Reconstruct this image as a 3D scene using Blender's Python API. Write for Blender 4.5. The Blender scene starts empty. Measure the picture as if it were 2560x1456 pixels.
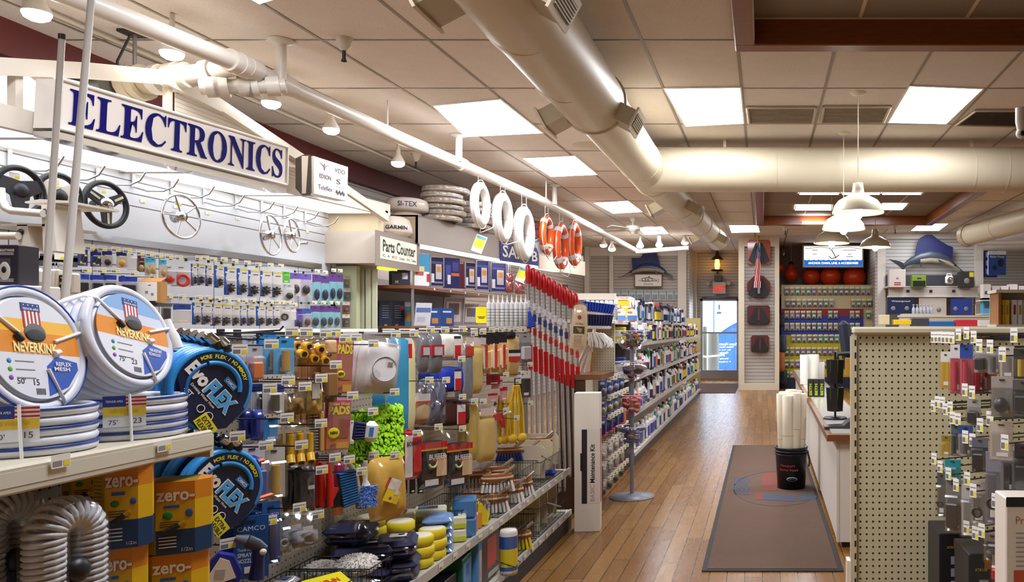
import bpy,math,random
from mathutils import Vector,Matrix
random.seed(7)
C=bpy.context.scene.collection
S=bpy.context.scene
PI=math.pi
# ---------------------------------------------------------------- camera
F,X0,Y0,HC=2000.0,1905.0,822.0,1.37
cd=bpy.data.cameras.new('camera');cam=bpy.data.objects.new('camera',cd);C.objects.link(cam)
cd.sensor_width=36.0;cd.lens=36.0*F/2560
cd.shift_x=(1280-X0)/2560;cd.shift_y=-(728-Y0)/2560
cd.clip_start=0.05;cd.clip_end=200
cam.location=(0,0,HC);cam.rotation_euler=(PI/2,0,0)
S.camera=cam
# ---------------------------------------------------------------- sky, exposure
W=bpy.data.worlds.new('sky');S.world=W;W.use_nodes=True
W.node_tree.nodes['Background'].inputs[0].default_value=(.80,.90,1,1)
W.node_tree.nodes['Background'].inputs[1].default_value=6.5
S.view_settings.view_transform='Standard';S.view_settings.look='None'
S.view_settings.exposure=0.33;S.view_settings.gamma=1.0;S.view_settings.use_curve_mapping=False
S.cycles.max_bounces=7;S.cycles.diffuse_bounces=4;S.cycles.glossy_bounces=3
S.cycles.transmission_bounces=4;S.cycles.transparent_max_bounces=12
S.cycles.caustics_reflective=False;S.cycles.caustics_refractive=False
S.cycles.sample_clamp_indirect=4.0
PANEL_POWER,BULB_POWER,DIFFUSER_POWER,STRIP_POWER=30.0,60.0,3.2,4.0
# ---------------------------------------------------------------- pixels to places
def P(px,py,Z):return Vector(((px-X0)/F*Z,Z,HC-(py-Y0)/F*Z))
def PX(px,py,X):return P(px,py,F*X/(px-X0))
def PH(px,py,z):return P(px,py,F*(HC-z)/(py-Y0))
# ---------------------------------------------------------------- materials
def lin(c):
 return tuple((v/12.92 if v<=.04045 else((v+.055)/1.055)**2.4)for v in c)
def hx(h):
 if isinstance(h,str):
  return lin(tuple(int(h[i:i+2],16)/255 for i in(0,2,4)))
 return h
MC={}
def mat(color,rough=.5,metal=0.0,name=None,spec=.5):
 k=(color,rough,metal,name,spec)
 if k in MC:return MC[k]
 m=bpy.data.materials.new(name or 'paint');m.use_nodes=True
 b=m.node_tree.nodes['Principled BSDF']
 b.inputs['Base Color'].default_value=(*hx(color),1);b.inputs['Roughness'].default_value=rough;b.inputs['Metallic'].default_value=metal;b.inputs['Specular IOR Level'].default_value=spec
 MC[k]=m;return m
def emit(color,strength,name='glow'):
 k=('e',color,strength)
 if k in MC:return MC[k]
 m=bpy.data.materials.new(name);m.use_nodes=True;nt=m.node_tree
 nt.nodes.remove(nt.nodes['Principled BSDF']);e=nt.nodes.new('ShaderNodeEmission')
 e.inputs[0].default_value=(*hx(color),1);e.inputs[1].default_value=strength
 nt.links.new(e.outputs[0],nt.nodes['Material Output'].inputs[0]);MC[k]=m;return m
def film(tint='ffffff',gloss=.13,rough=.18,body=0.0,name='clear_film'):
 k=('f',tint,gloss,rough,body)
 if k in MC:return MC[k]
 m=bpy.data.materials.new(name);m.use_nodes=True;nt=m.node_tree;nt.nodes.remove(nt.nodes['Principled BSDF'])
 t=nt.nodes.new('ShaderNodeBsdfTransparent');t.inputs[0].default_value=(*hx(tint),1)
 g=nt.nodes.new('ShaderNodeBsdfGlossy');g.inputs['Roughness'].default_value=rough
 x=nt.nodes.new('ShaderNodeMixShader');x.inputs[0].default_value=gloss
 nt.links.new(t.outputs[0],x.inputs[1]);nt.links.new(g.outputs[0],x.inputs[2]);out=x
 if body:
  d=nt.nodes.new('ShaderNodeBsdfDiffuse');d.inputs[0].default_value=(.8,.8,.82,1)
  y=nt.nodes.new('ShaderNodeMixShader');y.inputs[0].default_value=body
  nt.links.new(x.outputs[0],y.inputs[1]);nt.links.new(d.outputs[0],y.inputs[2]);out=y
 nt.links.new(out.outputs[0],nt.nodes['Material Output'].inputs[0]);MC[k]=m;return m
class NT:
 def __init__(s,name,rough=.5,metal=0):
  s.m=bpy.data.materials.new(name);s.m.use_nodes=True;s.t=s.m.node_tree;s.b=s.t.nodes['Principled BSDF']
  s.b.inputs['Roughness'].default_value=rough;s.b.inputs['Metallic'].default_value=metal
 def n(s,typ,**kw):
  q=s.t.nodes.new('ShaderNode'+typ)
  for k,v in kw.items():setattr(q,k,v)
  return q
 def l(s,a,b):s.t.links.new(a,b)
 def val(s,sock,v):
  if hasattr(v,'links'):s.l(v,sock)
  elif isinstance(v,(tuple,list)):sock.default_value=(*v,1)if len(v)==3 and sock.type=='RGBA' else v
  else:sock.default_value=v
 def mth(s,op,a,b=0.0,c=None):
  q=s.n('Math',operation=op);s.val(q.inputs[0],a);s.val(q.inputs[1],b)
  if c is not None:s.val(q.inputs[2],c)
  return q.outputs[0]
 def mix(s,f,a,b):
  q=s.n('Mix',data_type='RGBA');s.val(q.inputs[0],f);s.val(q.inputs[6],a);s.val(q.inputs[7],b);return q.outputs[2]
 def pos(s):
  g=s.n('NewGeometry');x=s.n('SeparateXYZ');s.l(g.outputs['Position'],x.inputs[0]);s.g=g;return x.outputs
 def col(s,c):s.val(s.b.inputs['Base Color'],c)
 def bump(s,h,strength=.3,dist=.01):
  q=s.n('Bump');q.inputs['Strength'].default_value=strength;q.inputs['Distance'].default_value=dist
  s.val(q.inputs['Height'],h);s.l(q.outputs[0],s.b.inputs['Normal'])
 def noise(s,vec,scale,detail=3,rough=.6):
  q=s.n('TexNoise');q.inputs['Scale'].default_value=scale;q.inputs['Detail'].default_value=detail;q.inputs['Roughness'].default_value=rough
  if vec is not None:s.l(vec,q.inputs['Vector'])
  return q.outputs[0]
def slat_mat(name,color,groove,pitch=.0762,gw=.10):
 k=NT(name,.45);x,y,z=k.pos()
 fr=k.mth('FRACT',k.mth('DIVIDE',z,pitch));g=k.mth('LESS_THAN',fr,gw)
 k.col(k.mix(g,hx(color),hx(groove)));k.bump(k.mth('SUBTRACT',1,g),.6,.008);return k.m
def peg_mat(name,color,axis='y',pitch=.0254,r=.0034,hole='1c1812',rough=.45):
 k=NT(name,rough);x,y,z=k.pos();u=y if axis=='y' else x
 a=k.mth('SUBTRACT',k.mth('FRACT',k.mth('DIVIDE',u,pitch)),.5);b=k.mth('SUBTRACT',k.mth('FRACT',k.mth('DIVIDE',z,pitch)),.5)
 d=k.mth('SQRT',k.mth('ADD',k.mth('MULTIPLY',a,a),k.mth('MULTIPLY',b,b)))
 h=k.mth('LESS_THAN',d,r/pitch);k.col(k.mix(h,hx(color),hx(hole)));return k.m
 # ---------------------------------------------------------------- mesh builder
def frame(loc=(0,0,0),yaw=0,pitch=0,roll=0):
 return Matrix.Translation(Vector(loc))@Matrix.Rotation(yaw,4,'Z')@Matrix.Rotation(pitch,4,'X')@Matrix.Rotation(roll,4,'Y')
TXT={}
def text_mesh(s,bold=0.0,space=1.0):
 k=(s,bold,space)
 if k not in TXT:
  c=bpy.data.curves.new('t','FONT');c.body=s;c.align_x='CENTER';c.align_y='CENTER';c.resolution_u=2;c.offset=bold;c.space_character=space
  o=bpy.data.objects.new('t',c);C.objects.link(o);dg=bpy.context.evaluated_depsgraph_get()
  me=o.evaluated_get(dg).to_mesh()
  vs=[v.co.copy()for v in me.vertices];fs=[tuple(p.vertices)for p in me.polygons]
  o.evaluated_get(dg).to_mesh_clear();bpy.data.objects.remove(o);bpy.data.curves.remove(c)
  xs=[v.x for v in vs]or[0,1];ys=[v.y for v in vs]or[0,1]
  cx,cy=(min(xs)+max(xs))/2,(min(ys)+max(ys))/2
  TXT[k]=([(v.x-cx,v.y-cy)for v in vs],fs,max(xs)-min(xs),max(ys)-min(ys))
 return TXT[k]
def serif(s):return ''.join(chr(0x1D400+ord(c)-65)if 'A'<=c<='Z' else c for c in s)
class M:
 def __init__(s,T=None):s.v,s.f,s.mi,s.sm,s.ms,s.T=[],[],[],[],[],T
 def add(s,vs,fs,m,smooth=False,T=None):
  if m not in s.ms:s.ms.append(m)
  i=s.ms.index(m);o=len(s.v)
  for v in vs:
   v=Vector(v)
   if T is not None:v=T@v
   if s.T is not None:v=s.T@v
   s.v.append(v)
  for f in fs:s.f.append(tuple(o+a for a in f));s.mi.append(i);s.sm.append(smooth)
  return s
 def box(s,c,d,m,T=None,bev=0.0):
  x,y,z=d[0]/2,d[1]/2,d[2]/2
  if not bev:
   vs=[(c[0]+a*x,c[1]+b*y,c[2]+e*z)for a in(-1,1)for b in(-1,1)for e in(-1,1)]
   return s.add(vs,[(0,1,3,2),(4,6,7,5),(0,4,5,1),(2,3,7,6),(0,2,6,4),(1,5,7,3)],m,False,T)
  bev=min(bev,x*.95,y*.95,z*.95);vs=[];ix={}
  for a in(-1,1):
   for b in(-1,1):
    for e in(-1,1):
     for k in range(3):
      q=[a*x,b*y,e*z]
      for j in range(3):
       if j!=k:q[j]-=(a,b,e)[j]*bev
      ix[a,b,e,k]=len(vs);vs.append((c[0]+q[0],c[1]+q[1],c[2]+q[2]))
  fs=[]
  for k in range(3):
   for sg in(-1,1):
    r=[]
    for p,q in((-1,-1),(1,-1),(1,1),(-1,1)):
     t=[0,0,0];t[k]=sg;t[(k+1)%3]=p;t[(k+2)%3]=q;r.append(ix[(*t,k)])
    fs.append(tuple(r if sg>0 else r[::-1]))
   for p in(-1,1):
    for q in(-1,1):
     t0=[0,0,0];t1=[0,0,0];t0[k]=-1;t1[k]=1
     for t in(t0,t1):t[(k+1)%3]=p;t[(k+2)%3]=q
     a,b=(k+1)%3,(k+2)%3
     r=[ix[(*t0,a)],ix[(*t1,a)],ix[(*t1,b)],ix[(*t0,b)]]
     fs.append(tuple(r if p*q<0 else r[::-1]))
  for a in(-1,1):
   for b in(-1,1):
    for e in(-1,1):
     r=[ix[a,b,e,0],ix[a,b,e,1],ix[a,b,e,2]];fs.append(tuple(r if a*b*e>0 else r[::-1]))
  return s.add(vs,fs,m,False,T)
 def prism(s,pts,d,m,T=None,smooth=False,m2=None):
  n=len(pts);vs=[(p[0],-d/2,p[1])for p in pts]+[(p[0],d/2,p[1])for p in pts]
  s.add(vs,[tuple(range(n)),tuple(range(2*n-1,n-1,-1))],m,False,T)
  s.add(vs,[((i+1)%n,i,n+i,n+(i+1)%n)for i in range(n)],m2 or m,smooth,T);return s
 def quad(s,a,b,c,d,m,T=None):return s.add([a,b,c,d],[(0,1,2,3)],m,False,T)
 def tube(s,path,r,m,seg=8,closed=False,caps=True,T=None,smooth=True):
  path=[Vector(p)for p in path];n=len(path);vs=[];up=None;rr=r if isinstance(r,(list,tuple))else[r]*n
  for i,p in enumerate(path):
   a=path[(i-1)%n]if closed or i else p;b=path[(i+1)%n]if closed or i<n-1 else p
   t=(b-a).normalized()if(b-a).length>1e-9 else Vector((0,0,1))
   if up is None:up=t.orthogonal().normalized()
   up=(up-t*up.dot(t));up=up.normalized()if up.length>1e-6 else t.orthogonal().normalized()
   w=t.cross(up)
   for k in range(seg):
    q=2*PI*k/seg;vs.append(p+(up*math.cos(q)+w*math.sin(q))*rr[i])
  fs=[]
  for i in range(n if closed else n-1):
   j=(i+1)%n
   for k in range(seg):fs.append((i*seg+k,i*seg+(k+1)%seg,j*seg+(k+1)%seg,j*seg+k))
  s.add(vs,fs,m,smooth,T)
  if caps and not closed:s.add(vs,[tuple(range(seg))[::-1],tuple((n-1)*seg+k for k in range(seg))],m,False,T)
  return s
 def lathe(s,prof,m,seg=16,T=None,smooth=True,caps=True):
  vs=[];n=len(prof)
  for r,z in prof:
   for k in range(seg):a=2*PI*k/seg;vs.append((r*math.cos(a),r*math.sin(a),z))
  fs=[(i*seg+k,i*seg+(k+1)%seg,(i+1)*seg+(k+1)%seg,(i+1)*seg+k)for i in range(n-1)for k in range(seg)]
  s.add(vs,fs,m,smooth,T)
  if caps:s.add(vs,[tuple(range(seg))[::-1],tuple((n-1)*seg+k for k in range(seg))],m,False,T)
  return s
 def cyl(s,a,b,r,m,seg=12,T=None):return s.tube([a,b],r,m,seg,T=T)
 def torus(s,R,r,m,seg=32,rs=10,T=None,sx=1,sy=1,a0=0,a1=2*PI):
  full=abs(a1-a0-2*PI)<1e-6;n=seg
  path=[(R*sx*math.cos(a0+(a1-a0)*i/(n if full else n-1)),R*sy*math.sin(a0+(a1-a0)*i/(n if full else n-1)),0)for i in range(n)]
  return s.tube(path,r,m,rs,closed=full,T=T)
 def ball(s,c,r,m,seg=14,rings=8,T=None):
  rx,ry,rz=r if isinstance(r,(tuple,list))else(r,r,r);vs=[(c[0],c[1],c[2]-rz)]
  for i in range(1,rings):
   t=PI*i/rings
   for k in range(seg):a=2*PI*k/seg;vs.append((c[0]+rx*math.sin(t)*math.cos(a),c[1]+ry*math.sin(t)*math.sin(a),c[2]-rz*math.cos(t)))
  vs.append((c[0],c[1],c[2]+rz));L=len(vs)-1;fs=[]
  for k in range(seg):
   fs.append((0,1+(k+1)%seg,1+k));fs.append((L,L-seg+k,L-seg+(k+1)%seg))
   for i in range(rings-2):
    b=1+i*seg;fs.append((b+k,b+(k+1)%seg,b+seg+(k+1)%seg,b+seg+k))
  return s.add(vs,fs,m,True,T)
 def pillow(s,w,h,d,m,T=None,n=8,lump=.0,seed=0,flat=2.4,top=1.0,c=(0,0,0)):
  rnd=random.Random(seed);ph=[rnd.uniform(0,6.28)for _ in range(6)]
  def th(u,v):
   e=max(0,1-abs(u)**flat)**.5*max(0,1-abs(v)**flat)**.5
   return e*(1+lump*(math.sin(4.2*u+ph[0])*math.sin(3.7*v+ph[1])+.6*math.sin(8.1*u+ph[2])*math.sin(7.3*v+ph[3])))
  vs=[];fs=[]
  for sg in(-1,1):
   o=len(vs)
   for j in range(n+1):
    for i in range(n+1):
     u,v=2*i/n-1,2*j/n-1;k=1 if v<0 else 1+(top-1)*v
     rr=1-.06*max(0,abs(u)-.5)*max(0,abs(v)-.5)*4
     vs.append((c[0]+u*w/2*k*rr,c[1]+sg*(th(u,v)*d/2+.0004),c[2]+v*h/2*rr))
   for j in range(n):
    for i in range(n):
     q=(o+j*(n+1)+i,o+j*(n+1)+i+1,o+(j+1)*(n+1)+i+1,o+(j+1)*(n+1)+i)
     fs.append(q if sg<0 else q[::-1])
  return s.add(vs,fs,m,True,T)
 def text(s,t,w,h,m,T=None,c=(0,0,0),bold=0.0,keep=False,space=1.0):
  vs,fs,tw,thh=text_mesh(t,bold,space);a=w/max(tw,1e-6);b=h/max(thh,1e-6)
  if keep:a=b=min(a,b)
  return s.add([(c[0]+x*a,c[1],c[2]+y*b)for x,y in vs],fs,m,False,T)
 def text_quad(s,t,TL,TR,BR,BL,m,bold=0.0,mx=.04,my=.1,off=(0,0,0),space=1.0):
  vs,fs,tw,th=text_mesh(t,bold,space);o=Vector(off);out=[]
  for x,y in vs:
   u=mx+(1-2*mx)*(x/tw+.5);v=my+(1-2*my)*(.5-y/th)
   a=Vector(TL).lerp(Vector(TR),u);b=Vector(BL).lerp(Vector(BR),u);out.append(a.lerp(b,v)+o)
  return s.add(out,fs,m)
 def slab(s,pts,d,m):
  n=len(pts);d=Vector(d);vs=[Vector(p)for p in pts]+[Vector(p)+d for p in pts]
  return s.add(vs,[tuple(range(n)),tuple(range(2*n-1,n-1,-1))]+[((i+1)%n,i,n+i,n+(i+1)%n)for i in range(n)],m)
 def build(s,name,parent=None,T=None,loc=None,rot=None):
  me=bpy.data.meshes.new(name);me.from_pydata([tuple(v)for v in s.v],[],s.f)
  for m in s.ms:me.materials.append(m)
  me.polygons.foreach_set('material_index',s.mi);me.polygons.foreach_set('use_smooth',s.sm);me.update()
  o=bpy.data.objects.new(name,me);C.objects.link(o)
  if parent is not None:o.parent=parent
  if T is not None:o.matrix_basis=T
  if loc is not None:o.location=loc
  if rot is not None:o.rotation_euler=rot
  return o
def tag(o,label,cat,group=None,kind=None):
 if label:o['label']=label
 if cat:o['category']=cat
 if group:o['group']=group
 if kind:o['kind']=kind
 return o
def struct(name,b,label=None,T=None):
 o=b.build(name,T=T);o['kind']='structure'
 if label:o['label']=label
 return o
def thing(name,label,cat,T=None,loc=(0,0,0),yaw=0,group=None):
 o=bpy.data.objects.new(name,None);C.objects.link(o);o.empty_display_size=.05
 if T is not None:o.matrix_basis=T
 else:o.location=loc;o.rotation_euler=(0,0,yaw)
 return tag(o,label,cat,group)
KIDS={}
def dup(root,T,label=None,group=None):
 r=root.copy();C.objects.link(r);r.matrix_basis=T
 if label:r['label']=label
 if group:r['group']=group
 for ch in list(root.children):
  c=ch.copy();C.objects.link(c);c.parent=r
  for g in list(ch.children):
   d=g.copy();C.objects.link(d);d.parent=c
 return r
def fit(bb,Z=None,X=None,yaw=0):
 x0,y0,x1,y1=bb;cx,cy=(x0+x1)/2,(y0+y1)/2
 if Z is None:Z=F*X/(cx-X0)
 k=abs(math.cos(yaw)-(cx-X0)/F*math.sin(yaw))
 return P(cx,cy,Z),(x1-x0)*Z/F/max(k,.25),(y1-y0)*Z/F
ORD='first second third fourth fifth sixth seventh eighth ninth tenth eleventh twelfth thirteenth fourteenth fifteenth sixteenth seventeenth eighteenth nineteenth twentieth'.split()
def nth(i):
 if i<20:return ORD[i]
 t=('twenty','thirty','forty','fifty','sixty')[(i+1)//10-2];r=(i+1)%10
 return t+'-'+ORD[r-1]if r else t.replace('ty','tieth')
 # ================================================================= the room
CEIL=3.4
def wood_mat(name,c1,c2,scale=(6,6,60),rough=.35):
 k=NT(name,rough);tc=k.n('TexCoord');mp=k.n('Mapping');mp.inputs['Scale'].default_value=scale;k.l(tc.outputs['Object'],mp.inputs[0])
 f=k.noise(mp.outputs[0],3.0,5,.65);k.col(k.mix(f,hx(c1),hx(c2)));return k.m
 # floor: strip planks that run away from the camera
k=NT('plank_floor',.30);x,y,z=k.pos()
row=k.mth('FLOOR',k.mth('DIVIDE',x,.098));off=k.mth('FRACT',k.mth('MULTIPLY',k.mth('SINE',k.mth('MULTIPLY',row,12.9)),43.7))
yy=k.mth('ADD',k.mth('DIVIDE',y,1.5),k.mth('MULTIPLY',off,3));cell=k.mth('FLOOR',yy)
rnd_=k.mth('FRACT',k.mth('MULTIPLY',k.mth('SINE',k.mth('ADD',k.mth('MULTIPLY',row,7.13),k.mth('MULTIPLY',cell,31.7))),91.3))
fx=k.mth('FRACT',k.mth('DIVIDE',x,.098));fy=k.mth('FRACT',yy)
gap=k.mth('MAXIMUM',k.mth('LESS_THAN',fx,.05),k.mth('LESS_THAN',fy,.004))
cv=k.n('CombineXYZ');k.l(k.mth('MULTIPLY',x,22),cv.inputs[0]);k.l(k.mth('ADD',k.mth('MULTIPLY',y,1.6),k.mth('MULTIPLY',rnd_,20)),cv.inputs[1])
gr=k.noise(cv.outputs[0],2.2,5,.7);cw=k.n('CombineXYZ');k.l(x,cw.inputs[0]);k.l(k.mth('MULTIPLY',y,.35),cw.inputs[1]);wear=k.noise(cw.outputs[0],2.2,3,.6)
c=k.mix(rnd_,hx('8c5c24'),hx('b58642'));c=k.mix(k.mth('MULTIPLY',gr,.65),c,hx('60380f'));c=k.mix(k.mth('MULTIPLY',wear,.35),c,hx('4e3320'));c=k.mix(gap,c,hx('2a180a'))
k.col(c);k.bump(k.mth('SUBTRACT',1,gap),.12,.002);k.l(k.mth('ADD',.22,k.mth('MULTIPLY',gr,.10)),k.b.inputs['Roughness'])
FLOORM=k.m
struct('floor',M().box((1,9.2,-.05),(13,25,.1),FLOORM))
# ceiling tiles
k=NT('ceiling_tile',.9);tc=k.pos();n1=k.noise(k.g.outputs['Position'],90,3,.7);n2=k.noise(k.g.outputs['Position'],5,2)
sp=k.mth('MULTIPLY',k.mth('GREATER_THAN',n1,.60),.35)
k.col(k.mix(sp,k.mix(n2,hx('ddd2c8'),hx('e8dfd6')),hx('8f7d6b')));TILE=k.m
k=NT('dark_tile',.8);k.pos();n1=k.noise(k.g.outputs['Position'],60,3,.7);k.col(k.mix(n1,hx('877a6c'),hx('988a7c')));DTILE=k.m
TRAYS=[(-.06,2.9,2.2,5.58),(.02,3.14,9.7,15.25)]
xs=sorted({-5.6,7.4}|{v for t in TRAYS for v in t[:2]});ys=sorted({-3.2,21.6}|{v for t in TRAYS for v in t[2:]})
b=M()
for i in range(len(xs)-1):
 for j in range(len(ys)-1):
  mx,my=(xs[i]+xs[i+1])/2,(ys[j]+ys[j+1])/2
  if not any(t[0]<mx<t[1]and t[2]<my<t[3]for t in TRAYS):
   b.box((mx,my,CEIL+.02),(xs[i+1]-xs[i],ys[j+1]-ys[j],.04),TILE)
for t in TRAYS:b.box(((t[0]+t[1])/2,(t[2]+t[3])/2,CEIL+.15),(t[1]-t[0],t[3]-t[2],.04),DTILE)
struct('ceiling',b)
TBAR=mat('8f8375',.5);b=M()
GX=[-5.3,-4.5,-3.75,-3.0,-2.27,-1.55,-.82,-.17,.53,1.24,1.9,2.57,3.24,3.9,4.6,5.3]
GY=[-1.5,-.3,.9,2.1,3.3,4.45,5.62,6.75,7.93,9.12,10.3,11.5,12.7,13.9,15.1,16.3,17.5,18.7,19.9]
def gx(i,y):return GX[i]+(-.0145*GX[i]if GX[i]<0 else 0)*(y-8)*.9
def inhole(x,y):return any(t[0]-.06<x<t[1]+.06 and t[2]-.06<y<t[3]+.06 for t in TRAYS)
for i in range(len(GX)):
 for a,c in zip([-3]+GY,GY+[21]):
  if not inhole(gx(i,(a+c)/2),(a+c)/2)and not inhole(gx(i,c),c-.2)and not inhole(gx(i,a),a+.2):
   xa,xc=gx(i,a),gx(i,c);b.add([(xa-.012,a,CEIL-.004),(xa+.012,a,CEIL-.004),(xc+.012,c,CEIL-.004),(xc-.012,c,CEIL-.004)],[(0,1,2,3)],TBAR)
for y in GY:
 for i in range(len(GX)-1):
  if not inhole((GX[i]+GX[i+1])/2,y):xa,xc=gx(i,y),gx(i+1,y);b.add([(xa,y-.010,CEIL-.0035),(xc,y-.010,CEIL-.0035),(xc,y+.010,CEIL-.0035),(xa,y+.010,CEIL-.0035)],[(0,1,2,3)],TBAR)
TB2=mat('d4c9bb',.5);b2=M()
for t in TRAYS:
 for q in range(1,4):x_=t[0]+(t[1]-t[0])*q/4;b2.box((x_,(t[2]+t[3])/2,CEIL+.128),(.025,t[3]-t[2],.004),TB2)
 for q in range(1,4):y_=t[2]+(t[3]-t[2])*q/4;b2.box(((t[0]+t[1])/2,y_,CEIL+.1285),(t[1]-t[0],.022,.004),TB2)
 b2.box(((t[0]+t[1])/2,t[3]-.02,CEIL+.127),(t[1]-t[0],.03,.004),TB2)
struct('trim_ceiling_grid',b);struct('trim_coffer_grid',b2)
BEAM=wood_mat('stained_beam','9a562a','5e2f12',(3,14,30),.28)
for n,t in enumerate(TRAYS):
 e=thing('wooden_ceiling_frame',['stained wooden beam frame round the coffer overhead in front of the cross duct','stained wooden beam frame round the far coffer behind the cross duct'][n],'ceiling beam',loc=((t[0]+t[1])/2,t[3],CEIL),group='beam frames round the ceiling coffers')
 w2,dp=(t[1]-t[0])/2,t[3]-t[2]
 for(c_,d_)in(((0,.06,.04),(2*w2+.26,.14,.19)),((0,-dp-.06,.04),(2*w2+.26,.14,.19)),((-w2-.06,-dp/2,.04),(.14,dp,.19)),((w2+.06,-dp/2,.04),(.14,dp,.19))):
  M().box(c_,d_,BEAM,bev=.008).build('beam',e)
  # ---- walls
SLAT=slat_mat('slatwall','b5aca4','4a423f');SLATW=slat_mat('slatwall_pale','c8c6c2','55504d');SLATD=slat_mat('slatwall_dark','80726c','3a302d')
WHITE=mat('d9d3ca',.5);CREAM=mat('d8cbb2',.5)
def wallbox(name,x0,x1,y0,y1,z0,z1,m):return struct(name,M().box(((x0+x1)/2,(y0+y1)/2,(z0+z1)/2),(x1-x0,y1-y0,z1-z0),m))
b=M();b.box((-5.1,3,1.7),(.1,13,3.4),SLATD)
b.add([(-5.05,9.4,0),(-4.40,20.0,0),(-4.40,20.0,3.4),(-5.05,9.4,3.4),(-5.2,9.4,0),(-4.55,20.1,0),(-4.55,20.1,3.4),(-5.2,9.4,3.4)],[(0,1,2,3),(7,6,5,4),(0,3,7,4),(1,5,6,2)],SLAT)
struct('wall_left',b)
k_=M();k_.box((-4.99,5.5,3.28),(.10,9,.24),mat('5a1613',.5));k_.add([(-4.98,9.4,3.16),(-4.70,14,3.16),(-4.70,14,3.4),(-4.98,9.4,3.4)],[(0,1,2,3)],mat('5a1613',.5));struct('trim_red_crown',k_)
wallbox('wall_back',-4.55,-2.09,20.0,20.1,0,3.4,SLAT)
b=M();b.box((-4.34,19.9,1.7),(.12,.2,3.4),WHITE);b.box((-3.75,19.95,1.7),(.10,.1,3.4),WHITE);b.box((-3.2,19.96,3.29),(2.3,.08,.22),WHITE);struct('trim_back_posts',b)
struct('pillar_white',M().box((-1.97,19.9,1.7),(.22,.4,3.4),WHITE,bev=.01))
wallbox('wall_return',-1.86,-1.80,19.8,21.2,0,3.4,SLAT)
struct('trim_return',M().box((-1.77,21.1,1.7),(.1,.2,3.4),CREAM))
DX0,DX1,DZ=-1.64,-.60,2.16
b=M();yb=21.25
b.box((DX0/2-1.0,yb,1.7),(abs(-2.0-DX0),.1,3.4),SLAT);b.box(((DX0+DX1)/2,yb,(DZ+3.4)/2),(DX1-DX0,.1,3.4-DZ),SLAT);b.box(((DX1+.2)/2,yb,1.7),(.2-DX1,.1,3.4),SLAT)
struct('wall_door',b)
# column block with slatwall face
b=M();b.box((-.07,19.6,1.7),(.86,3.3,3.4),SLAT);struct('wall_column',b)
b=M();zc=17.9
for(x_,w_)in((-.46,.13),(.335,.10)):b.box((x_,zc-.0,1.7),(w_,.14,3.4),CREAM)
b.box((-.06,zc,3.30),(.86,.13,.2),CREAM);b.box((-.06,zc,.075),(.88,.16,.15),CREAM);struct('trim_column',b)
wallbox('wall_recess',.36,2.9,20.0,20.1,0,3.4,mat('aea39a',.7))
b=M();b.box((3.52,17.06,1.7),(2.22,.1,3.4),SLATW);b.box((2.58,18.5,1.7),(.06,3,3.4),SLAT);struct('wall_fish',b)
b=M()
for x_ in(2.53,4.60):b.box((x_,16.98,1.6),(.17,.1,3.4),WHITE)
b.box((3.55,16.98,3.34),(2.2,.1,.14),WHITE);struct('trim_fish_wall',b)
wallbox('wall_back_right',4.6,7.5,20.9,21,0,3.4,SLATW)
wallbox('wall_right',7.4,7.5,-3.2,21,0,3.4,mat('b9aea2',.7));wallbox('wall_front',-5.2,7.5,-3.3,-3.2,0,3.4,mat('b9aea2',.7))
# ---- glazed exit door and what lies outside it
ALU=mat('8d8b90',.35,.7);GLASS=film('ffffff',.05,.02,name='door_glass')
b=M();y_=yb-.02;zb=.30
b.box((DX0+.035,y_,DZ/2),(.07,.09,DZ),ALU);b.box((DX1-.035,y_,DZ/2),(.07,.09,DZ),ALU);b.box(((DX0+DX1)/2,y_,DZ-.03),(DX1-DX0,.09,.06),ALU)
b.box(((DX0+DX1)/2,y_,.16),(DX1-DX0,.08,.22),ALU);b.box(((DX0+DX1)/2,y_,.03),(DX1-DX0,.30,.06),mat('9c6b3c',.4));b.box(((DX0+DX1)/2,y_-.03,1.26),(DX1-DX0,.05,.045),ALU)
door=struct('door_1',b,'glazed exit door with grey aluminium frame under the EXIT sign')
M().box(((DX0+DX1)/2,y_,1.2),(DX1-DX0-.1,.012,1.9),GLASS).build('door_glass',door)
b=M();b.box(((DX0+DX1)/2,y_-.09,DZ+.02),(DX1-DX0-.1,.08,.06),mat('3d3d42',.4,.6));b.cyl(((DX0+.2),y_-.14,DZ+.02),(DX1-.3,y_-.14,DZ+.05),.012,ALU);b.build('door_closer',door)
b=M();k=NT('window_vinyl');tr=k.n('BsdfTranslucent');tr.inputs[0].default_value=(.9,.92,.95,1);k.l(tr.outputs[0],k.t.nodes['Material Output'].inputs[0]);wl=k.m
T_=Matrix.Translation((0,y_-.02,0))@Matrix.Diagonal((-1,1,1,1))
for i,(s_,h_,wd)in enumerate((('Store Hours',.075,.46),('Winter Hours',.045,.38),('Mon - Fri 8 - 5',.035,.30),('Saturday',.05,.24),('8 - 4',.035,.14),('Sunday',.05,.24),('9 - 2 Closed',.035,.3))):
 b.text(s_,wd,h_,wl,T_,c=(-(DX1-.36)-wd/2+.17,0,.96-i*.078))
b.build('lettering',door)
b=M();b.box((-2,27,-.06),(26,11,.1),mat('eef2fa',.8));struct('ground_snow',b)
SN=mat('eef2fa',.8)
tag(M().ball((-1.15,22.3,.02),(.75,.35,.2),SN).build('snow_bank'),'low bank of ploughed snow outside the glazed exit door','snow')
k=NT('blue_siding',.6);x,y,z=k.pos();g=k.mth('LESS_THAN',k.mth('FRACT',k.mth('DIVIDE',x,.30)),.06);k.col(k.mix(g,hx('1d4f90'),hx('12386c')));BLUE=k.m
e=thing('blue_building','blue sided building with a white curved marking seen through the exit door','building',loc=(0,26,0))
M().slab([P(x,y,25.9)-Vector((0,26,0))for x,y in((1783,690),(1900,690),(1900,928),(1783,928))],(0,.3,0),BLUE).build('siding',e)
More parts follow.
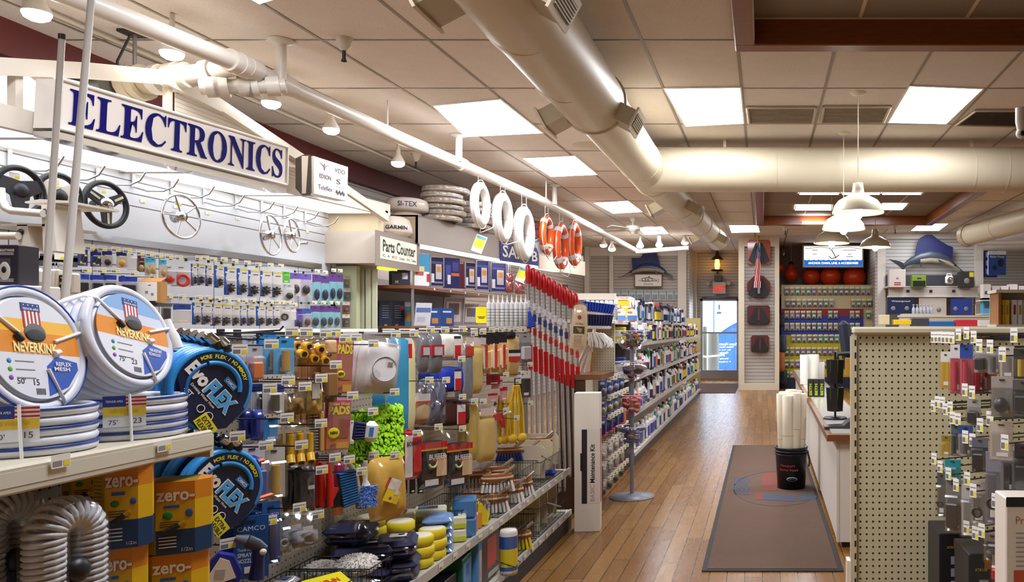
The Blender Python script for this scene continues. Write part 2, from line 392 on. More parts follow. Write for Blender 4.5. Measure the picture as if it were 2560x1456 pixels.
def out(pts,m,d=.03):return M().slab([P(x,y,25.85)-Vector((0,26,0))for x,y in pts],(0,d,0),m)
out([(1786,690),(1900,690),(1900,795),(1858,800),(1843,806),(1825,815),(1810,825),(1798,834),(1786,834)],mat('f3f6fb',.5)).build('white_marking',e)
for q in([(1796,762),(1800,762),(1800,774),(1796,774)],[(1792,780),(1803,780),(1803,785),(1792,785)]):out(q,mat('22345c',.5),-.02).build('window',e)
e2=thing('white_building','pale building with rows of small windows beyond the exit door','building',loc=(-3.2,30,0));M().box((0,0,3),(3.0,.3,7),mat('e6ecf4',.7)).build('wall',e2)
for i in range(6):
 for j in range(5):M().box((-.7+.35*i,-.16,.8+.55*j),(.2,.02,.3),mat('c3d2e6',.4)).build('window',e2)
for i,(x_,h_,r_)in enumerate(((-1.72,1.45,.10),(-1.42,1.25,.16))):
 b=M();b.lathe([(r_,0),(r_*1.02,h_*.5),(r_*.96,h_)],mat('5d5a50',.8),14);o=b.build('mooring_post',loc=(x_,23.6-.3*i,-.02));tag(o,['thin grey wooden mooring post behind the thicker post outside the door','thick grey wooden mooring post with a rope outside the door'][i],'post')
b=M();b.tube([(-2.2,23.1,.62),(-1.6,23.0,.56),(-1.2,23.05,.60),(-1.0,23.2,.68)],.025,SN);tag(b.build('mooring_rope'),'snowy rope looped round the mooring posts outside the door','rope')
# ---- door mats
def mat_rug(name,label,x0,x1,y0,y1,col,rim,logo=False):
 k=NT('mat_pile',.95);k.pos();f=k.noise(k.g.outputs['Position'],160,3,.8);f2=k.noise(k.g.outputs['Position'],4,2);k.col(k.mix(f,k.mix(f2,hx(col),hx('7a5c48')),hx('33231b')));k.bump(f,.5,.004)
 e=thing(name,label,'mat',loc=((x0+x1)/2,(y0+y1)/2,0));w,d=x1-x0,y1-y0
 M().box((0,0,.004),(w,d,.008),mat(rim,.8),bev=.003).build('rubber_edge',e);M().box((0,0,.007),(w-.06,d-.06,.008),k.m).build('pile',e);return e
m1=mat_rug('entrance_mat','long brown floor mat with a printed boat emblem beside the counter',-.34,.46,4.5,9.35,'6e5341','2b2725',True)
# printed emblem on the mat: red and blue half circle with waves and an oval outline
ex,ey=-.07-.0,6.55-6.925;b=M();RD=mat('70392f',.95);BL=mat('3f4658',.95);z_=.0125
def flat(pts,m):b.add([(px-.06,py,z_)for px,py in pts],[tuple(range(len(pts)))],m)
def onmat(px,py):q=PH(px,py,0);return(q.x,q.y-6.925)
def poly(m,*pp):flat([onmat(*p)for p in pp],m)
poly(BL,(1909,1254),(1990,1259),(1990,1244),(1909,1239));poly(BL,(1996,1258),(2040,1252),(2043,1244),(2020,1238),(1996,1241));poly(RD,(1903,1232),(1943,1232),(1943,1190),(1925,1184),(1905,1190));poly(RD,(1888,1254),(1906,1254),(1906,1236),(1888,1236))
for q in range(4):poly(BL,*[(1832+10*q+d_,1196+y_)if not rv else(1838+10*q+d_,1196+y_)for rv in(0,1)for(d_,y_)in([(0,0),(6,9),(0,18),(7,27),(0,36),(7,45)]if not rv else[(7,45),(0,36),(7,27),(0,18),(6,9),(0,0)])])
arc=[(1945+112*math.cos(a),1226+44*math.sin(a))for a in[PI*.25+i*PI*1.5/26 for i in range(27)]]
for p,q in zip(arc,arc[1:]):poly(BL,p,q,(q[0]*.985+1945*.015,q[1]*.985+1226*.015),(p[0]*.985+1945*.015,p[1]*.985+1226*.015))
b.build('printed_emblem',m1)
mat_rug('door_mat','brown rubber edged mat in front of the glazed exit door',-1.72,-.56,16.9,19.9,'6a4a48','3a3034')
# ================================================================= ceiling fixtures
PANEL=emit('f6f8ff',PANEL_POWER,'light_panel');FR=mat('efece6',.4)
def ceiling_panel(px,label,grp='flat light panels in the ceiling',z=CEIL,m=None):
 q=[PH(x,y,z-.012)for x,y in px];c=sum(q,Vector())/4;e=thing('ceiling_light',label,'ceiling light',loc=c,group=grp)
 M().add([p-c for p in q],[(0,1,2,3)],m or PANEL).build('diffuser',e)
 b=M();big=[c+(p-c)*1.045 for p in q]
 for i in range(4):j=(i+1)%4;b.add([q[i]-c,q[j]-c,big[j]-c,big[i]-c],[(0,1,2,3)],FR);b.add([big[i]-c,big[j]-c,big[j]-c+Vector((0,0,.012)),big[i]-c+Vector((0,0,.012))],[(0,1,2,3)],FR)
 b.build('frame',e);return e
for px,lb in(([(1085,266),(1250,250),(1355,333),(1165,342)],'large bright light panel just left of the big round duct'),([(1308,397),(1437,391),(1493,437),(1378,442)],'bright light panel above the hanging orange life rings'),([(1485,508),(1570,503),(1606,530),(1533,534)],'small light panel in front of the ceiling fan'),([(1597,570),(1655,567),(1671,584),(1612,587)],'small light panel just behind the ceiling fan blades'),([(1662,223),(1850,221),(1858,309),(1715,316)],'light panel between the big duct and the return air vents'),([(1823,564),(1895,564),(1899,581),(1829,582)],'small light panel above the slat column beside the door'),([(2275,217),(2455,224),(2365,310),(2222,307)],'light panel right of the pendant lamp cords before the cross duct'),([(2298,560),(2370,560),(2347,577),(2278,577)],'small light panel over the sailfish with the tall fin'),([(2006,556),(2064,556),(2060,561),(2003,561)],'thin light panel just behind the far wooden coffer'),([(560,-40),(668,-62),(738,-18),(648,10)],'light panel at the top edge over the electronics sign')):
 ceiling_panel(px,lb,m=emit('f6f8ff',PANEL_POWER*.4,'light_panel')if 'sailfish' in lb or 'column' in lb else None)
for i,px in enumerate(([(1990,514),(2078,514),(2078,526),(1988,526)],[(2208,511),(2268,511),(2255,525),(2190,525)],[(2000,482),(2098,482),(2096,487),(1999,487)],[(2108,482),(2200,482),(2198,487),(2106,487)],[(2208,482),(2304,482),(2302,487),(2206,487)])):
 ceiling_panel(px,('left light panel inside the far wooden coffer','right light panel inside the far wooden coffer','thin lit strip left inside the far coffer just under the duct','thin lit strip behind the pendant stems in the far coffer','thin lit strip right inside the far coffer just under the duct')[i],z=CEIL+.125)
def room_panel(x,y,label):
 e=thing('ceiling_light',label,'ceiling light',loc=(x,y,CEIL-.012),group='flat light panels in the ceiling')
 M().quad((-.3,-.58,0),(.3,-.58,0),(.3,.58,0),(-.3,.58,0),PANEL).build('diffuser',e)
 b=M()
 for c_,d_ in(((-.315,0,.004),(.03,1.22,.012)),((.315,0,.004),(.03,1.22,.012)),((0,-.595,.004),(.6,.03,.012)),((0,.595,.004),(.6,.03,.012))):b.box(c_,d_,FR)
 b.build('frame',e)
for i,(x_,y_)in enumerate(((-2.6,3.0),(-.5,2.2),(-2.6,-.9),(5.4,12.5))):room_panel(x_,y_,'ceiling light panel '+('over the hose shelf','overhead in front of the round duct','behind the camera over the left aisle','right of the far coffer')[i])
VENT=mat('b6a893',.5);VD=mat('55483c',.6)
for i,(px,dark)in enumerate((([(1868,268),(2040,268),(2032,307),(1873,307)],0),([(2060,266),(2226,266),(2208,305),(2052,306)],0),([(2440,276),(2600,276),(2560,316),(2390,312)],1))):
 q=[PH(x,y,CEIL-.01)for x,y in px];c=sum(q,Vector())/4;e=thing('ceiling_vent',('return air vent nearest the light panel by the big duct','return air vent behind the tall pendant cord','dark open ceiling vent at the edge beyond the right light panel')[i],'vent',loc=c,group='square vents in the ceiling')
 M().add([p-c for p in q],[(0,1,2,3)],mat('4a3f35',.6)if dark else mat('8d7f6d',.6)).build('grille',e);b=M()
 for k_ in range(4):
  j=(k_+1)%4;b.tube([q[k_]-c,q[j]-c],.018,VENT,4)
 b.build('frame',e);b=M()
 for k_ in range(1,12):t=k_/12;b.tube([q[0].lerp(q[3],t)-c+Vector((0,0,-.004)),q[1].lerp(q[2],t)-c+Vector((0,0,-.004))],.004,VD if dark else VENT,4)
 b.build('slats',e)
 # ---- round sheet metal ducts
DUCT=mat('d0c4aa',.46,.08);DUCTS=mat('b3a482',.4)
e=thing('main_duct','large cream round air duct along the ceiling with a branch crossing to the right','air duct',loc=(-1.25,8.5,3.08))
mp=[Vector((-1.28,-2.5,3.07)),Vector((-1.28,3,3.07)),Vector((-1.265,5.6,3.07))];sm_=[Vector((-1.26,6.0,3.075)),Vector((-1.235,9.1,3.08)),Vector((-1.05,12.5,3.085)),Vector((-.87,15.5,3.09))]
o_=e.location.copy()
M().tube([p-o_ for p in mp]+[Vector((-1.262,6.05,3.072))-o_],[.235,.235,.235,.235],DUCT,32).build('wide_section',e)
M().tube([p-o_ for p in sm_[:2]],.215,DUCT,32).build('junction_section',e);M().tube([p-o_ for p in sm_[1:]],.195,DUCT,32).build('far_section',e)
for p,r in[(Vector((-1.28,y,3.07)),.238)for y in(2.0,3.15,4.3,5.2)]+[(Vector((-1.262,6.0,3.072)),.25),(Vector((-1.245,8.1,3.08)),.22),(Vector((-1.235,9.05,3.08)),.222),(sm_[1].lerp(sm_[3],.3),.2),(sm_[1].lerp(sm_[3],.45),.2),(sm_[1].lerp(sm_[3],.62),.2),(sm_[1].lerp(sm_[3],.8),.2),(sm_[3],.2)]:
 M().tube([p-o_-Vector((0,.012,0)),p-o_+Vector((0,.012,0))],r,DUCT,32).build('seam',e)
def outlet(pos,side,s,label):
 T=frame(Vector(pos)-o_,0)@Matrix.Rotation(side*math.radians(28),4,'Y');q=M(T);q.box((side*.13*s,0,0),(.30*s,.42*s,.19*s),DUCTS)
 r=q.build('outlet',e);q=M(T);x_=side*.285*s
 q.box((x_,0,0),(.015,.50*s,.25*s),DUCT);q.box((x_+side*.008,0,0),(.006,.40*s,.15*s),mat('5d5548',.5))
 for i in range(6):q.box((x_+side*.012,0,(-.06+.024*i)*s),(.006,.40*s,.006),DUCT)
 q.build('louvre',r)
for y_,s in((3.8,.68),(6.0,.68),(10.6,.66),(14.2,.62)):
 xx=-1.28 if y_<8.0 else sm_[1].lerp(sm_[3],(y_-9.1)/6.4).x
 for sd in(-1,1):outlet((xx+sd*.17,y_,3.0),sd,s,'')
CO=Vector((2.8,8.6,3.08))-o_;CT=Matrix.Translation(CO)
M(CT).tube([(-4.0,0,0),(4.5,0,0)],.238,DUCT,36).build('cross_duct',e)
for x_ in(-3.62,-2.65,-1.35,-.55,-.2,1.05,2.3):M(CT).tube([(x_-.008,0,0),(x_+.008,0,0)],.2405,DUCT,36).build('seam',e)
for x_ in(-3.2,-.55):M(CT).box((x_,0,.28),(.03,.05,.09),DUCT).build('hanger',e)
e=thing('branch_duct','smaller cream round duct at the right edge ending above the wall shelf','air duct',loc=P(2425,588,14.6))
d_=P(2600,540,12.2)-P(2425,588,14.6);M().tube([(0,0,0),d_,d_*2],.19,DUCT,28).build('pipe',e);M().tube([-d_.normalized()*.12,d_.normalized()*.05],.21,DUCTS,28).build('end_collar',e)
M().tube([d_*.45,d_*.46],.195,DUCT,28).build('seam',e)
# ---- white sprinkler main and its branch on the left
PIPE=mat('dcd6cc',.35);e=thing('ceiling_pipe','long white pipe under the ceiling that the life rings hang from','pipe',loc=PH(1000,345,3.12));o_=e.location.copy()
PP=[PH(x,y,3.12)for x,y in((202,0),(593,158),(700,207),(1000,345),(1145,408),(1335,492),(1567,614))];PP.insert(0,PP[0]+(PP[0]-PP[1])*2.2)
PP[-1]=PH(1590,627,3.10)
M().tube([p-o_ for p in PP],.058,PIPE,18).build('pipe',e);b=M()
for t,r in((PH(585,155,3.12),.074),(PH(606,164,3.12),.078),(PH(628,172,3.12),.072),(PH(700,207,3.12),.078),(PH(716,214,3.12),.07),(PH(1155,412,3.12),.07),(PH(1360,506,3.12),.068)):
 dr=(PP[4]-PP[2]).normalized();M().tube([t-o_-dr*.05,t-o_+dr*.05],r,PIPE,18).build('coupling',e)
for x,y in((703,200),(1147,404),(1386,512),(968,330),(1365,500)):
 p=PH(x,y,3.12);q=M();big=x in(703,1147,1386)
 q.tube([p-o_,(p.x-o_.x,p.y-o_.y,CEIL-o_.z)],.035 if big else .008,PIPE,10)
 if big:q.lathe([(.035,-.03),(.09,-.01),(.09,0)],PIPE,16,Matrix.Translation((p.x-o_.x,p.y-o_.y,CEIL-o_.z-.002)))
 q.build('hanger',e)
q=M();a_=PH(600,165,3.12);c_=PH(332,210,3.05);q.tube([a_-o_,a_.lerp(c_,.55)-o_,c_-o_],[.058,.06,.07],PIPE,16)
for t,r in((.28,.075),(.52,.085),(.60,.095),(.75,.10),(.84,.085),(.93,.12),(1.0,.125)):
 p=a_.lerp(c_,t);dr=(c_-a_).normalized();q.tube([p-dr*.035-o_,p+dr*.035-o_],r,PIPE if t<.8 else mat('c2b49c',.6),16)
q.build('branch',e)
q=M();a_=PH(715,215,3.05);c_=PH(500,218,2.98);q.tube([a_-o_,c_-o_],.05,PIPE,14);dr=(c_-a_).normalized()
for t in(.15,.4,.48,.75,.85):p=a_.lerp(c_,t);q.tube([p-dr*.04-o_,p+dr*.04-o_],.07,PIPE,14)
q.build('lower_branch',e)
q=M();p=PH(337,208,3.05);q.tube([p-o_,(p.x-o_.x,p.y-o_.y,CEIL-o_.z)],.012,mat('8b8b86',.4,.6));q.tube([p-o_+Vector((-.1,0,-.06)),p-o_+Vector((-.12,0,.15)),(p.x-o_.x-.02,p.y-o_.y,CEIL-o_.z)],.008,mat('1c1c1e'));q.box((p.x-o_.x,p.y-o_.y,CEIL-o_.z-.01),(.14,.14,.02),mat('2b2420'));q.build('hanger',e)
q=M();p=PH(285,216,3.02);q.tube([p-Vector((.45,-.1,0)),p+Vector((.02,-.05,.0))],.085,mat('55524e',.5),20);tag(q.build('grey_duct_stub'),'short dark grey duct pipe behind the electronics sign','pipe')
e=thing('ceiling_pipe','short white pipe crossing in front of the far slat wall above the dark sailfish','pipe',loc=P(1590,630,17.2));M().tube([(0,0,0),P(1700,622,17.2)-e.location,P(1722,621,17.2)-e.location],.05,PIPE,12).build('pipe',e);M().cyl(P(1648,626,17.2)-e.location,P(1648,590,17.2)-e.location,.04,PIPE).build('hanger',e)
# ---- track lamps
BULB=emit('fff6ea',BULB_POWER,'bulb');SOCK=mat('cfc6b8',.4)
def par_lamp(px,py,Z,label,s=1.0,tilt=0):
 e=thing('flood_bulb',label,'lamp',loc=P(px,py,Z),group='bare flood bulbs under the ceiling');T=Matrix.Rotation(tilt,4,'Y')
 M(T).lathe([(.0,-.045),(.03,-.043),(.052,-.03),(.060,-.012),(.060,0)],BULB,18,Matrix.Scale(s,4)).build('bulb',e)
 M(T).lathe([(.061,-.004),(.060,.01),(.036,.055),(.022,.085),(.022,.13)],SOCK,18,Matrix.Scale(s,4)).build('reflector',e)
 M().cyl((0,0,.10*s),(0,0,min(CEIL-e.location.z-.005,.32)),.014*s,SOCK).build('socket',e)
for i,(x,y)in enumerate(((92,30),(430,130),(678,255),(828,322),(995,406))):
 par_lamp(x,y,2000*1.78/(822-y),('glowing flood bulb in the corner above the white rods','glowing flood bulb behind the white pipe above the electronics sign','glowing flood bulb under the pipe coupling','glowing flood bulb above the end of the electronics sign','glowing flood bulb above the small brand sign box')[i],1.12)
for i,(x,y)in enumerate(((1509,612),(1530,622),(1600,614),(1648,612),(1712,606))):
 par_lamp(x,y,17.4,('leftmost flood bulb before the far slat wall','brightest flood bulb left of the far pipe end','flood bulb over the dark sailfish fin','clear flood bulb above the dark sailfish','flood bulb beside the white far pillar')[i],1.3)
tag(M().box((0,0,0),(2.1,.05,.03),SOCK).build('lamp_track',loc=P(1610,597,17.4)+Vector((-.1,.02,.10))),'white lamp track holding flood bulbs before the far slat wall','lamp track')
tag(M().tube([PH(60,5,3.37),PH(1050,430,3.37)],.018,SOCK,4).build('lamp_track'),'thin white lamp track along the ceiling left of the pipe','lamp track')
# ---- pendant lamps
SHADE=mat('e9e2c9',.25);GLOW=emit('fff6e6',BULB_POWER*.4,'bulb')
def pendant(px,py,w,label):
 Z=.447*2000/w;p=P(px,py,Z);e=thing('pendant_lamp',label,'pendant lamp',loc=p,group='cream barn pendant lamps over the counter');top=CEIL-p.z+(.128 if Z>9.7 else 0)
 M().lathe([(.223,0),(.221,.012),(.205,.06),(.170,.105),(.10,.145),(.055,.168),(.050,.20),(.042,.258),(0,.26)],SHADE,32,caps=False).build('shade',e)
 M().ball((0,0,.005),(.045,.045,.06),GLOW,14,8).build('bulb',e);M().cyl((0,0,.255),(0,0,top-.02),.004,mat('d8ccb0',.5),6).build('cord',e)
 M().lathe([(.02,-.03),(.065,-.012),(.07,0)],SHADE,20,Matrix.Translation((0,0,top))).build('canopy',e)
for a in((2145,533,130,'nearest and largest cream pendant lamp over the counter'),(2109,574,108,'second cream pendant lamp just below the nearest one'),(2079,609,90,'third cream pendant lamp overlapping the lit anchor sign'),(2188,619,78,'farthest small cream pendant lamp hanging right of the others')):pendant(*a)
# ---- ceiling fan
e=thing('ceiling_fan','white five blade ceiling fan before the far slat wall','ceiling fan',loc=P(1582,572,14.6));FW=mat('d9d5cd',.4)
M().lathe([(.04,-.10),(.06,-.06),(.13,-.03),(.14,.02),(.12,.05),(.05,.06)],FW,20).build('motor',e);M().cyl((0,0,.05),(0,0,CEIL-e.location.z-.01),.015,FW).build('rod',e);M().lathe([(.03,-.08),(.075,-.02),(.08,0)],FW,16,Matrix.Translation((0,0,CEIL-e.location.z))).build('canopy',e)
for i in range(5):
 T=Matrix.Rotation(2*PI*i/5+.35,4,'Z')@Matrix.Rotation(.2,4,'X');M(T).box((.38,0,-.02),(.44,.12,.008),FW,bev=.003).build('blade',e)
 # ---- sprinklers, round diffuser, camera
for i,(x,y,s)in enumerate(((860,95,1),(1963,566,1),(2238,563,1),(1040,385,.8))):
 p=PH(x,y,CEIL);e=thing('sprinkler_head',('sprinkler head hanging between the white pipe and big duct','sprinkler head left of the lit anchor sign','sprinkler head beside the panel over the sailfish','small sprinkler head under the ceiling near the brand sign box')[i],'sprinkler',loc=p,group='sprinkler heads in the ceiling')
 M().lathe([(.018*s,-.09),(.045*s,-.06),(.05,-.02),(.06,0)],SOCK,16).build('cup',e);M().lathe([(.0,-.17),(.02,-.165),(.012,-.14),(.012,-.09)],mat('2a2420'),10).build('nozzle',e)
tag(M().lathe([(0,-.03),(.10,-.025),(.16,-.012),(.2,0)],mat('cabfab'),28).build('round_diffuser',loc=PH(1476,364,CEIL)),'round flat ceiling diffuser under the big duct','vent')
e=thing('security_camera','white dome security camera under the ceiling at the right edge','camera',loc=P(2553,334,6.3));M().lathe([(.03,.02),(.045,.09),(.045,.2)],FW,16).build('mount',e);M().ball((0,0,0),.042,FW).build('dome',e);M().ball((0,-.03,-.005),.022,mat('101014',.1)).build('lens',e)
# ================================================================= left wall: lit canopy, wheels, hanging goods
CHROME=mat('d5d6d8',.12,1.0);STEEL=mat('b9b9bb',.25,.9);BLACK=mat('17171a',.45);DARK=mat('2b2a2d',.5);WIRE=mat('3a3a3e',.35,.7);PW=mat('efebe4',.45)
FILM=film('ffffff',.12,.15);HAZE=film('f4f4f6',.16,.2,.10,'hazy_film');YEL=mat('e8dc2a',.5);GREY=mat('8c8c90',.5);REDM=mat('b81d22',.45)
# hooks with price tags -------------------------------------------------
def make_hook(L,tw,th,turn):
 e=thing('peg_hook',None,'hook',group=None)
 b=M();b.tube([(0,L,0),(0,.012,0),(0,0,.012)],.0022,WIRE,6);b.box((0,L,0),(.03,.004,.02),WIRE);b.build('wire',e)
 T=Matrix.Rotation(turn,4,'Z');b=M(T);b.box((0,-.004,.004),(tw,.0012,th),PW)
 b.quad((-tw*.44,-.0049,.004-th*.40),(tw*.02,-.0049,.004-th*.40),(tw*.02,-.0049,.004-th*.02),(-tw*.44,-.0049,.004-th*.02),mat('77787c'))
 b.quad((tw*.10,-.0049,.004-th*.42),(tw*.46,-.0049,.004-th*.42),(tw*.46,-.0049,.004-th*.05),(tw*.10,-.0049,.004-th*.05),YEL)
 b.quad((-tw*.42,-.0049,.004+th*.18),(tw*.42,-.0049,.004+th*.18),(tw*.42,-.0049,.004+th*.26),(-tw*.42,-.0049,.004+th*.26),GREY)
 b.build('price_tag',e);return e
HOOKP={}
def hook(px,py,label,X=None,Z=None,kind='wall',yaw=PI/2,group='wire hooks with price tags'):
 if kind not in HOOKP:HOOKP[kind]=[make_hook(*{'wall':(.22,.052,.034,-.5),'near':(.20,.036,.026,-.62),'far':(.20,.055,.045,-.35),'right':(.30,.024,.042,.15)}[kind]),False]
 p=P(px,py,Z if Z else F*X/(px-X0));T=frame(p,yaw);pr=HOOKP[kind]
 if not pr[1]:pr[1]=True;o=pr[0];o.matrix_basis=T;o['label']=label;o['group']=group
 else:o=dup(pr[0],T,label,group)
 return o
 # display wall ----------------------------------------------------------
XW=-4.6
def hs(Z):return 2.442+.0336*(Z-4.147)
k=NT('display_panel',.35);x,y,z=k.pos()
g1=k.mth('MULTIPLY',k.mth('GREATER_THAN',z,2.25),k.mth('LESS_THAN',k.mth('FRACT',k.mth('DIVIDE',z,.0905)),.09))
g2=k.mth('MULTIPLY',k.mth('LESS_THAN',z,2.0),k.mth('LESS_THAN',k.mth('FRACT',k.mth('DIVIDE',y,.61)),.014));g3=k.mth('MULTIPLY',k.mth('LESS_THAN',z,1.9),k.mth('LESS_THAN',k.mth('FRACT',k.mth('DIVIDE',z,.26)),.03))
k.col(k.mix(k.mth('MAXIMUM',g1,k.mth('MAXIMUM',g2,g3)),hx('cdd0d6'),hx('5a524e')));DISP=k.m
struct('wall_left_display',M().box((XW-.06,5.6,1.3),(.12,5.86,2.6),DISP))
a_,c_=PX(-40,549,XW),PX(800,660,XW);b=M();b.slab([a_,c_,c_-Vector((0,0,.055)),a_-Vector((0,0,.045))],(.02,0,0),mat('c3c4c8',.2,.9));struct('trim_metal_strip',b)
# lit canopy
e=thing('lit_canopy','long white lit canopy with a gable frame over the steering wheels','canopy',loc=(-3.95,6.0,2.5));o_=e.location.copy();XC=-3.95
CW=mat('e4dccf',.4);CWD=mat('c9c2b8',.4);DIFF=emit('fbfcff',DIFFUSER_POWER,'light_diffuser');DIFD=emit('fff6ea',DIFFUSER_POWER*.55,'lit_panel')
ends=[3.0,4.55,5.75,7.0,8.42]
for a,c in zip(ends,ends[1:]):
 q=[(XW+.05,a+.03,hs(a)),(XC-.06,a+.03,hs(a)),(XC-.06,c-.03,hs(c)),(XW+.05,c-.03,hs(c))]
 M().add([Vector(p)-o_ for p in q],[(0,1,2,3)],DIFF).build('light_diffuser',e)
b=M()
for a in ends:M().slab([Vector((XW,a-.03,hs(a)-.005))-o_,Vector((XC,a-.03,hs(a)-.005))-o_,Vector((XC,a+.03,hs(a)-.005))-o_,Vector((XW,a+.03,hs(a)-.005))-o_],(0,0,.03),CWD).build('divider_bar',e)
q=[(XW,3.0,hs(3)+.06),(XC-.04,3.0,hs(3)+.06),(XC-.04,8.45,hs(8.45)+.06),(XW,8.45,hs(8.45)+.06)];M().slab([Vector(p)-o_ for p in q],(0,0,.03),CWD).build('canopy_top',e)
b=M();b.slab([Vector((XC,a,hs(a)-.02))-o_ for a in(2.9,8.5)]+[Vector((XC,a,hs(a)+.10))-o_ for a in(8.5,2.9)],(-.05,0,0),CW)
b.build('front_rail',e)
top=[(-420,138),(0,143),(230,157),(420,176),(555,248),(775,396),(972,536)];th_=[.055,.055,.055,.055,.05,.045,.04]
b=M()
for i in range(len(top)-1):
 p,q=PX(*top[i],XC+.02)-o_,PX(*top[i+1],XC+.02)-o_;b.slab([p,q,q-Vector((0,0,th_[i]*1.7)),p-Vector((0,0,th_[i]*1.7))],(-.06,0,0),CW)
b.build('gable_chord',e);b=M()
for pa,pb_,w_ in(((52,150),(52,302),.045),((430,215),(430,380),.04),((72,160),(140,210),.05),((-200,140),(-200,300),.05)):
 p,q=PX(*pa,XC)-o_,PX(*pb_,XC)-o_;M().tube([p+Vector((-.03,0,0)),q+Vector((-.03,0,0))],w_*.7,CW,4,smooth=False).build('gable_post',e)
low=[(-420,190),(0,290),(300,372),(720,468),(960,530)];b=M();pts=[PX(x,y+12,XC-.55)-o_ for x,y in[(-300,150),(0,170),(170,185),(330,225),(455,300),(640,430)]];lo=[PX(x,y,XC-.55)-o_ for x,y in[(640,450),(455,415),(330,395),(0,345),(-300,310)]]
b.slab(pts+lo,(-.02,0,0),DIFD);b.build('lit_back_panel',e)
k=NT('ribbed_white',.5);x,y,z=k.pos();k.col(k.mix(k.mth('LESS_THAN',k.mth('FRACT',k.mth('DIVIDE',z,.03)),.15),hx('efe9de'),hx('b9b0a4')));RIB=k.m
M().slab([PX(x,y,XC-.03)-o_ for x,y in((440,205),(550,258),(770,405),(930,520),(720,462),(440,385))],(-.01,0,0),RIB).build('ribbed_panel',e)
# ELECTRONICS sign
XS=-3.80;e=thing('electronics_sign','long white sign reading ELECTRONICS in blue serif capitals','sign',loc=PX(430,330,XS));o_=e.location.copy()
q=[PX(150,197,XS),PX(718,368,XS),PX(716,462,XS),PX(143,320,XS)]
M().slab([p-o_ for p in q],(-.13,0,0),mat('e9e3dc',.12)).build('sign_box',e);b=M()
for i in range(4):b.tube([q[i]-o_,q[(i+1)%4]-o_],.014,mat('e6e1da',.3),4)
b.build('sign_frame',e);k_=M();k_.text_quad(serif('ELECTRONICS'),*[p-o_ for p in q],mat('120f66',.7,spec=.05),mx=.03,my=.12,off=(.004,0,0),bold=.004);k_=k_.build('lettering',e)
b=M();b.slab([PX(140,328,XS)-o_,PX(716,470,XS)-o_,PX(716,484,XS)-o_,PX(140,345,XS)-o_],(-.12,0,0),mat('c9c6c2',.08,.6));b.build('mirror_strip',e)
# brand sign box
XV=-3.72;e=thing('brand_sign_box','small rounded white sign box with marine brand logos at the canopy end','sign',loc=PX(830,445,XV));o_=e.location.copy()
q=[PX(784,390,XV),PX(870,418,XV),PX(868,503,XV),PX(785,484,XV)];b=M();b.slab([p-o_ for p in q],(-.10,0,0),mat('e3dbd3',.25));b.build('sign_face',e)
b=M();b.slab([p-o_-Vector((.02,0,0))for p in(PX(783,386,XV),PX(783,489,XV),PX(765,470,XV-.1),PX(765,395,XV-.1))],(-.08,.02,0),mat('4a4644',.4));b.build('side_casing',e)
def sub(qd,u0,v0,u1,v1):
 f=lambda u,v:qd[0].lerp(qd[1],u).lerp(qd[3].lerp(qd[2],u),v)
 return f(u0,v0),f(u1,v0),f(u1,v1),f(u0,v1)
qo=[p-o_ for p in q];b=M();DK=mat('2c2a2e',.5)
b.text_quad('VDO',*sub(qo,.58,.12,.92,.28),DK,off=(.003,0,0));b.text_quad('EDSON',*sub(qo,.14,.40,.5,.55),DK,off=(.003,0,0),bold=.01);b.text_quad('Teleflex',*sub(qo,.10,.70,.55,.86),mat('4a4a70'),off=(.003,0,0));b.text_quad('S',*sub(qo,.64,.42,.78,.60),DK,off=(.003,0,0))
b.text_quad('marine',*sub(qo,.62,.62,.92,.68),GREY,off=(.003,0,0));b.text_quad('~~~',*sub(qo,.62,.72,.92,.92),DK,off=(.003,0,0));b.build('lettering',e);b=M();c=sub(qo,.12,.08,.48,.34)
m_=(c[0]+c[2])/2;b.add([c[0]+Vector((.003,0,0)),m_+Vector((.003,0,.006)),c[1]+Vector((.003,0,0)),m_+Vector((.003,0,-.008))],[(0,1,2,3)],mat('8d8a93'));b.ball(m_+Vector((.002,0,0)),(.003,.012,.03),mat('9a7bb0'));b.build('winged_emblem',e)
# ---- straps and wheels
def strap(px,py0,py1,label,L=70):
 p=PX(px,py0,XW+.012);q=PX(px,py1,XW+.012);e=thing('wheel_hook',label,'hook',loc=p,group='wheel hooks on the display wall')
 M().box((0,0,(q.z-p.z)/2),(.006,.026,p.z-q.z),PW).build('strap',e)
 d=q-p;M().tube([d,d+Vector((.10,0,-.03)),d+Vector((.22,0,-.03)),d+Vector((.29,0,.0)),d+Vector((.33,0,.06))],.006,STEEL,8).build('hook_rod',e)
names=('above the dark wheel at the left edge','above the wheel with the white hub','above the black wheel with silver spokes','empty, right of the silver spoked wheel','above the five spoke steel wheel','empty, first right of the steel wheel','empty, second right of the steel wheel','above the near edge-on chrome wheel','above the farther edge-on chrome wheel','empty, last before the cream partition')
for i,(x,y0,y1)in enumerate(((25,372,415),(135,395,438),(245,420,452),(334,434,468),(430,452,485),(511,472,506),(591,488,522),(655,502,532),(711,514,545),(764,528,558))):strap(x,y0,y1,'white strap hook '+names[i])
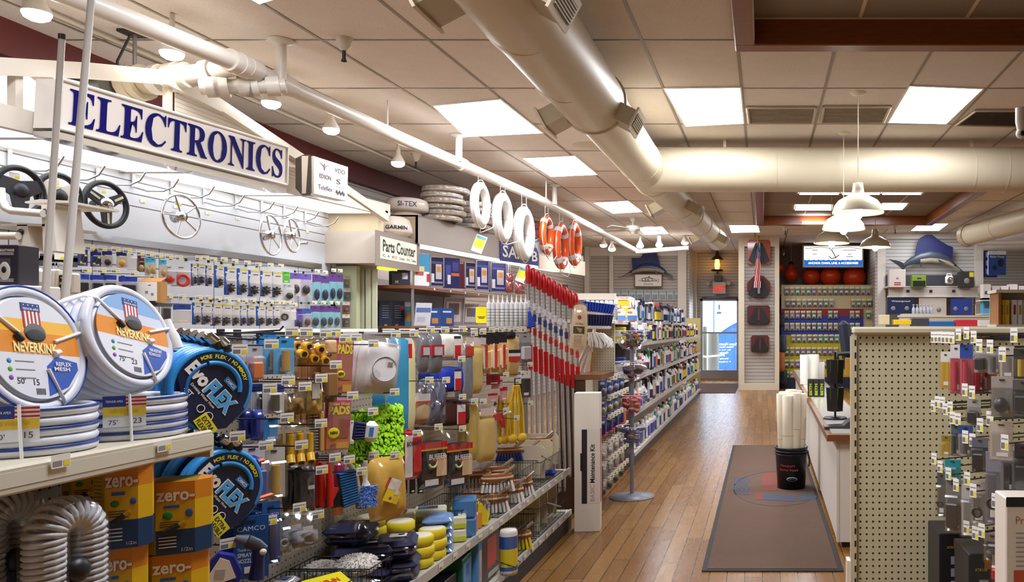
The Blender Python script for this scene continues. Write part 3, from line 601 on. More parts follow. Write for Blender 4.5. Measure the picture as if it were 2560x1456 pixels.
def wheel(bb,label,style,yaw=PI/2-.15,dist=.30,roll=0):
 cx,cy=(bb[0]+bb[2])/2,(bb[1]+bb[3])/2;X=XW+dist;Z=F*X/(cx-X0);R=(bb[3]-bb[1])/2*Z/F
 e=thing('steering_wheel',label,'steering wheel',T=frame(P(cx,cy,Z),yaw,-.06,roll),group='steering wheels on the display wall');XZ=Matrix.Rotation(PI/2,4,'X')
 rim=BLACK if style<3 else CHROME;r=.018 if style<3 else .010
 M(XZ).torus(R-r,r,rim,40,10).build('rim',e);fr={0:mat('3a3a40',.5),1:mat('ded9d0',.35),2:mat('2a2a2e',.35)}.get(style,CHROME)
 if style<3:
  for k_ in range(3):
   a=-PI/2+k_*2*PI/3 if style!=0 else(-PI/2,.35,PI-.35)[k_]
   T=Matrix.Rotation(-a,4,'Y');b=M(T);w_=.05 if style<2 else .035
   b.prism([(R*.12,-w_),(R*.95,-w_*.6),(R*.95,w_*.6),(R*.12,w_)],.022,fr if style else mat('33333a',.5));b.build('spoke',e)
   if style==2:M(T).prism([(R*.36,-.008),(R*.8,-.008),(R*.8,.008),(R*.36,.008)],.03,CHROME).build('inlay',e)
  M(XZ).lathe([(0,.03),(R*.20,.028),(R*.30,.01),(R*.3,-.02),(0,-.03)],CHROME if style==2 else(BLACK if style else mat('2f2f35',.45)),24).build('hub',e)
  if style:M(XZ).lathe([(R*.24,-.02),(R*.22,-.09),(0,-.09)],DARK,20).build('boss',e)
 else:
  for k_ in range(5):a=PI/2+k_*2*PI/5+.3;M().cyl((0,0,0),((R-r)*math.cos(a),.0,(R-r)*math.sin(a)),.006,CHROME).build('spoke',e)
  M(XZ).lathe([(0,.025),(R*.2,.02),(R*.26,-.06),(0,-.065)],CHROME,24).build('hub',e)
  if style==4:M().cyl((R*.9,0,-R*.35),(R*.9,-.07,-R*.35),.014,CHROME).build('knob',e)
 M(frame((-.02,.004,R*.55))).box((0,0,0),(.055,.001,.034),PW).box((.014,-.001,-.008),(.024,.001,.014),YEL).build('price_tag',e)
wheel((0,412,98,540),'dark grey three spoke steering wheel at the left edge',0);wheel((102,430,194,553),'black rimmed steering wheel with a white hub',1)
wheel((217,450,312,573),'black steering wheel with chrome hub and silver spoke inlays',2);wheel((410,484,498,599),'five spoke stainless steering wheel with thin rim',3)
wheel((654,535,700,640),'chrome steering wheel turned edge-on, nearer of the pair',3,1.66);wheel((708,545,752,633),'chrome steering wheel with a knob turned edge-on, farther of the pair',4,1.70)
for i,(x,y)in enumerate(((357,503),(440,517),(519,533),(594,546),(769,580))):
 p=PX(x,y,XW+.004);tag(M(frame(p,PI/2)).box((0,0,0),(.05,.001,.026),PW).box((.012,-.001,-.004),(.022,.001,.014),YEL).build('price_tag'),'small price tag stuck on the display panel, %s from the wheel with silver spokes'%nth(i),'price tag','price tags on the display panel')
 # ---- small hanging packs on this wall
XT=XW+.20
def pack(bb,label,cat='package',cols=('1d3f94','d9d9dc'),prod=None,X=XT,Z=None,yaw=1.0,group='packages on the display wall',name='hanging_package',txt=None,filmy=True,d=.03):
 p,w,h=fit(bb,Z,X if Z is None else None,yaw);b=M();c1,c2=cols
 b.box((0,0,h*.36),(w,.004,h*.28),mat(c1,.4));b.box((0,0,-h*.14),(w,.004,h*.72),mat(c2,.45))
 b.box((0,-.003,h*.42),(w*.25,.002,h*.03),DARK)
 if prod:
  pc,kind=prod;m_=mat(pc,.4)
  if kind=='ball':b.ball((0,-d*.5,-h*.2),(w*.34,d*.5,h*.2),m_,10,6)
  elif kind=='box':b.box((0,-d*.5,-h*.15),(w*.7,d,h*.45),m_,bev=.004)
  elif kind=='tube':b.cyl((0,-d*.5,-h*.4),(0,-d*.5,h*.15),w*.2,m_,10)
  elif kind=='L':b.cyl((-w*.1,-d*.5,-h*.3),(w*.15,-d*.5,h*.05),w*.16,m_,8);b.ball((-w*.2,-d*.5,-h*.32),w*.15,YEL,8,6);b.ball((w*.22,-d*.5,h*.08),w*.15,YEL,8,6)
  elif kind=='ring':b.torus(w*.3,w*.1,m_,16,6,T=frame((0,-d*.5,-h*.2))@Matrix.Rotation(PI/2,4,'X'))
 if txt:b.text(txt,w*.8,h*.08,PW if c1!='d9d9dc' else DARK,c=(0,-.0045,h*.3),keep=True)
 b.box((w*.05,-.0028,-h*.36),(w*.5,.001,h*.10),PW)
 o=b.build(name,T=frame(p,yaw))
 if filmy:M().box((0,-d*.6,-h*.12),(w*.95,d*1.1,h*.72),FILM,bev=.006).build('clear_shell',o)
 return tag(o,label,cat,group)
 # impellers: card, blister, rotor
def make_impeller():
 e=thing('impeller_card',None,'package',group='impeller cards on the display wall');w,h=.10,.22
 b=M();b.box((0,0,0),(w,.003,h),mat('d6d3cf',.45));b.prism([(-w/2,h/2),(-w*.18,h/2),(-w*.36,h*.1),(-w*.05,-h/2),(-w/2,-h/2)],.0042,mat('1f56b5',.35));b.box((w*.12,-.0005,h*.465),(w*.74,.004,h*.06),mat('d8c640',.4));b.box((w*.16,-.0015,h*.33),(w*.4,.002,h*.035),mat('40506e'));b.ball((-w*.34,-.001,h*.3),(w*.08,.004,w*.08),mat('e4e6ee'));b.build('card',e)
 b=M(Matrix.Rotation(PI/2,4,'X'));b.lathe([(.0,.03),(.014,.03),(.016,.008),(.016,.0)],mat('2a2a2e'),12,Matrix.Translation((0,-h*.25,0)))
 for k_ in range(8):T=Matrix.Translation((0,-h*.25,.015))@Matrix.Rotation(k_*PI/4,4,'Z');b.prism([(.012,-.004),(.034,-.003),(.036,.002),(.012,.006)],.026,mat('232327',.5),T@Matrix.Rotation(PI/2,4,'X'))
 b.build('rotor',e);M().box((0,-.02,-h*.2),(w*.9,.036,h*.5),FILM,bev=.01).build('blister',e);return e
IMP=make_impeller();used=False
def impeller(bb,label,yaw=1.0):
 global used
 p,w,h=fit(bb,X=XT,yaw=yaw);T=frame(p,yaw)@Matrix.Diagonal((w/.10,1.2,h/.22,1))
 if not used:used=True;IMP.matrix_basis=T;IMP['label']=label
 else:dup(IMP,T,label)
r1=[(477,660,493,715),(490,660,513,714),(513,664,530,716),(536,664,560,720),(560,668,590,738),(592,672,620,738),(618,676,650,742),(648,678,680,742),(674,680,706,744)]
r2=[(480,757,503,812),(500,757,530,812),(526,760,555,815),(548,762,580,815),(575,764,600,815),(598,765,617,815),(615,764,638,815),(640,766,664,815),(662,768,682,815),(680,768,700,815)]
for i,bb in enumerate(r1):impeller(bb,'blue and white impeller card, %s from the left in the upper impeller row'%nth(i));hook((bb[0]+bb[2])/2+12,bb[1]-14,'price tag hook over the %s impeller card of the upper row'%nth(i),XT+.02)
for i,bb in enumerate(r2):impeller(bb,'blue and white impeller card, %s from the left in the lower impeller row'%nth(i));hook((bb[0]+bb[2])/2+5,bb[1]-12,'price tag hook over the %s impeller card of the lower row'%nth(i),XT+.02)
def wp(bb,label,tagpos=None,**k):
 o=pack(bb,label,**k)
 if tagpos:hook(*tagpos,'price tag hook over the '+' '.join(label.split()[:10]),k.get('X',XT)+.02)
NV='24307a'
wp((194,622,219,665),'navy blister pack with yellow ended plug, first right of the white rods',(224,620),cols=(NV,NV),prod=('1b1b1f','L'))
wp((226,630,253,667),'navy blister pack with yellow ended plug, second right of the white rods',(255,623),cols=(NV,NV),prod=('1b1b1f','L'))
wp((255,628,280,668),'navy and cream blister pack with yellow cap, third right of the white rods',(289,625),cols=(NV,'cfc4b4'),prod=('1b1b1f','ball'))
wp((291,630,316,670),'navy and cream blister pack with yellow cap, fourth right of the white rods',(318,628),cols=(NV,'d4c9b6'),prod=('d9a528','ball'))
wp((318,633,342,678),'plain white bagged pack beside the navy blister packs',(350,633),cols=('ececec','e4e4e6'))
wp((342,645,361,680),'small red and black pack right of the plain white one',(374,637),cols=('7b2226','2a2426'),prod=('c9a14a','ball'))
for i,bb in enumerate(((362,645,373,690),(373,645,389,690),(398,650,416,696))):wp(bb,'cyan topped narrow card, %s in the row beside the small red pack'%nth(i),(397+25*i,640+3*i),cols=('45b4d6','d6cfc8'),prod=('c49a3a','ball'))
wp((374,672,389,708),'narrow red carded pack hanging under the cyan topped cards',(383,693),cols=('c8323a','d8d2cc'))
for i,(bb,t)in enumerate((((192,686,223,735),(217,676)),((225,688,259,735),(254,678)),((258,688,291,735),(288,678)),((297,692,343,740),(335,685)))):wp(bb,'blue topped boxed light pack, %s from the white rods in the lower row'%nth(i),t,cols=('2a45b0','b9b6c0'),prod=('26262c','box'))
wp((405,665,441,712),'clear pack with grey printed card left of the red float',None,cols=('dadde0','c4ccd0'),prod=('c23030','ball'))
wp((428,665,477,717),'clear pack with a red float and grey barcode card',None,cols=('dadde0','d2dade'),prod=('d02a26','ring'),d=.06)
wp((704,680,724,708),'bright green small card right of the upper impeller row',None,cols=('4bb52a','55c233'));wp((709,712,736,752),'clear pack with a black cone under the green card',None,cols=('c9c9c9','d4d4d2'),prod=('1d1d20','ball'))
wp((725,683,752,740),'purple card with white bracket, left of the purple pair',None,cols=('6a52a8','dcd8dc'),prod=('2a2530','ball'));wp((750,685,778,742),'purple card with black knob, right of the purple pair',None,cols=('6d58b0','b9b2c8'),prod=('222228','ball'))
for i,bb in enumerate(((781,687,801,758),(801,690,823,758),(822,685,840,756),(838,686,858,756))):wp(bb,'teal card with dark round lens, %s in the upper teal row'%nth(i),(bb[0]+12,bb[1]-8),cols=('5b3a86','7fc0cc'),prod=('1d2444','ball'))
for i,bb in enumerate(((776,765,800,822),(798,765,819,822),(816,765,834,820),(833,766,851,820))):wp(bb,'teal card with dark round lens, %s in the lower teal row'%nth(i),(bb[0]+10,bb[1]-7),cols=('5b3a86','7fc0cc'),prod=('1d2444','ball'))
wp((403,745,427,806),'grey blister pack left of the lower impeller row',(422,742),cols=('b8b8bc','c4c4c6'),prod=('3a3a40','box'));wp((433,762,477,810),'clear pack with blue headed white card and barcode, lower row',(455,743),cols=('27479c','e2e0de'),prod=None)
wp((698,768,722,803),'pack with a black and white pulley ring, lower row',(706,757),cols=('c9c9c6','d4d2ce'),prod=('1d1d20','ring'));wp((722,770,740,800),'white folded pack beside the pulley ring pack',(722,759),cols=('dcdcdc','e6e4e2'));wp((737,772,757,826),'purple pack with a dark disc, lower row',(737,763),cols=('4a3a98','5a4aa8'),prod=('1c1a24','ball'));wp((758,772,778,820),'blue pack with a copper round part, lower row',None,cols=('3a5aa8','a8b0c0'),prod=('6a3a24','ball'))
# ---- shelf of transducer mounts left of the wall goods
XM=-3.3;SHD=mat('3d3c40',.6)
def bb_box(bb,Z,dep,m,z_bottom=None):
 p0,p1=P(bb[0],bb[3],Z),P(bb[2],bb[1],Z);return(p0+p1)/2+Vector((0,dep/2,0)),(p1.x-p0.x,dep,p1.z-p0.z)
a_,c_=PX(-60,625,XM),PX(194,640,XM);e=thing('wall_shelf','narrow dark shelf holding the white pedestal mounts','shelf',loc=a_);d_=c_-a_
M().slab([(0,0,0),d_,d_-Vector((0,0,.055)),(0,0,-.055)],(-.03,0,0),SHD).build('front_edge',e);M().slab([(0,0,-.01),d_-Vector((0,0,.01)),d_+Vector((XW-XM,0,-.01)),(XW-XM,0,-.01)],(0,0,-.02),SHD).build('board',e)
for i,(x,y)in enumerate(((84,636),(150,642))):p=PX(x,y,XM+.003)-e.location;M(frame(p,PI/2)).box((0,0,0),(.06,.001,.03),PW).box((.014,-.001,-.006),(.026,.001,.014),YEL).build('price_tag',e)
a_,c_=PX(100,738,XM),PX(190,742,XM);e=thing('wall_shelf','lower narrow dark shelf under the white spray bottles','shelf',loc=a_);d_=c_-a_
M().slab([(0,0,0),d_,d_-Vector((0,0,.04)),(0,0,-.04)],(-.03,0,0),SHD).build('front_edge',e);M().slab([(0,0,-.01),d_-Vector((0,0,.01)),d_+Vector((XW-XM,0,-.01)),(XW-XM,0,-.01)],(0,0,-.02),SHD).build('board',e)
MW=mat('e6e0d4',.35)
def mount(Z,col,plate,arm,label):
 e=thing('pedestal_mount',label,'mount',loc=P(*col[0],Z));o_=e.location
 def sl(pts,d):return[P(x,y,Z)-o_ for x,y in pts]
 M().slab(sl(col[1:],0),(0,.14,0),MW).build('column',e);b=M();b.slab(sl(plate,0),(0,.26,.0),MW);b.build('plate',e)
 if arm:M().tube([P(x,y,Z-.02)-o_ for x,y in arm],.016,MW,10).build('arm',e)
 c=P(*col[1],Z)-o_;M().lathe([(.0,.005),(.012,.004),(.013,0)],BLACK,12,frame(c+Vector((.02,-.004,-.03)))@Matrix.Rotation(PI/2,4,'X')).build('plug',e)
mount(3.3,[(125,628),(103,512),(130,512),(142,628),(108,628)],[(62,504),(100,498),(172,502),(172,508),(100,507),(62,508)],[(0,470),(2,500),(14,520),(30,528),(108,534)],'tall white pedestal mount with bent arm on the dark shelf')
mount(3.3,[(60,622),(42,562),(68,562),(80,622),(48,622)],[(2,561),(50,557),(112,561),(112,566),(50,565),(2,565)],[(-30,590),(46,590)],'short white pedestal mount at the left edge of the dark shelf')
for i,(x0,x1,y0)in enumerate(((117,126,660),(124,133,660),(133,142,660),(142,179,672))):
 p0=P(x0,735,3.6);w_=(x1-x0)*3.6/F;h_=(735-y0)*3.6/F;e=thing('spray_bottle','white spray bottle %s'%('with black and yellow label in front' if i==3 else 'standing in the row behind the labelled one, %s from left'%nth(i)),'bottle',loc=p0+Vector((w_/2,.03,0)),group='spray bottles on the lower wall shelf')
 M().box((0,0,h_*.42),(w_,.05,h_*.84),MW,bev=.008).build('bottle',e);b=M();b.cyl((0,0,h_*.84),(0,0,h_*.95),.008,mat('b9b9bb'));b.box((-.006,0,h_*1.0),(.03,.014,h_*.12),mat('b5b5b8'),bev=.003);b.build('trigger',e)
 if i==3:
  b=M(frame((0,-.026,h_*.42)));b.box((0,0,0),(w_*.8,.001,h_*.62),mat('24232a'));b.box((0,-.001,h_*.22),(w_*.6,.001,h_*.05),YEL);b.box((-w_*.1,-.001,0),(w_*.5,.001,h_*.10),mat('d8c23a'));b.box((0,-.001,-h_*.2),(w_*.7,.001,h_*.12),mat('3a4a80'));b.build('label',e)
e=thing('camera_box','black retail box with a pictured camera at the left edge','box',loc=P(5,712,2.7));w_,h_=82*2.7/F,100*2.7/F
b=M();b.box((0,.04,h_/2),(w_,.08,h_),mat('2a2630',.45),bev=.003);b.build('carton',e);b=M(frame((0,-.0012,0)));b.text('NIGHTWAVE',.052,.009,PW,c=(.016,0,h_*.86),bold=.02);b.box((.005,0,h_*.56),(.05,.001,h_*.2),mat('4a4650'));b.ball((.01,0,h_*.34),(.02,.003,.032),mat('cfc8c2'));b.ball((.01,-.002,h_*.37),(.009,.003,.012),BLACK)
for q in range(3):b.box((.0,0,h_*(.80-.025*q)),(.08,.001,.003),mat('9a96a0'))
for q in range(3):b.box((.0,0,h_*(.14-.03*q)),(.08,.001,.003),mat('9a96a0'))
b.build('print',e)
e=thing('dome_camera','white camera with a glossy black face behind the hose coil','camera',loc=P(64,712,2.85));M().box((0,.03,.03),(.05,.06,.062),MW,bev=.012).build('body',e);M().ball((.008,-.002,.035),(.017,.012,.026),mat('0c0c0e',.08)).build('lens_face',e)
tag(M().box((0,.06,-.03),(.17,.14,.06),PW,bev=.004).build('display_stand',loc=P(5,714,2.68)),'white display stand with small print under the black camera box','stand')
e=thing('cardboard_carton','white fronted cardboard carton with open brown flap on the left wall','box',loc=P(374,757,5.62));w_,h_=56*5.62/F,52*5.62/F
b=M();b.box((0,.03,h_/2),(w_,.06,h_),mat('b98446',.7));b.quad((-w_/2,-.001,.012),(w_*.34,-.001,.012),(w_*.34,-.001,h_),(-w_/2,-.001,h_),PW);b.build('carton',e);b=M(frame((0,-.002,0)))
b.box((.0,0,h_*.84),(.02,.001,.005),REDM);b.box((-.02,0,h_*.5),(.02,.001,.02),GREY);b.box((.02,0,h_*.4),(.018,.001,.018),GREY);b.box((-.02,0,.006),(w_*.8,.001,.012),BLACK);b.build('print',e);M().slab([(-w_/2,0,h_+.002),(w_/2,0,h_+.002),(w_/2,.05,h_+.03),(-w_/2,.05,h_+.03)],(0,0,-.002),mat('c98f4c',.7)).build('flap',e)
tag(M().box((-.16,.04,-.012),(.36,.30,.022),SHD).build('wall_shelf',loc=P(374,757,5.62)),'small dark ledge under the open cardboard carton on the left wall','shelf')
# tall white rods
for i,(a,c,Z,lb)in enumerate((((155,97),(116,700),2.45,'thin white rod with black tip, left of the two tall rods'),((229,-10),(160,775),2.25,'taller white rod reaching the top edge, right of the two tall rods'))):
 p,q=P(*a,Z),P(*c,Z+.05);q=p+(q-p)*((p.z-.0)/(p.z-q.z));e=thing('antenna_rod',lb,'antenna',loc=q,group='tall white rods behind the hose coils');p=p-q
 M().tube([(0,0,0),p*.5,p*.505,p],[.019,.014,.011,.0085],mat('cfcac4',.25),12).build('rod',e)
 if i==0:M().cyl(p-Vector((0,0,.002)),p+Vector((0,0,.014)),.0095,BLACK).build('tip',e)
 # ---- cream partition and Parts Counter fascia
ZP=8.45;b=M();p0,p1=P(822,590,ZP+.06),P(948,536,ZP+.06);b.box(((XW+p1.x)/2,ZP+.10,(p0.z+p1.z)/2),(p1.x-XW,.12,p1.z-p0.z),mat('d9c7a4',.5));struct('trim_partition_block',b)
e=thing('parts_counter_fascia','beige overhead box with the lit Parts Counter sign','sign',loc=(-4.03,ZP,2.06));XF=-4.03;FA=mat('c9bdae',.5)
zt=2.40;b=M();b.box((-.285,.45,.17),(.57,.96,.34),FA);b.build('box',e)
o_=e.location;q=[Vector((XF+.012,y,z))for y,z in((8.42,2.345),(9.30,2.345),(9.30,2.11),(8.42,2.11))];qo=[p-o_ for p in q];b=M();b.slab([Vector((XF,8.33,2.03))-o_,Vector((XF,9.40,2.03))-o_,Vector((XF,9.40,2.40))-o_,Vector((XF,8.33,2.40))-o_],(.010,0,0),mat('8f8279',.45));b.build('frame',e)
M().slab(qo,(.004,0,0),emit('f4f1dc',.95,'sign_face')).build('sign_face',e);b=M();off=(.007,0,0)
b.text_quad('Parts Counter',*sub(qo,.03,.10,.97,.68),mat('2a2a22',.5),off=off,bold=.03,mx=.02,my=.02)
for u,t,cc in((.04,'C','34508c'),(.16,'A','3a80a8'),(.28,'MERCURY','a84a3a'),(.48,'Crusader','4a4438'),(.70,'H','b0442a'),(.82,'Teleflex','3a3a50')):b.text_quad(t,*sub(qo,u,.76,u+(.08 if len(t)<2 else .16),.92),mat(cc,.5),off=off,bold=.03)
b.build('lettering',e)
GT=emit('d8e85a',1.1,'green_tube');tag(M().box((0,0,0),(.10,.55,.03),GT).build('tube_light',loc=(-4.2,9.10,2.04)),'greenish tube light under the Parts Counter box','lamp')
b=M();
for i in range(9):b.box((-4.5+.035*i,8.72+.05*(i%2),1.0),(.05,.02,2.04),mat('c9cdb2',.6))
tag(b.build('vertical_blind'),'pale green vertical blind in the doorway under the Parts Counter box','blind')
struct('trim_doorway',M().box((-4.45,8.60,1.02),(.22,.08,2.04),mat('b6bb98',.6)))
for i,(bb,cs)in enumerate((((857,690,873,720),('9a8a52','5a4a30')),((858,722,876,752),('b0b0a8','4a4a48')),((856,755,874,785),('c8c8c4','6a3a3a')),((856,787,874,818),('d0ccc0','2a2a28')))):pack(bb,'small clear pack hanging beside the doorway blind, %s from the top'%nth(i),cols=cs,prod=(cs[1],'ball'),X=-4.42,group='packs beside the doorway')
# ================================================================= parts shelf, life rings, far shop
GREYP=mat('b9b2aa',.45);BRN=mat('7a4a22',.35);NAVY=mat('1b2244',.45)
# valance with lit underside over the chart shelf
A_,B_=Vector((-3.99,9.28,0)),Vector((-3.25,14.56,0));e=thing('chart_valance','long grey valance with lit underside above the chart boxes','valance',loc=(-3.9,10,2.36));o_=e.location
b=M();b.slab([A_+Vector((0,0,2.36))-o_,B_+Vector((0,0,2.36))-o_,B_+Vector((0,0,2.69))-o_,A_+Vector((0,0,2.69))-o_],(-.03,0,0),mat('a9a39c',.35));b.build('front_panel',e)
b=M();b.slab([A_+Vector((0,0,2.67))-o_,B_+Vector((0,0,2.67))-o_,Vector((-4.68,14.56,2.67))-o_,Vector((-4.9,9.28,2.67))-o_],(0,0,.02),GREYP);b.slab([A_+Vector((0,0,2.36))-o_,A_+Vector((0,0,2.69))-o_,Vector((-4.9,9.28,2.69))-o_,Vector((-4.9,9.28,2.36))-o_],(0,.02,0),mat('b6a58e',.5));b.build('top_board',e)
ST=emit('fff4f0',STRIP_POWER,'under_light')
b=M();b.slab([A_+Vector((-.06,.06,2.40))-o_,B_+Vector((-.06,0,2.40))-o_,B_+Vector((-.55,0,2.40))-o_,A_+Vector((-.55,.06,2.40))-o_],(0,0,.02),ST);b.build('under_light',e)
# chart shelf unit
e=thing('chart_shelf','brown edged shelf unit with steel posts holding the chart boxes','shelf',loc=(-4.25,10.32,0))
M().box((0,0,1.84),(.62,2.7,.035),BRN).build('upper_board',e);M().box((0,0,1.385),(.62,2.7,.03),BRN).build('lower_board',e);M().box((-.30,0,.98),(.03,2.7,1.96),mat('8d8a90',.6)).build('back_panel',e)
for y_ in(-1.26,1.28):M().cyl((.29,y_,0),(.29,y_,1.83),.018,STEEL).build('post',e)
for i,y_ in enumerate((-.2,.3,.8,-.7)):M(frame((.312,y_,1.845),PI/2)).box((0,0,0),(.04,.001,.022),PW).build('price_tag',e)
tag(M().cyl((-3.88,12.25,0),(-3.88,12.25,2.36),.022,STEEL).build('steel_pole'),'thin steel pole from floor to valance behind the mop handles','pole')
struct('trim_grey_backdrop',M().box((-4.66,10.6,1.15),(.05,3.6,2.3),mat('aca6a8',.6)))
def panelbox(bb,label,cat='chart',X=-4.0,yaw=.85,dep=.04,base='1c1f3c',art=(),txt=(),name='chart_box',group='chart boxes on the brown shelf',frame_c=None,lean=0.0,Z=None):
 p,w,h=fit(bb,Z,X if Z is None else None,yaw);T=frame(p,yaw,lean);b=M();b.box((0,dep/2,0),(w,dep,h),mat(base,.35),bev=.002);o=b.build(name,T=T);tag(o,label,cat,group)
 if frame_c:
  b=M()
  for c_,d_ in(((0,-.004,h/2-.006),(w,.012,.012)),((0,-.004,-h/2+.006),(w,.012,.012)),((-w/2+.006,-.004,0),(.012,.012,h)),((w/2-.006,-.004,0),(.012,.012,h))):b.box(c_,d_,mat(frame_c,.3))
  b.build('frame',o)
 if art or txt:
  b=M()
  for i,(u,v,du,dv,c)in enumerate(art):b.box(((u-.5)*w,-.0012-.0002*i,(.5-v)*h),(du*w,.001,dv*h),mat(c,.4))
  for(t,u,v,du,dv,c)in txt:b.text(t,du*w,dv*h,mat(c,.5),c=((u-.5)*w,-.003,(.5-v)*h),keep=True,bold=.02)
  b.build('print',o)
 return o
MENU=[(.5,.2,.8,.08,'4a4a78'),(.62,.5,.42,.5,'b9b4c0'),(.62,.42,.3,.18,'c08a40'),(.2,.72,.2,.3,'d4d4e0'),(.6,.86,.6,.06,'7a7aa8')]
panelbox((980,675,1026,713),'dark blue chart box with a small gold anchor at the left of the upper shelf',X=-4.12,art=[(.7,.4,.3,.4,'c4c6d0')],txt=[('M',.25,.8,.3,.2,'c8a84a')],base='22263c',dep=.08)
panelbox((1036,634,1074,715),'tall blue and white chart box picturing a harbour town',base='dfe4ea',art=[(.5,.28,1,.55,'3f8fb8'),(.4,.5,.5,.2,'d8c48a'),(.35,.62,.5,.12,'b0584a'),(.9,.75,.18,.25,'c03030')],dep=.05)
panelbox((1075,642,1110,717),'framed dark chart pack right of the tall harbour chart box',art=MENU,frame_c='8c8894');panelbox((1111,645,1150,721),'navy pair of chart packs in the middle of the upper shelf',base='23275a',art=[(.25,.5,.3,.5,'3c4488'),(.7,.55,.5,.1,'b86a3a'),(.3,.72,.2,.3,'d4d4e0'),(.72,.3,.4,.3,'3a3f7c')])
panelbox((1150,660,1160,722),'thin dark red chart pack between the navy pair and framed packs',base='5a1c30');panelbox((1162,656,1190,723),'framed dark chart pack, third from the right on the upper shelf',art=MENU,frame_c='8c8894',base='2a2a3e')
panelbox((1190,651,1223,726),'framed blue chart pack, second from the right on the upper shelf',art=MENU,frame_c='8c8894',base='26306a');panelbox((1226,657,1266,731),'framed blue chart pack, rightmost on the upper shelf',art=MENU,frame_c='8c8894',base='2a3468')
DOT=[(.5,.18+.09*i,.5,.02,'a8acc0')for i in range(6)]
g2_='boxes on the lower chart shelf'
panelbox((948,753,980,819),'navy box with white lines and gold emblem, left of the lower shelf pair',X=-4.32,base='1d2b4a',art=DOT,txt=[('M',.5,.92,.4,.1,'c8a84a')],group=g2_,dep=.10);panelbox((978,753,1012,819),'navy box with white lines and gold emblem, right of the lower shelf pair',X=-4.3,base='1d2b4a',art=DOT+[(.8,.25,.3,.16,'b03a3a')],txt=[('M',.4,.92,.4,.1,'c8a84a')],group=g2_,dep=.10)
panelbox((1006,754,1038,818),'sky blue box with sailing boats on the lower chart shelf',X=-4.25,base='4aa0c8',art=[(.5,.12,.8,.16,'dfe8ee'),(.5,.6,.6,.35,'d89a4a'),(.85,.8,.2,.3,'c03030')],group=g2_,dep=.05)
panelbox((1038,758,1078,816),'white and blue leaning chart sheet pack on the lower shelf',base='d8dde6',art=[(.5,.3,.9,.2,'5a7ab8'),(.4,.7,.5,.2,'b8c4d8')],lean=.2,group=g2_,dep=.02);panelbox((1062,771,1101,816),'blue boxed model ship kit, left of the two on the lower shelf',base='1c4a96',art=[(.65,.7,.4,.3,'c08a3a'),(.5,.2,.6,.1,'d8dce8')],group=g2_,dep=.08);panelbox((1100,771,1135,816),'blue boxed model ship kit, right of the two on the lower shelf',base='1c4a96',art=[(.65,.7,.4,.3,'c08a3a'),(.5,.2,.6,.1,'d8dce8')],group=g2_,dep=.08)
panelbox((1108,744,1160,816),'grey framed chart leaning behind the blue kits',base='9a98a0',art=[(.5,.5,.7,.7,'d8d4d4'),(.5,.4,.5,.4,'7a6a68')],X=-4.2,lean=.12,group=g2_,frame_c='c4c0bc',dep=.02);panelbox((1154,760,1196,814),'grey framed chart leaning beside the yellow carton',base='8d8b92',art=[(.55,.5,.7,.7,'cfcaca'),(.55,.4,.5,.4,'70666a')],X=-4.1,lean=.12,group=g2_,frame_c='b4b0ae',dep=.02)
panelbox((1190,768,1217,808),'bright yellow carton at the end of the near gondola top','box',X=-1.75,base='f0e100',art=[(.5,.62,.7,.04,'4a4a20'),(.5,.7,.5,.04,'4a4a20')],name='yellow_carton',group=None,dep=.05,yaw=.3)
# radar domes
RW=mat('ded2c8',.2)
def tw(b,t,p,w,h,m,R,dz,a0,sp=1):
 vs,fs,tw_,th=text_mesh(t,.02,1.0);out=[]
 for x,y in vs:a=a0+(x/tw_)*w/R;out.append((p[0]+R*math.sin(a),p[1]-R*math.cos(a),p[2]+y/th*h));
 b.add(out,fs,m)
c=P(1018,545,9.65);e=thing('radar_dome','wide white radar dome lettered SI-TEX on top of the valance','radar',loc=(c.x,c.y,2.70));M().lathe([(0,.235),(.17,.232),(.225,.21),(.245,.17),(.245,.10),(.225,.075),(0,.07)],RW,36).build('dome',e);M().lathe([(.15,.075),(.17,.03),(.19,.0),(0,0)],RW,28).build('base',e);b=M();tw(b,'SI-TEX',(0,0,.145),.22,.06,mat('22306e',.4),.2475,0,.42);b.build('lettering',e)
c=P(992,596,9.1);e=thing('radar_dome','smaller white radar dome lettered GARMIN on the Parts Counter box','radar',loc=(-4.18,c.y,2.405));M().lathe([(0,.24),(.10,.235),(.16,.20),(.185,.12),(.195,.06),(.19,.05),(.13,0),(0,0)],RW,36).build('dome',e);b=M();tw(b,'GARMIN',(0,0,.10),.24,.045,mat('22222a',.4),.197,0,.55);b.build('lettering',e)
# stacked bagged life rings
BAGW=film('f6f2ee',.22,.12,.05,'ring_bag');RINGW=mat('d9d4cd',.4)
i=0
for sx_,n_,y0_ in((1108,6,9.95),(1185,5,10.75)):
 for j in range(n_):
  c=P(sx_+(4 if j%2 else-5),560,y0_);z=2.695+.035+.072*j;T=frame((c.x,c.y+.02*(j%3),z),.3*j,.02*(j%2));R_=.215 if j<n_-1 else .25
  o=M().torus(R_,.036,RINGW,28,8).build('bagged_life_ring',T=T);tag(o,'bagged white life ring lying flat, %s from bottom of the %s valance stack'%(nth(j),'nearer' if sx_<1150 else 'farther'),'life ring','bagged life rings stacked on the valance')
  M().torus(R_,.040,BAGW,20,6).build('plastic_bag',o);i+=1
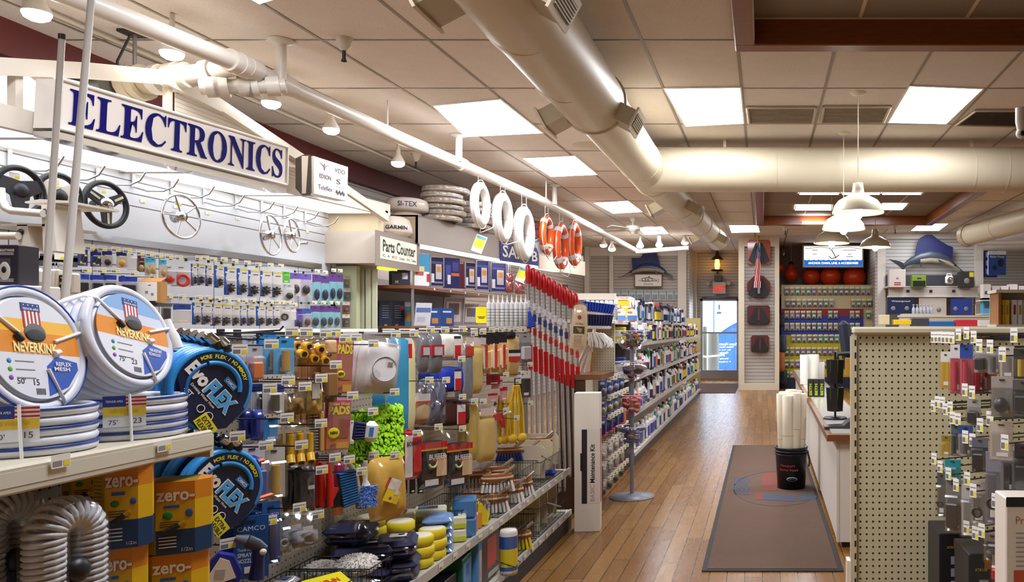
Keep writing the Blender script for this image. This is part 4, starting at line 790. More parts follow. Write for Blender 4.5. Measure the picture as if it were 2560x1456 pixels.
  # hanging life rings
STR=mat('d8d2ca',.7);ORG=mat('d9531c',.3);WRING=mat('e2e0dc',.35);TAPE=mat('c9cbd0',.25)
def life_ring(bb,Z,label,orange,bands=4):
 cx,cy=(bb[0]+bb[2])/2,(bb[1]+bb[3])/2;p=P(cx,cy,Z);R=(bb[3]-bb[1])/2*Z/F;R*=.97;r=R*(.20 if not orange else .18);yaw=PI/2+.02
 e=thing('life_ring',label,'life ring',T=frame(p,yaw),group='life rings hanging from the white pipe');XZ=Matrix.Rotation(PI/2,4,'X')
 M(XZ).torus(R-r,r*.95,ORG if orange else WRING,36,12).build('ring',e)
 for k_ in range(bands):
  a=PI/4+k_*2*PI/bands if orange else k_*2*PI/bands;b=M(XZ);b.torus(R-r,r*(1.03 if orange else .99),TAPE if orange else mat('b9b7b2',.5),5 if orange else 3,12,a0=a-(.14 if orange else .012),a1=a+(.14 if orange else .012));b.build('band',e)
 b=M();pts=[]
 for k_ in range(33):a=2*PI*k_/32+PI/4;s_=abs(math.sin(2*(a-PI/4)));rr=R*(1.0+.07*s_);pts.append((rr*math.cos(a),-.012,rr*math.sin(a)))
 b.tube(pts,.006,STR,5);b.build('grab_line',e)
 for sx in(-1,1):M().tube([(sx*R*.3,0,R*.92),(sx*R*.32,0,3.17-p.z)],.003,STR,5).build('hanging_string',e)
 return e
for bb,Z,lb,og in(((1176,453,1226,570),8.97,'white life ring, nearest of the row hanging from the pipe',0),((1232,480,1281,608),9.56,'white life ring, middle of the three white rings',0),((1286,514,1334,654),10.2,'largest white life ring next to the orange ones',0),((1349,537,1384,640),11.1,'dark orange life ring next to the white rings',1),((1384,556,1421,677),11.8,'light orange life ring, middle of the three orange',1),((1419,553,1452,668),12.5,'red orange life ring, farthest of the hanging row',1)):life_ring(bb,Z,lb,og)
def card(bb,Z,label,c1,c2,yaw,roll,name='hang_tag',cat='tag',group='cards tied to the life rings'):
 p,w,h=fit(bb,Z,None,yaw);o=M().box((0,0,0),(w,.003,h),mat(c1,.4)).build(name,T=frame(p,yaw,0,roll));tag(o,label,cat,group);b=M(frame((0,-.0022,0)));b.box((0,0,h*.1),(w*.86,.001,h*.66),mat(c2,.5));b.box((0,-.001,h*.36),(w*.86,.001,h*.16),mat('5a9ab8',.5));b.build('print',o);return o
card((1184,588,1212,632),9.0,'yellow card on a string below the nearest white ring','dfe2e6','e8de28',.3,.35);card((1293,668,1316,706),10.2,'yellow card on a string below the largest white ring','dfe2e6','e8de28',.3,.35);card((1340,596,1362,634),11.0,'plain grey card hanging beside the dark orange ring','c9c8c6','c4c2c0',.3,-.4)
for i,pts in enumerate(([(1202,570),(1200,582),(1212,578),(1232,570),(1240,550),(1228,535)],[(1262,608),(1268,612),(1290,606),(1300,604)],[(1400,677),(1402,686),(1420,692),(1426,680),(1424,660)],[(1366,640),(1372,648),(1384,652),(1392,640)])):
 tag(M().tube([P(x,y,(9.0,9.6,11.9,11.2)[i])for x,y in pts],.007,STR,6).build('loose_line'),('slack white line hanging from the nearest white ring','slack white line hanging from the middle white ring','slack white line hanging from the light orange ring','slack white line hanging from the dark orange ring')[i],'rope','slack lines below the life rings')
 # banner, red bags, boards
def onval(px,py):t=0.0;r=(px-X0)/F;t=(-3.99-r*9.28)/(-.74+r*5.28);Z=9.28+5.28*t;return P(px,py,Z)+Vector((.02,0,0))
q=[onval(1248,600),onval(1343,622),onval(1343,665),onval(1248,652)];o=M().slab(q,(-.015,0,0),mat('2a3f86',.25)).build('blue_banner');tag(o,'shiny blue banner with white letters on the valance behind the white rings','banner');M().text_quad('SAFE B',*q,PW,off=(.006,-.002,0),my=.2,bold=.02).build('lettering',o)
q=[onval(1345,638),onval(1460,655),onval(1460,690),onval(1345,672)];tag(M().slab(q,(-.02,0,0),mat('d9c8b4',.5)).build('cream_board'),'plain cream board fixed below the orange life rings','board')
for i,(bb,c_)in enumerate((((1266,684,1284,706),'c0303a'),((1264,700,1284,732),'b01824'),((1288,706,1312,735),'b02050'),((1320,552,1352,575),'9a2030'),((1322,572,1350,600),'a8323a'))):
 p,w,h=fit(bb,11.6,None,.6);o=M().pillow(w,h,.1,mat(c_,.4),lump=.15,seed=i).build('life_vest_bag',T=frame(p,.6));tag(o,('upper red bagged vest left of the steel pole','lower red bagged vest left of the steel pole','pinkish red bagged vest right of the steel pole','upper red bagged vest behind the largest white ring','lower red bagged vest behind the largest white ring')[i],'life vest','red bagged vests near the valance');M().pillow(w*1.04,h*1.04,.12,BAGW).build('plastic_bag',o)
 # far left wall odds
b=M()
for i in range(5):b.cyl((-4.48+.03*i,17.9,1.9),(-4.48+.03*i,17.9,2.35),.012,BLACK,6)
tag(b.build('black_rod_bundle'),'bundle of short black rods hanging on the far left wall','rods')
# sealant cartridges and brushes on top of the near gondola
for i in range(9):
 x=1222+11.5*i;Z=5.35;p=P(x,812,Z);p.z=1.385;h_=(812-752)*Z/F;e=thing('sealant_cartridge','white sealant cartridge with pointed nozzle, %s from the left on the gondola top'%nth(i),'cartridge',loc=p,group='sealant cartridges on the gondola top')
 M().lathe([(.0,0),(.0145,0),(.0145,h_*.92),(.012,h_),(0,h_)],mat(('dcdde0','c9ccd2','d4d0cc')[i%3],.4),14).build('tube',e);M().lathe([(.008,h_),(.006,h_+.012),(.0015,h_+.05)],PW,8).build('nozzle',e)
 b=M()
 for q in range(5):b.lathe([(.0147,h_*(.2+.12*q)),(.0147,h_*(.24+.12*q))],GREY,14,caps=False)
 b.build('printed_label',e)
def scrub_head(c,yaw,roll,label,w,h,up):
 e=thing('deck_brush',label,'brush',T=frame(c,yaw,0,roll),group='blue bristled deck brush heads');M().box((0,0,0),(w,.05,h*.3),MW,bev=.01).build('block',e);b=M()
 for i in range(8):
  for j in range(3):
   x=(-.44+.88*i/7)*w;y=(-.016+.016*j);b.tube([(x,y,h*.1*up),(x*1.08,y*1.6,h*.75*up)],[.010,.013],mat('1d3fae' if up>0 else '14246e',.7),6)
 b.build('bristles',e)
scrub_head(P(1268,796,5.5),.5,1.3,'blue bristled brush head with cream block lying on the gondola top, left one',.10,.10,1);scrub_head(P(1305,806,5.6),.5,1.2,'blue bristled brush head with cream block lying on the gondola top, right one',.10,.10,1)
# red handled telescopic poles in their rack
REDH=mat('c01a20',.3);POLE=mat('c3c4c8',.25,.9)
for i in range(10):
 x=1320+13.2*i;y=662+8.0*i;Z=5.75+.035*i;p=P(x+14,1290,Z);p.z=.16;t=P(x,y,Z-.05)-p;e=thing('boat_pole','telescopic aluminium pole with red grips, %s from the left in the rack'%nth(i),'pole',loc=p,group='red gripped telescopic poles')
 M().tube([(0,0,0),t*.62],.0125,POLE,10).build('outer_tube',e);M().tube([t*.6,t*.95],.0095,POLE,10).build('inner_tube',e)
 d_=t.normalized();L=t.length;M().tube([t-d_*.135,t-d_*.13,t-d_*.06,t-d_*.01,t],[.013,.019,.021,.018,.010],REDH,12).build('top_grip',e)
 g=t*((P(x+5,892+6*i,Z).z-p.z)/t.z);M().tube([g-d_*.09,g+d_*.09],.0165,REDH,10).build('lower_grip',e);
 for s_ in(.12,.2,.3):M().tube([t-d_*(.135+s_),t-d_*(.135+s_+.05)],.0135,mat(('b8332e','c9c6cc','2a3a78')[int(s_*10)%3],.4),8).build('sticker',e)
e=thing('pole_rack','dark brown wooden rack that holds the poles and mops','rack',loc=P(1440,1290,6.2));e.location.z=0
M().box((-.15,.0,.13),(.62,.5,.26),mat('3f2716',.5)).build('base',e);q=P(1462,940,6.2);M().box((q.x-e.location.x,.05,q.z),(.34,.5,.04),mat('7a4f2c',.4)).build('top_board',e);M().box((q.x-e.location.x-.15,.05,q.z/2),(.04,.5,q.z),mat('5a3820',.5)).build('side_board',e);M().box((q.x-e.location.x-.06,-.17,q.z/2),(.20,.03,q.z),mat('4a2e1a',.5)).build('front_board',e)
ZR=6.2
def mop(top,bot,label,head):
 p=P(*bot,ZR+.1);t=P(*top,ZR+.05)-p;e=thing('deck_mop',label,'mop',loc=p,group='mops and brushes standing in the rack');M().tube([(0,0,0),t],[.013,.011],PW,10).build('handle',e)
 if head=='brush':
  T=frame(t,.25,0,.12);M(T).box((0,0,0),(.22,.06,.035),MW,bev=.01).build('block',e);b=M(T)
  for i in range(11):
   for j in range(3):b.tube([(-.10+.02*i,-.02+.02*j,.01),(-.112+.0224*i,-.032+.032*j,.085)],[.010,.013],mat('1a3fae',.7),6)
  b.build('bristles',e)
 if head=='dark':
  T=frame(t,.1,0,.02);M(T).box((0,0,0),(.24,.06,.03),MW,bev=.01).build('block',e);b=M(T)
  for i in range(12):
   for j in range(3):b.tube([(-.11+.02*i,-.02+.02*j,.01),(-.12+.0218*i,-.03+.03*j,.095)],[.010,.013],mat('141b50',.7),6)
  b.build('bristles',e)
 if head=='mop':
  b=M();rnd=random.Random(3)
  b.ball(t+Vector((.03,0,.0)),(.10,.06,.045),mat('dedbd6',.9),14,8)
  for i in range(150):a=rnd.uniform(-1.6,1.8);L=rnd.uniform(.09,.14);y_=rnd.uniform(-.07,.07);b.tube([t+Vector((.02,y_*.3,.03)),t+Vector((math.sin(a)*L*.6+.02,y_,.045-abs(a)*.01)),t+Vector((math.sin(a)*L+.03,y_*1.1,-.01-.05*rnd.random())),t+Vector((math.sin(a)*L*1.02+.03,y_*1.1,-.05-.03*rnd.random()))],.0055,mat('eeece8',.9),5)
  b.build('mop_head',e)
 return e
mop((1494,785),(1462,936),'white handled deck mop with raised light blue brush head','brush');mop((1489,818),(1450,936),'white handled deck mop with dark navy brush head','dark');mop((1475,846),(1436,936),'white handled string mop with a fluffy white head','mop')
tag(M().tube([P(1482,880,ZR+.12),P(1478,932,ZR+.12)],.012,mat('b0783c',.5),8).build('wooden_handle'),'short wooden handle among the white mop handles','handle')
p,w,h=fit((1426,756,1468,882),6.0,None,.25);e=thing('bagged_mop_head','cream bagged mop head pack with a red emblem hanging before the rack','package',T=frame(p,.25,0,.05))
M().pillow(w,h*.9,.06,mat('e9cfa4',.7),top=.8,flat=4).build('mop_head',e);b=M(frame((0,-.034,0)));b.ball((0,0,h*.2),(.014,.002,.016),mat('b83a34'));b.text('LTD Mops',w*.7,.014,mat('b03a30'),c=(0,-.002,h*.07),bold=.02,keep=True);b.box((0,0,-h*.05),(w*.66,.002,h*.14),mat('2a2418'));b.prism([(-.02,-h*.0),(.024,-h*.02),(.02,-h*.1),(.004,-h*.1)],.004,mat('a8962a'))
for i in range(7):b.box((-.004,0,-h*(.17+.035*i)),(w*.5,.001,.003),mat('a06a48'))
b.build('print',e);M().pillow(w*1.08,h,.075,FILM,top=.9,flat=4).build('clear_bag',e)
# maintenance kit carton
e=thing('tall_carton','tall narrow white carton lettered BASIC Maintenance Kit standing on the floor','box',loc=(0,0,0));p=P(1434,1330,5.39);e.location=(p.x+.085,5.39+.06,0);WC=mat('e4dccf',.6)
hh=.935;e.rotation_euler=(0,0,.10);M().box((0,0,hh/2),(.17,.12,hh),WC,bev=.002).build('carton',e);b=M(frame((0,-.0612,0)));b.box((-.018,0,.44),(.036,.001,.5),mat('2b1f2e',.4));b.box((.04,0,.44),(.085,.0005,.5),mat('ded8cc',.5));b.box((-.035,0,.47),(.02,.004,.12),BLACK,bev=.004)
T2=Matrix.Rotation(-PI/2,4,'Y');bb_=M(frame((0,-.0625,0))@T2);bb_.text('BASIC',.11,.028,mat('b98a86'),c=(.26,0,-.035));bb_.text('Maintenance Kit',.26,.032,mat('1d1a22'),c=(.46,0,-.035),bold=.02);b.build('dark_print',e);bb_.build('lettering',e)
b=M(frame((.0852,0,0),PI/2));b.box((0,0,.44),(.06,.001,.5),REDM);bb_=M(frame((.0865,0,0),PI/2)@T2);bb_.text('Maintenance Kit',.26,.02,PW,c=(.46,0,-.0),bold=.02);b.build('red_print',e);bb_.build('side_lettering',e)
# ================================================================= far gondola: peg rows, bowl stand, bottle shelves
GC=mat('d8d2c4',.45);PEGC=peg_mat('pegboard_cream','cfc3a8','y');PEGX=peg_mat('pegboard_front','cfc3a8','x')
e=thing('far_gondola','long white gondola with bottle shelves running to the exit door','shelving',loc=(-1.6,12,0));XB,XFr=-1.72,-1.27
M().box((XB+1.6,.45,.75),(.04,8.9,1.5),GC).build('back_panel',e);M().box((.09,.3,.05),(.46,8.6,.10),mat('23252e',.35)).build('base',e)
LV=[.13,.53,.88,1.22,1.455]
for i,z in enumerate(LV):
 x1=XFr if i<4 else-1.36;M().box(((x1+XB)/2+1.6,.2 if i<4 else-.9,z-.012),(x1-XB,8.5 if i<4 else 6.4,.024),GC).build('shelf_board',e);M().box((x1+1.6+.004,.2 if i<4 else-.9,z-.012),(.012,8.5 if i<4 else 6.4,.036),mat('c9c6c4',.3)).build('price_rail',e)
M().box((.15,4.9,.92),(.30,.03,1.34),peg_mat('pegboard_olive','b3a56a','x')).build('end_panel',e)
M().box((-.10,-3.98,.68),(.05,.03,1.3),GC).build('end_post',e)
# bottles: prototypes, then copies
def bottle_proto(kind,c,lc,cc):
 b=M();m,l=mat(c,.35),mat(lc,.4);cap=M();cm=mat(cc,.4)
 if kind=='jug':b.box((0,0,.095),(.13,.08,.19),m,bev=.02);b.box((0,-.0405,.08),(.10,.002,.11),l);b.lathe([(.02,.19),(.018,.215)],m,10);b.tube([(.02,0,.20),(.058,0,.185),(.06,0,.12)],.010,m,6);cap.lathe([(.022,.212),(.022,.24),(0,.241)],cm,10)
 elif kind=='spray':b.lathe([(0,0),(.042,.002),(.044,.13),(.018,.175),(.016,.20)],m,12);b.lathe([(.0445,.03),(.0448,.11)],l,12,caps=False);cap.box((-.012,0,.225),(.07,.026,.03),cm,bev=.006);cap.cyl((0,0,.195),(0,0,.22),.017,cm,8);cap.box((-.035,0,.20),(.008,.016,.035),cm)
 elif kind=='bottle':b.lathe([(0,0),(.038,.002),(.04,.15),(.03,.175),(.015,.19),(.015,.20)],m,12);b.lathe([(.0405,.03),(.0408,.13)],l,12,caps=False);cap.lathe([(.018,.198),(.016,.235),(0,.236)],cm,10)
 elif kind=='can':b.lathe([(0,0),(.036,.002),(.036,.17),(.03,.182),(0,.184)],m,14);b.lathe([(.0364,.02),(.0366,.15)],l,14,caps=False);cap.lathe([(.029,.182),(.029,.215),(0,.216)],cm,12)
 elif kind=='tin':b.box((0,0,.11),(.10,.055,.22),m,bev=.006);b.box((0,-.0285,.11),(.085,.001,.15),l);cap.lathe([(.02,.22),(.02,.238),(0,.239)],cm,10)
 elif kind=='flat':b.box((0,0,.12),(.085,.045,.24),m,bev=.014);b.box((0,-.0232,.10),(.065,.001,.13),l);cap.lathe([(.014,.238),(.012,.27),(0,.271)],cm,10)
 o=b.build(dict(jug='plastic_jug',spray='spray_bottle',bottle='bottle',can='spray_can',tin='metal_tin',flat='flat_bottle')[kind]);cap.build('cap',o);return o
CN={'e6e4e0':'white','2a3fa0':'blue','1c2350':'navy','b9bcc4':'grey','2f7fb8':'sky blue','1f1f24':'black','c03028':'red','e0c832':'yellow','d8d0bc':'cream','2f8a58':'green','3a9aa0':'teal','d8702a':'orange','7a3a8a':'purple'}
KN=dict(jug='jug',spray='spray bottle',bottle='bottle',can='spray can',tin='tin',flat='flat bottle');rb=random.Random(11);PROT=[]
for kd,c,l,cc in(('jug','e6e4e0','2a3fa0','e6e4e0'),('jug','d8d0bc','e6e4e0','1c2350'),('jug','3a9aa0','e6e4e0','e6e4e0'),('spray','e6e4e0','1c2350','1f1f24'),('spray','2a3fa0','e6e4e0','e6e4e0'),('spray','b9bcc4','2f7fb8','1f1f24'),('bottle','e6e4e0','c03028','1f1f24'),('bottle','2a3fa0','e6e4e0','1f1f24'),('bottle','1f1f24','e0c832','c03028'),('bottle','e0c832','1c2350','1f1f24'),('can','e6e4e0','2a3fa0','e6e4e0'),('can','1c2350','e6e4e0','e6e4e0'),('can','c03028','e6e4e0','e6e4e0'),('tin','e6e4e0','2a3fa0','1f1f24'),('tin','b9bcc4','2f8a58','1f1f24'),('tin','2a3fa0','d8702a','b9bcc4'),('flat','e6e4e0','2f7fb8','1c2350'),('flat','1c2350','b9bcc4','1f1f24'),('flat','e6e4e0','7a3a8a','e6e4e0'),('flat','2f8a58','e6e4e0','e6e4e0'),('jug','b9bcc4','1c2350','1f1f24'),('bottle','d8d0bc','2f8a58','1f1f24'),('tin','1f1f24','b9bcc4','e6e4e0'),('can','b9bcc4','d8702a','1f1f24')):
 PROT.append([bottle_proto(kd,c,l,cc),kd,CN[c],CN[l],False])
SN_=('bottom','second','third','fourth','top')
for lv,z in enumerate(LV):
 y=8.15;i=0;pool=[(0,1,0,2,20,6,8,0,21),(0,1,3,8,11,22,17,12,6,21,23),(0,3,6,8,14,10,22,19,12,17,20,23),(6,8,10,16,17,22,9,12,18,23,21),(3,5,4,17,8,16,11,22)][lv]
 while y<(16.0 if lv<4 else 14.2):
  pr=PROT[rb.choice(pool)];kd=pr[1];wd={'jug':.145,'spray':.105,'bottle':.10,'can':.095,'tin':.12,'flat':.105}[kd];s_=(1.0,1.18,1.0,.95,1.0)[lv]*rb.uniform(.95,1.1);s_=min(s_,(.36/.24,.30/.24,.31/.24,.215/.24,1.3)[lv])
  if kd=='spray' and lv==3:s_=.85
  y+=wd*s_/2+.012;x1=(XFr if lv<4 else-1.36)-.055;T=frame((x1,y,z+.0005),PI/2-.15*rb.random())@Matrix.Scale(s_,4)
  lb='%s %s with %s label, %s from near end, %s bottle shelf'%(pr[2],KN[kd],pr[3],nth(i),SN_[lv]);g_='goods on the %s bottle shelf'%SN_[lv]
  if not pr[4]:pr[4]=True;o=pr[0];o.matrix_basis=T;tag(o,lb,KN[kd],g_)
  else:o=dup(pr[0],T,lb,g_);o['category']=KN[kd]
  y+=wd*s_/2+rb.uniform(.012,.10)*(1+(y-8)*.14);i+=1
for pr in PROT:
 if not pr[4]:
  for ch in list(pr[0].children):bpy.data.objects.remove(ch)
  bpy.data.objects.remove(pr[0])
  # end cap goods of the bottle gondola facing us
ez=7.98
for i,(bb,base,lb,art)in enumerate((((1538,770,1565,806),'e4e2de','blue and white pouch with orange spout, left of the pair on the end cap top',1),((1566,770,1594,806),'e4e2de','blue and white pouch with orange spout, right of the pair on the end cap top',1))):
 p,w,h=fit(bb,7.9,None,.2);e2_=thing('refill_pouch',lb,'pouch',T=frame(p,.2),group='orange spout pouches on the end cap');M().prism([(-w/2,-h/2),(w/2,-h/2),(w*.45,h*.28),(w*.15,h*.42),(-w*.15,h*.42),(-w*.45,h*.28)],.06,mat(base,.4)).build('pouch',e2_);b=M(frame((0,-.0312,0)));b.box((0,0,-h*.22),(w*.86,.002,h*.36),mat('5a8ac8',.4));b.box((-w*.2,0,h*.18),(w*.4,.002,h*.12),mat('d87a48',.4));b.box((0,0,-h*.45),(w*.5,.002,h*.08),mat('d8582a',.4));b.build('print',e2_);M().lathe([(.016,h*.40),(.012,h*.5),(.004,h*.68)],mat('e06a20',.4),10).build('spout',e2_)
p,w,h=fit((1536,742,1578,770),8.05,None,.1);o=M().box((0,0,0),(w,.02,h),mat('e8e0d8',.5)).build('law_sign',T=frame(p,.1));tag(o,"small notice board reading IT'S THE LAW above the orange spout pouches",'sign');b=M(frame((0,-.0115,0)));b.text("IT'S THE LAW!",w*.7,h*.14,REDM,c=(0,0,h*.38),keep=True,bold=.02);b.prism([(-w*.4,-h*.05),(-w*.2,h*.22),(w*.4,h*.22),(w*.4,-h*.3),(-w*.2,-h*.3)],.002,mat('e8c020'));b.box((0,-.002,h*.17),(w*.6,.001,h*.06),mat('c8502a'));b.build('print',o)
p,w,h=fit((1424,734,1540,750),7.6,None,0);o=M().box((0,0,0),(w,.03,h),mat('e4dccf',.5)).build('header_board',T=frame(p,0));tag(o,'long white header board above the mop rack and caulk tubes','sign');M().box((-w*.4,.03,-.12),(.03,.02,.3),GC).build('post',o);M().box((w*.3,.03,-.12),(.03,.02,.3),GC).build('post',o)
for i in range(7):
 x=1470+11.5*i;p=P(x,800,7.3);h_=48*7.3/F;o=M().lathe([(0,0),(.018,0),(.018,h_*.92),(.012,h_),(0,h_)],mat('d6d8de',.4),12).build('caulk_tube',loc=p);tag(o,'pale grey caulk tube, %s from the left under the header board'%nth(i),'tube','caulk tubes under the header board');b=M()
 for q in range(6):b.lathe([(.0182,h_*(.15+.12*q)),(.0182,h_*(.2+.12*q))],mat('9aa0ac',.4),12,caps=False)
 b.build('printed_label',o)
e=thing('peg_panel_rack','cream pegboard bay with wire hook rows beside the bowl stand','shelving',loc=(-1.6,6.98,0));M().box((0,.0,.72),(.05,.96,1.44),PEGC).build('pegboard',e);M().box((.05,.49,.72),(.35,.03,1.44),PEGX).build('end_panel',e);M().box((.04,0,.06),(.4,.9,.10),mat('2a2728',.5)).build('base',e)
M().box((.05,.0,1.43),(.4,1.0,.025),GC).build('shelf_board',e)
rows=[(950,931,('2a55a0','1c2a5c'),'small blue carded pack','ball','8a94b0'),(1000,975,('2c3a6a','3a62a8'),'small navy carded pack','ball','b0a06a'),(1050,1025,('23307a','23307a'),'blue pack with red foot','tube','1d2a78'),(1115,1080,('d8d4cc','b9b5ae'),'clear bagged fitting','ball','a8a4a0'),(1160,1125,('d0ccc4','a8a49e'),'clear bagged bracket','box','9a9690'),(1207,1166,('c4c0b8','8a8680'),'clear bagged dark fitting','ball','4a4844')]
for r,(y0,y1,cs,nm,kd,pc)in enumerate(rows):
 for j in range(7):
  t=j/6;Zt=6.54+.86*t;hz=1.37-.408*(y0-822)/128;px_=X0+F*(-1.25)/Zt;py_=Y0+F*(1.37-hz)/Zt
  hook(px_,py_,'wire hook with tag in the peg bay, %s from near end, %s row'%(nth(j),nth(r)),Z=Zt,kind='far',group='tagged hooks in the peg bay')
  p=Vector((-1.31-.02*(j%2),Zt+.01,hz-.085));w_,h_=.085,.135;b=M();b.box((0,0,h_*.3),(w_,.004,h_*.4),mat(cs[0],.4));b.box((0,0,-h_*.2),(w_,.004,h_*.6),mat(cs[1],.4));m_=mat(pc,.4)
  if kd=='ball':b.ball((0,-.016,-h_*.15),(w_*.3,.016,h_*.2),m_,8,6)
  elif kd=='box':b.box((0,-.015,-h_*.1),(w_*.6,.026,h_*.4),m_,bev=.004)
  else:b.cyl((0,-.016,-h_*.4),(0,-.016,h_*.2),.018,m_,8);b.box((0,-.016,-h_*.47),(.05,.04,h_*.1),mat('c0305a',.4),bev=.004)
  b.box((.0,-.0035,h_*.32),(w_*.6,.001,h_*.14),PW);o=b.build('hanging_package',T=frame(p,1.0));tag(o,'%s in the peg bay, %s from near end, %s row'%(nm,nth(j),nth(r)),'package','packs in the peg bay');M().pillow(w_*1.15,h_*1.15,.05,FILM,n=4).build('clear_bag',o)
  # clear bowl stand
cb=P(1580,1243,6.51);e=thing('bowl_stand','grey pole stand with four clear bowls in the aisle','stand',loc=cb);GP=mat('7d7f88',.4)
M().lathe([(0,0),(.185,.0),(.185,.008),(.05,.022),(.02,.03)],GP,40).build('base',e);M().cyl((0,0,.02),(0,0,1.38),.016,GP).build('pole',e);BOWL=film('fbfbff',.10,.05,.0,'clear_acrylic');bows=[(836,828,44),(915,905,42),(1000,987,40),(1078,1066,40)]
BZ=[]
for i,(yc,yt,r_)in enumerate(bows):
 zt=1.37-(yt-Y0)/F*6.51;R=r_*6.51/F;M().lathe([(.03,zt-.155),(R*.55,zt-.145),(R*.82,zt-.10),(R*.97,zt-.03),(R,zt),(R*.985,zt),(R*.955,zt-.03),(R*.80,zt-.097),(R*.53,zt-.14),(.03,zt-.15)],BOWL,28,caps=False).build('bowl',e);M().torus(R*.99,.003,mat('d8dade',.15),28,6,T=Matrix.Translation((0,0,zt))).build('rim',e);BZ.append((zt,R))
rb2=random.Random(5)
for i,(zt,R)in enumerate(BZ):
 n_=(16,12,18,12)[i]
 for j in range(n_):
  a=rb2.uniform(0,6.28);rr=R*.62*rb2.random()**.5;lay=j%3;z=zt-.125+.042*lay;rr*=(.55,.85,1.0)[lay];p=(cb.x+rr*math.cos(a),cb.y+rr*math.sin(a),z+rb2.uniform(0,.015));yw=rb2.uniform(0,6.28);T=frame(p,yw,rb2.uniform(-.4,.4),rb2.uniform(-.4,.4));b=M();pos_=nth(j)
  if i==0:cc,cn=[('2a2a2e','black'),('d8cc20','yellow'),('24242a','black'),('d83030','red')][j%4];b.box((0,0,0),(.08,.026,.022),mat(cc,.4),bev=.006);b.cyl((.03,0,0),(.055,0,.01),.009,BLACK,8);nm,cat='clip_light','light';lb='small %s clip light in the top bowl of the stand'%cn
  elif i==1:cc,cn=[('26262c','black'),('35363f','dark grey'),('d8d2c8','white')][j%3 if j%5 else 2];b.pillow(.10,.06,.035,mat(cc,.6),T=Matrix.Rotation(PI/2,4,'X'),n=5,lump=.2,seed=j);b.box((0,0,.018),(.03,.03,.004),PW if j%4==0 else mat('c04030'));nm,cat='folded_pouch','pouch';lb='small folded %s pouch in the second bowl of the stand'%cn
  elif i==2:b.lathe([(0,-.034),(.018,-.03),(.026,0),(.02,.022),(.008,.034),(0,.036)],mat('d8301c',.35),12);b.lathe([(.0265,-.006),(.0265,.008)],PW,12,caps=False);nm,cat='float','float';lb='red key float with white band in the third bowl of the stand'
  else:cc,cn=[('4a6a9a','blue'),('9a9ca4','grey'),('3a4a6a','slate')][j%3];b.pillow(.10,.055,.03,mat(cc,.5),T=Matrix.Rotation(PI/2,4,'X'),n=5,lump=.2,seed=j);nm,cat='bagged_part','package';lb='small bagged %s part in the lowest bowl of the stand'%cn
  o=b.build(nm,T=T);tag(o,lb,cat,'contents of the %s bowl, %s'%(('top','second','third','lowest')[i],lb.split(' ')[1]))
  # end cap shelves behind the stand
e=thing('end_cap_shelf','dark end cap shelves of the bottle gondola behind the bowl stand','shelving',loc=(-1.62,7.75,0));M().box((0,.2,.75),(.62,.03,1.4),mat('4a4240',.6)).build('back_panel',e);M().box((.0,.0,.10),(.62,.38,.20),mat('1d1b1d',.5)).build('base',e)
for z in(.45,.86,1.24,1.42):M().box((0,.0,z),(.60,.38,.02),GC).build('shelf_board',e)
k_=0
for z,n_ in((.215,4),(.465,5),(.875,5),(1.255,5)):
 for j in range(n_):
  x=-1.88+.13*j;cc,cn=[('2a3f8a','blue'),('c04a2a','orange'),('6a3a80','purple'),('d8d4cc','white'),('25252b','black'),('c8b838','yellow')][(k_*5+j*2)%6];hgt=(.14,.20,.22,.13)[k_];o=M().box((0,0,hgt/2),(.10,.12,hgt),mat(cc,.4),bev=.004).build('carton',loc=(x,7.66,z));tag(o,'%s carton, %s from the left on the %s end cap shelf'%(cn,nth(j),('lowest','second','third','upper')[k_]),'box','cartons on the end cap shelves');M(frame((0,-.0605,hgt/2))).box((0,0,0),(.07,.001,hgt*.4),PW if cn!='white' else mat('2a3f8a',.4)).build('printed_label',o)
 k_+=1
 # ================================================================= near gondola on the left
XPB,XLIP=-1.64,-1.31
e=thing('near_gondola','long cream pegboard gondola with shelves full of hoses and cleaning goods','shelving',loc=(-1.5,3.4,0));GE=e
def gb(c,d,m,name,par=None,bev=0):
 return M().box((c[0]+1.5,c[1]-3.4,c[2]),d,m,bev=bev).build(name,par or GE)
PGN=peg_mat('pegboard_near','b9b0a0','y',pitch=.0254,r=.0032);RAIL=mat('d3cdbd',.35);SHF=mat('c4bda8',.45);LIP=mat('cbc5b4',.35)
gb((XPB-.01,3.35,.72),(.02,4.3,1.24),PGN,'pegboard');gb((XPB-.01,3.35,1.352),(.05,4.3,.034),RAIL,'top_rail',bev=.012)
gb((XPB,5.5,.68),(.05,.04,1.34),STEEL,'end_post');gb((XPB,3.05,.68),(.035,.03,1.32),RAIL,'post')
gb((-1.49,4.05,.055),(.36,2.9,.11),mat('221d1e',.6),'base');gb((-1.485,4.05,.118),(.35,2.9,.014),SHF,'deck');gb((XLIP-.004,4.05,.112),(.012,2.9,.035),mat('b9b7b6',.3),'price_rail')
gb((-1.475,4.0,.405),(.33,2.9,.016),SHF,'shelf_board');gb((XLIP-.002,4.0,.402),(.014,2.9,.04),mat('bcb9b4',.3),'price_rail')
hsb=gb((-1.475,1.53,1.112),(.33,.74,.016),SHF,'hose_shelf');b=M();b.box((XLIP+1.5,1.53-3.4,1.105),(.014,.74,.05),LIP,bev=.004);b.box((XLIP+1.5+.006,1.53-3.4,1.107),(.004,.74,.026),mat('d8d2c0',.3));b.build('shelf_lip',GE);gb((-1.475,1.905,1.09),(.33,.012,.05),LIP,'shelf_bracket')
gb((-1.475,1.6,.692),(.33,.8,.016),SHF,'box_shelf')
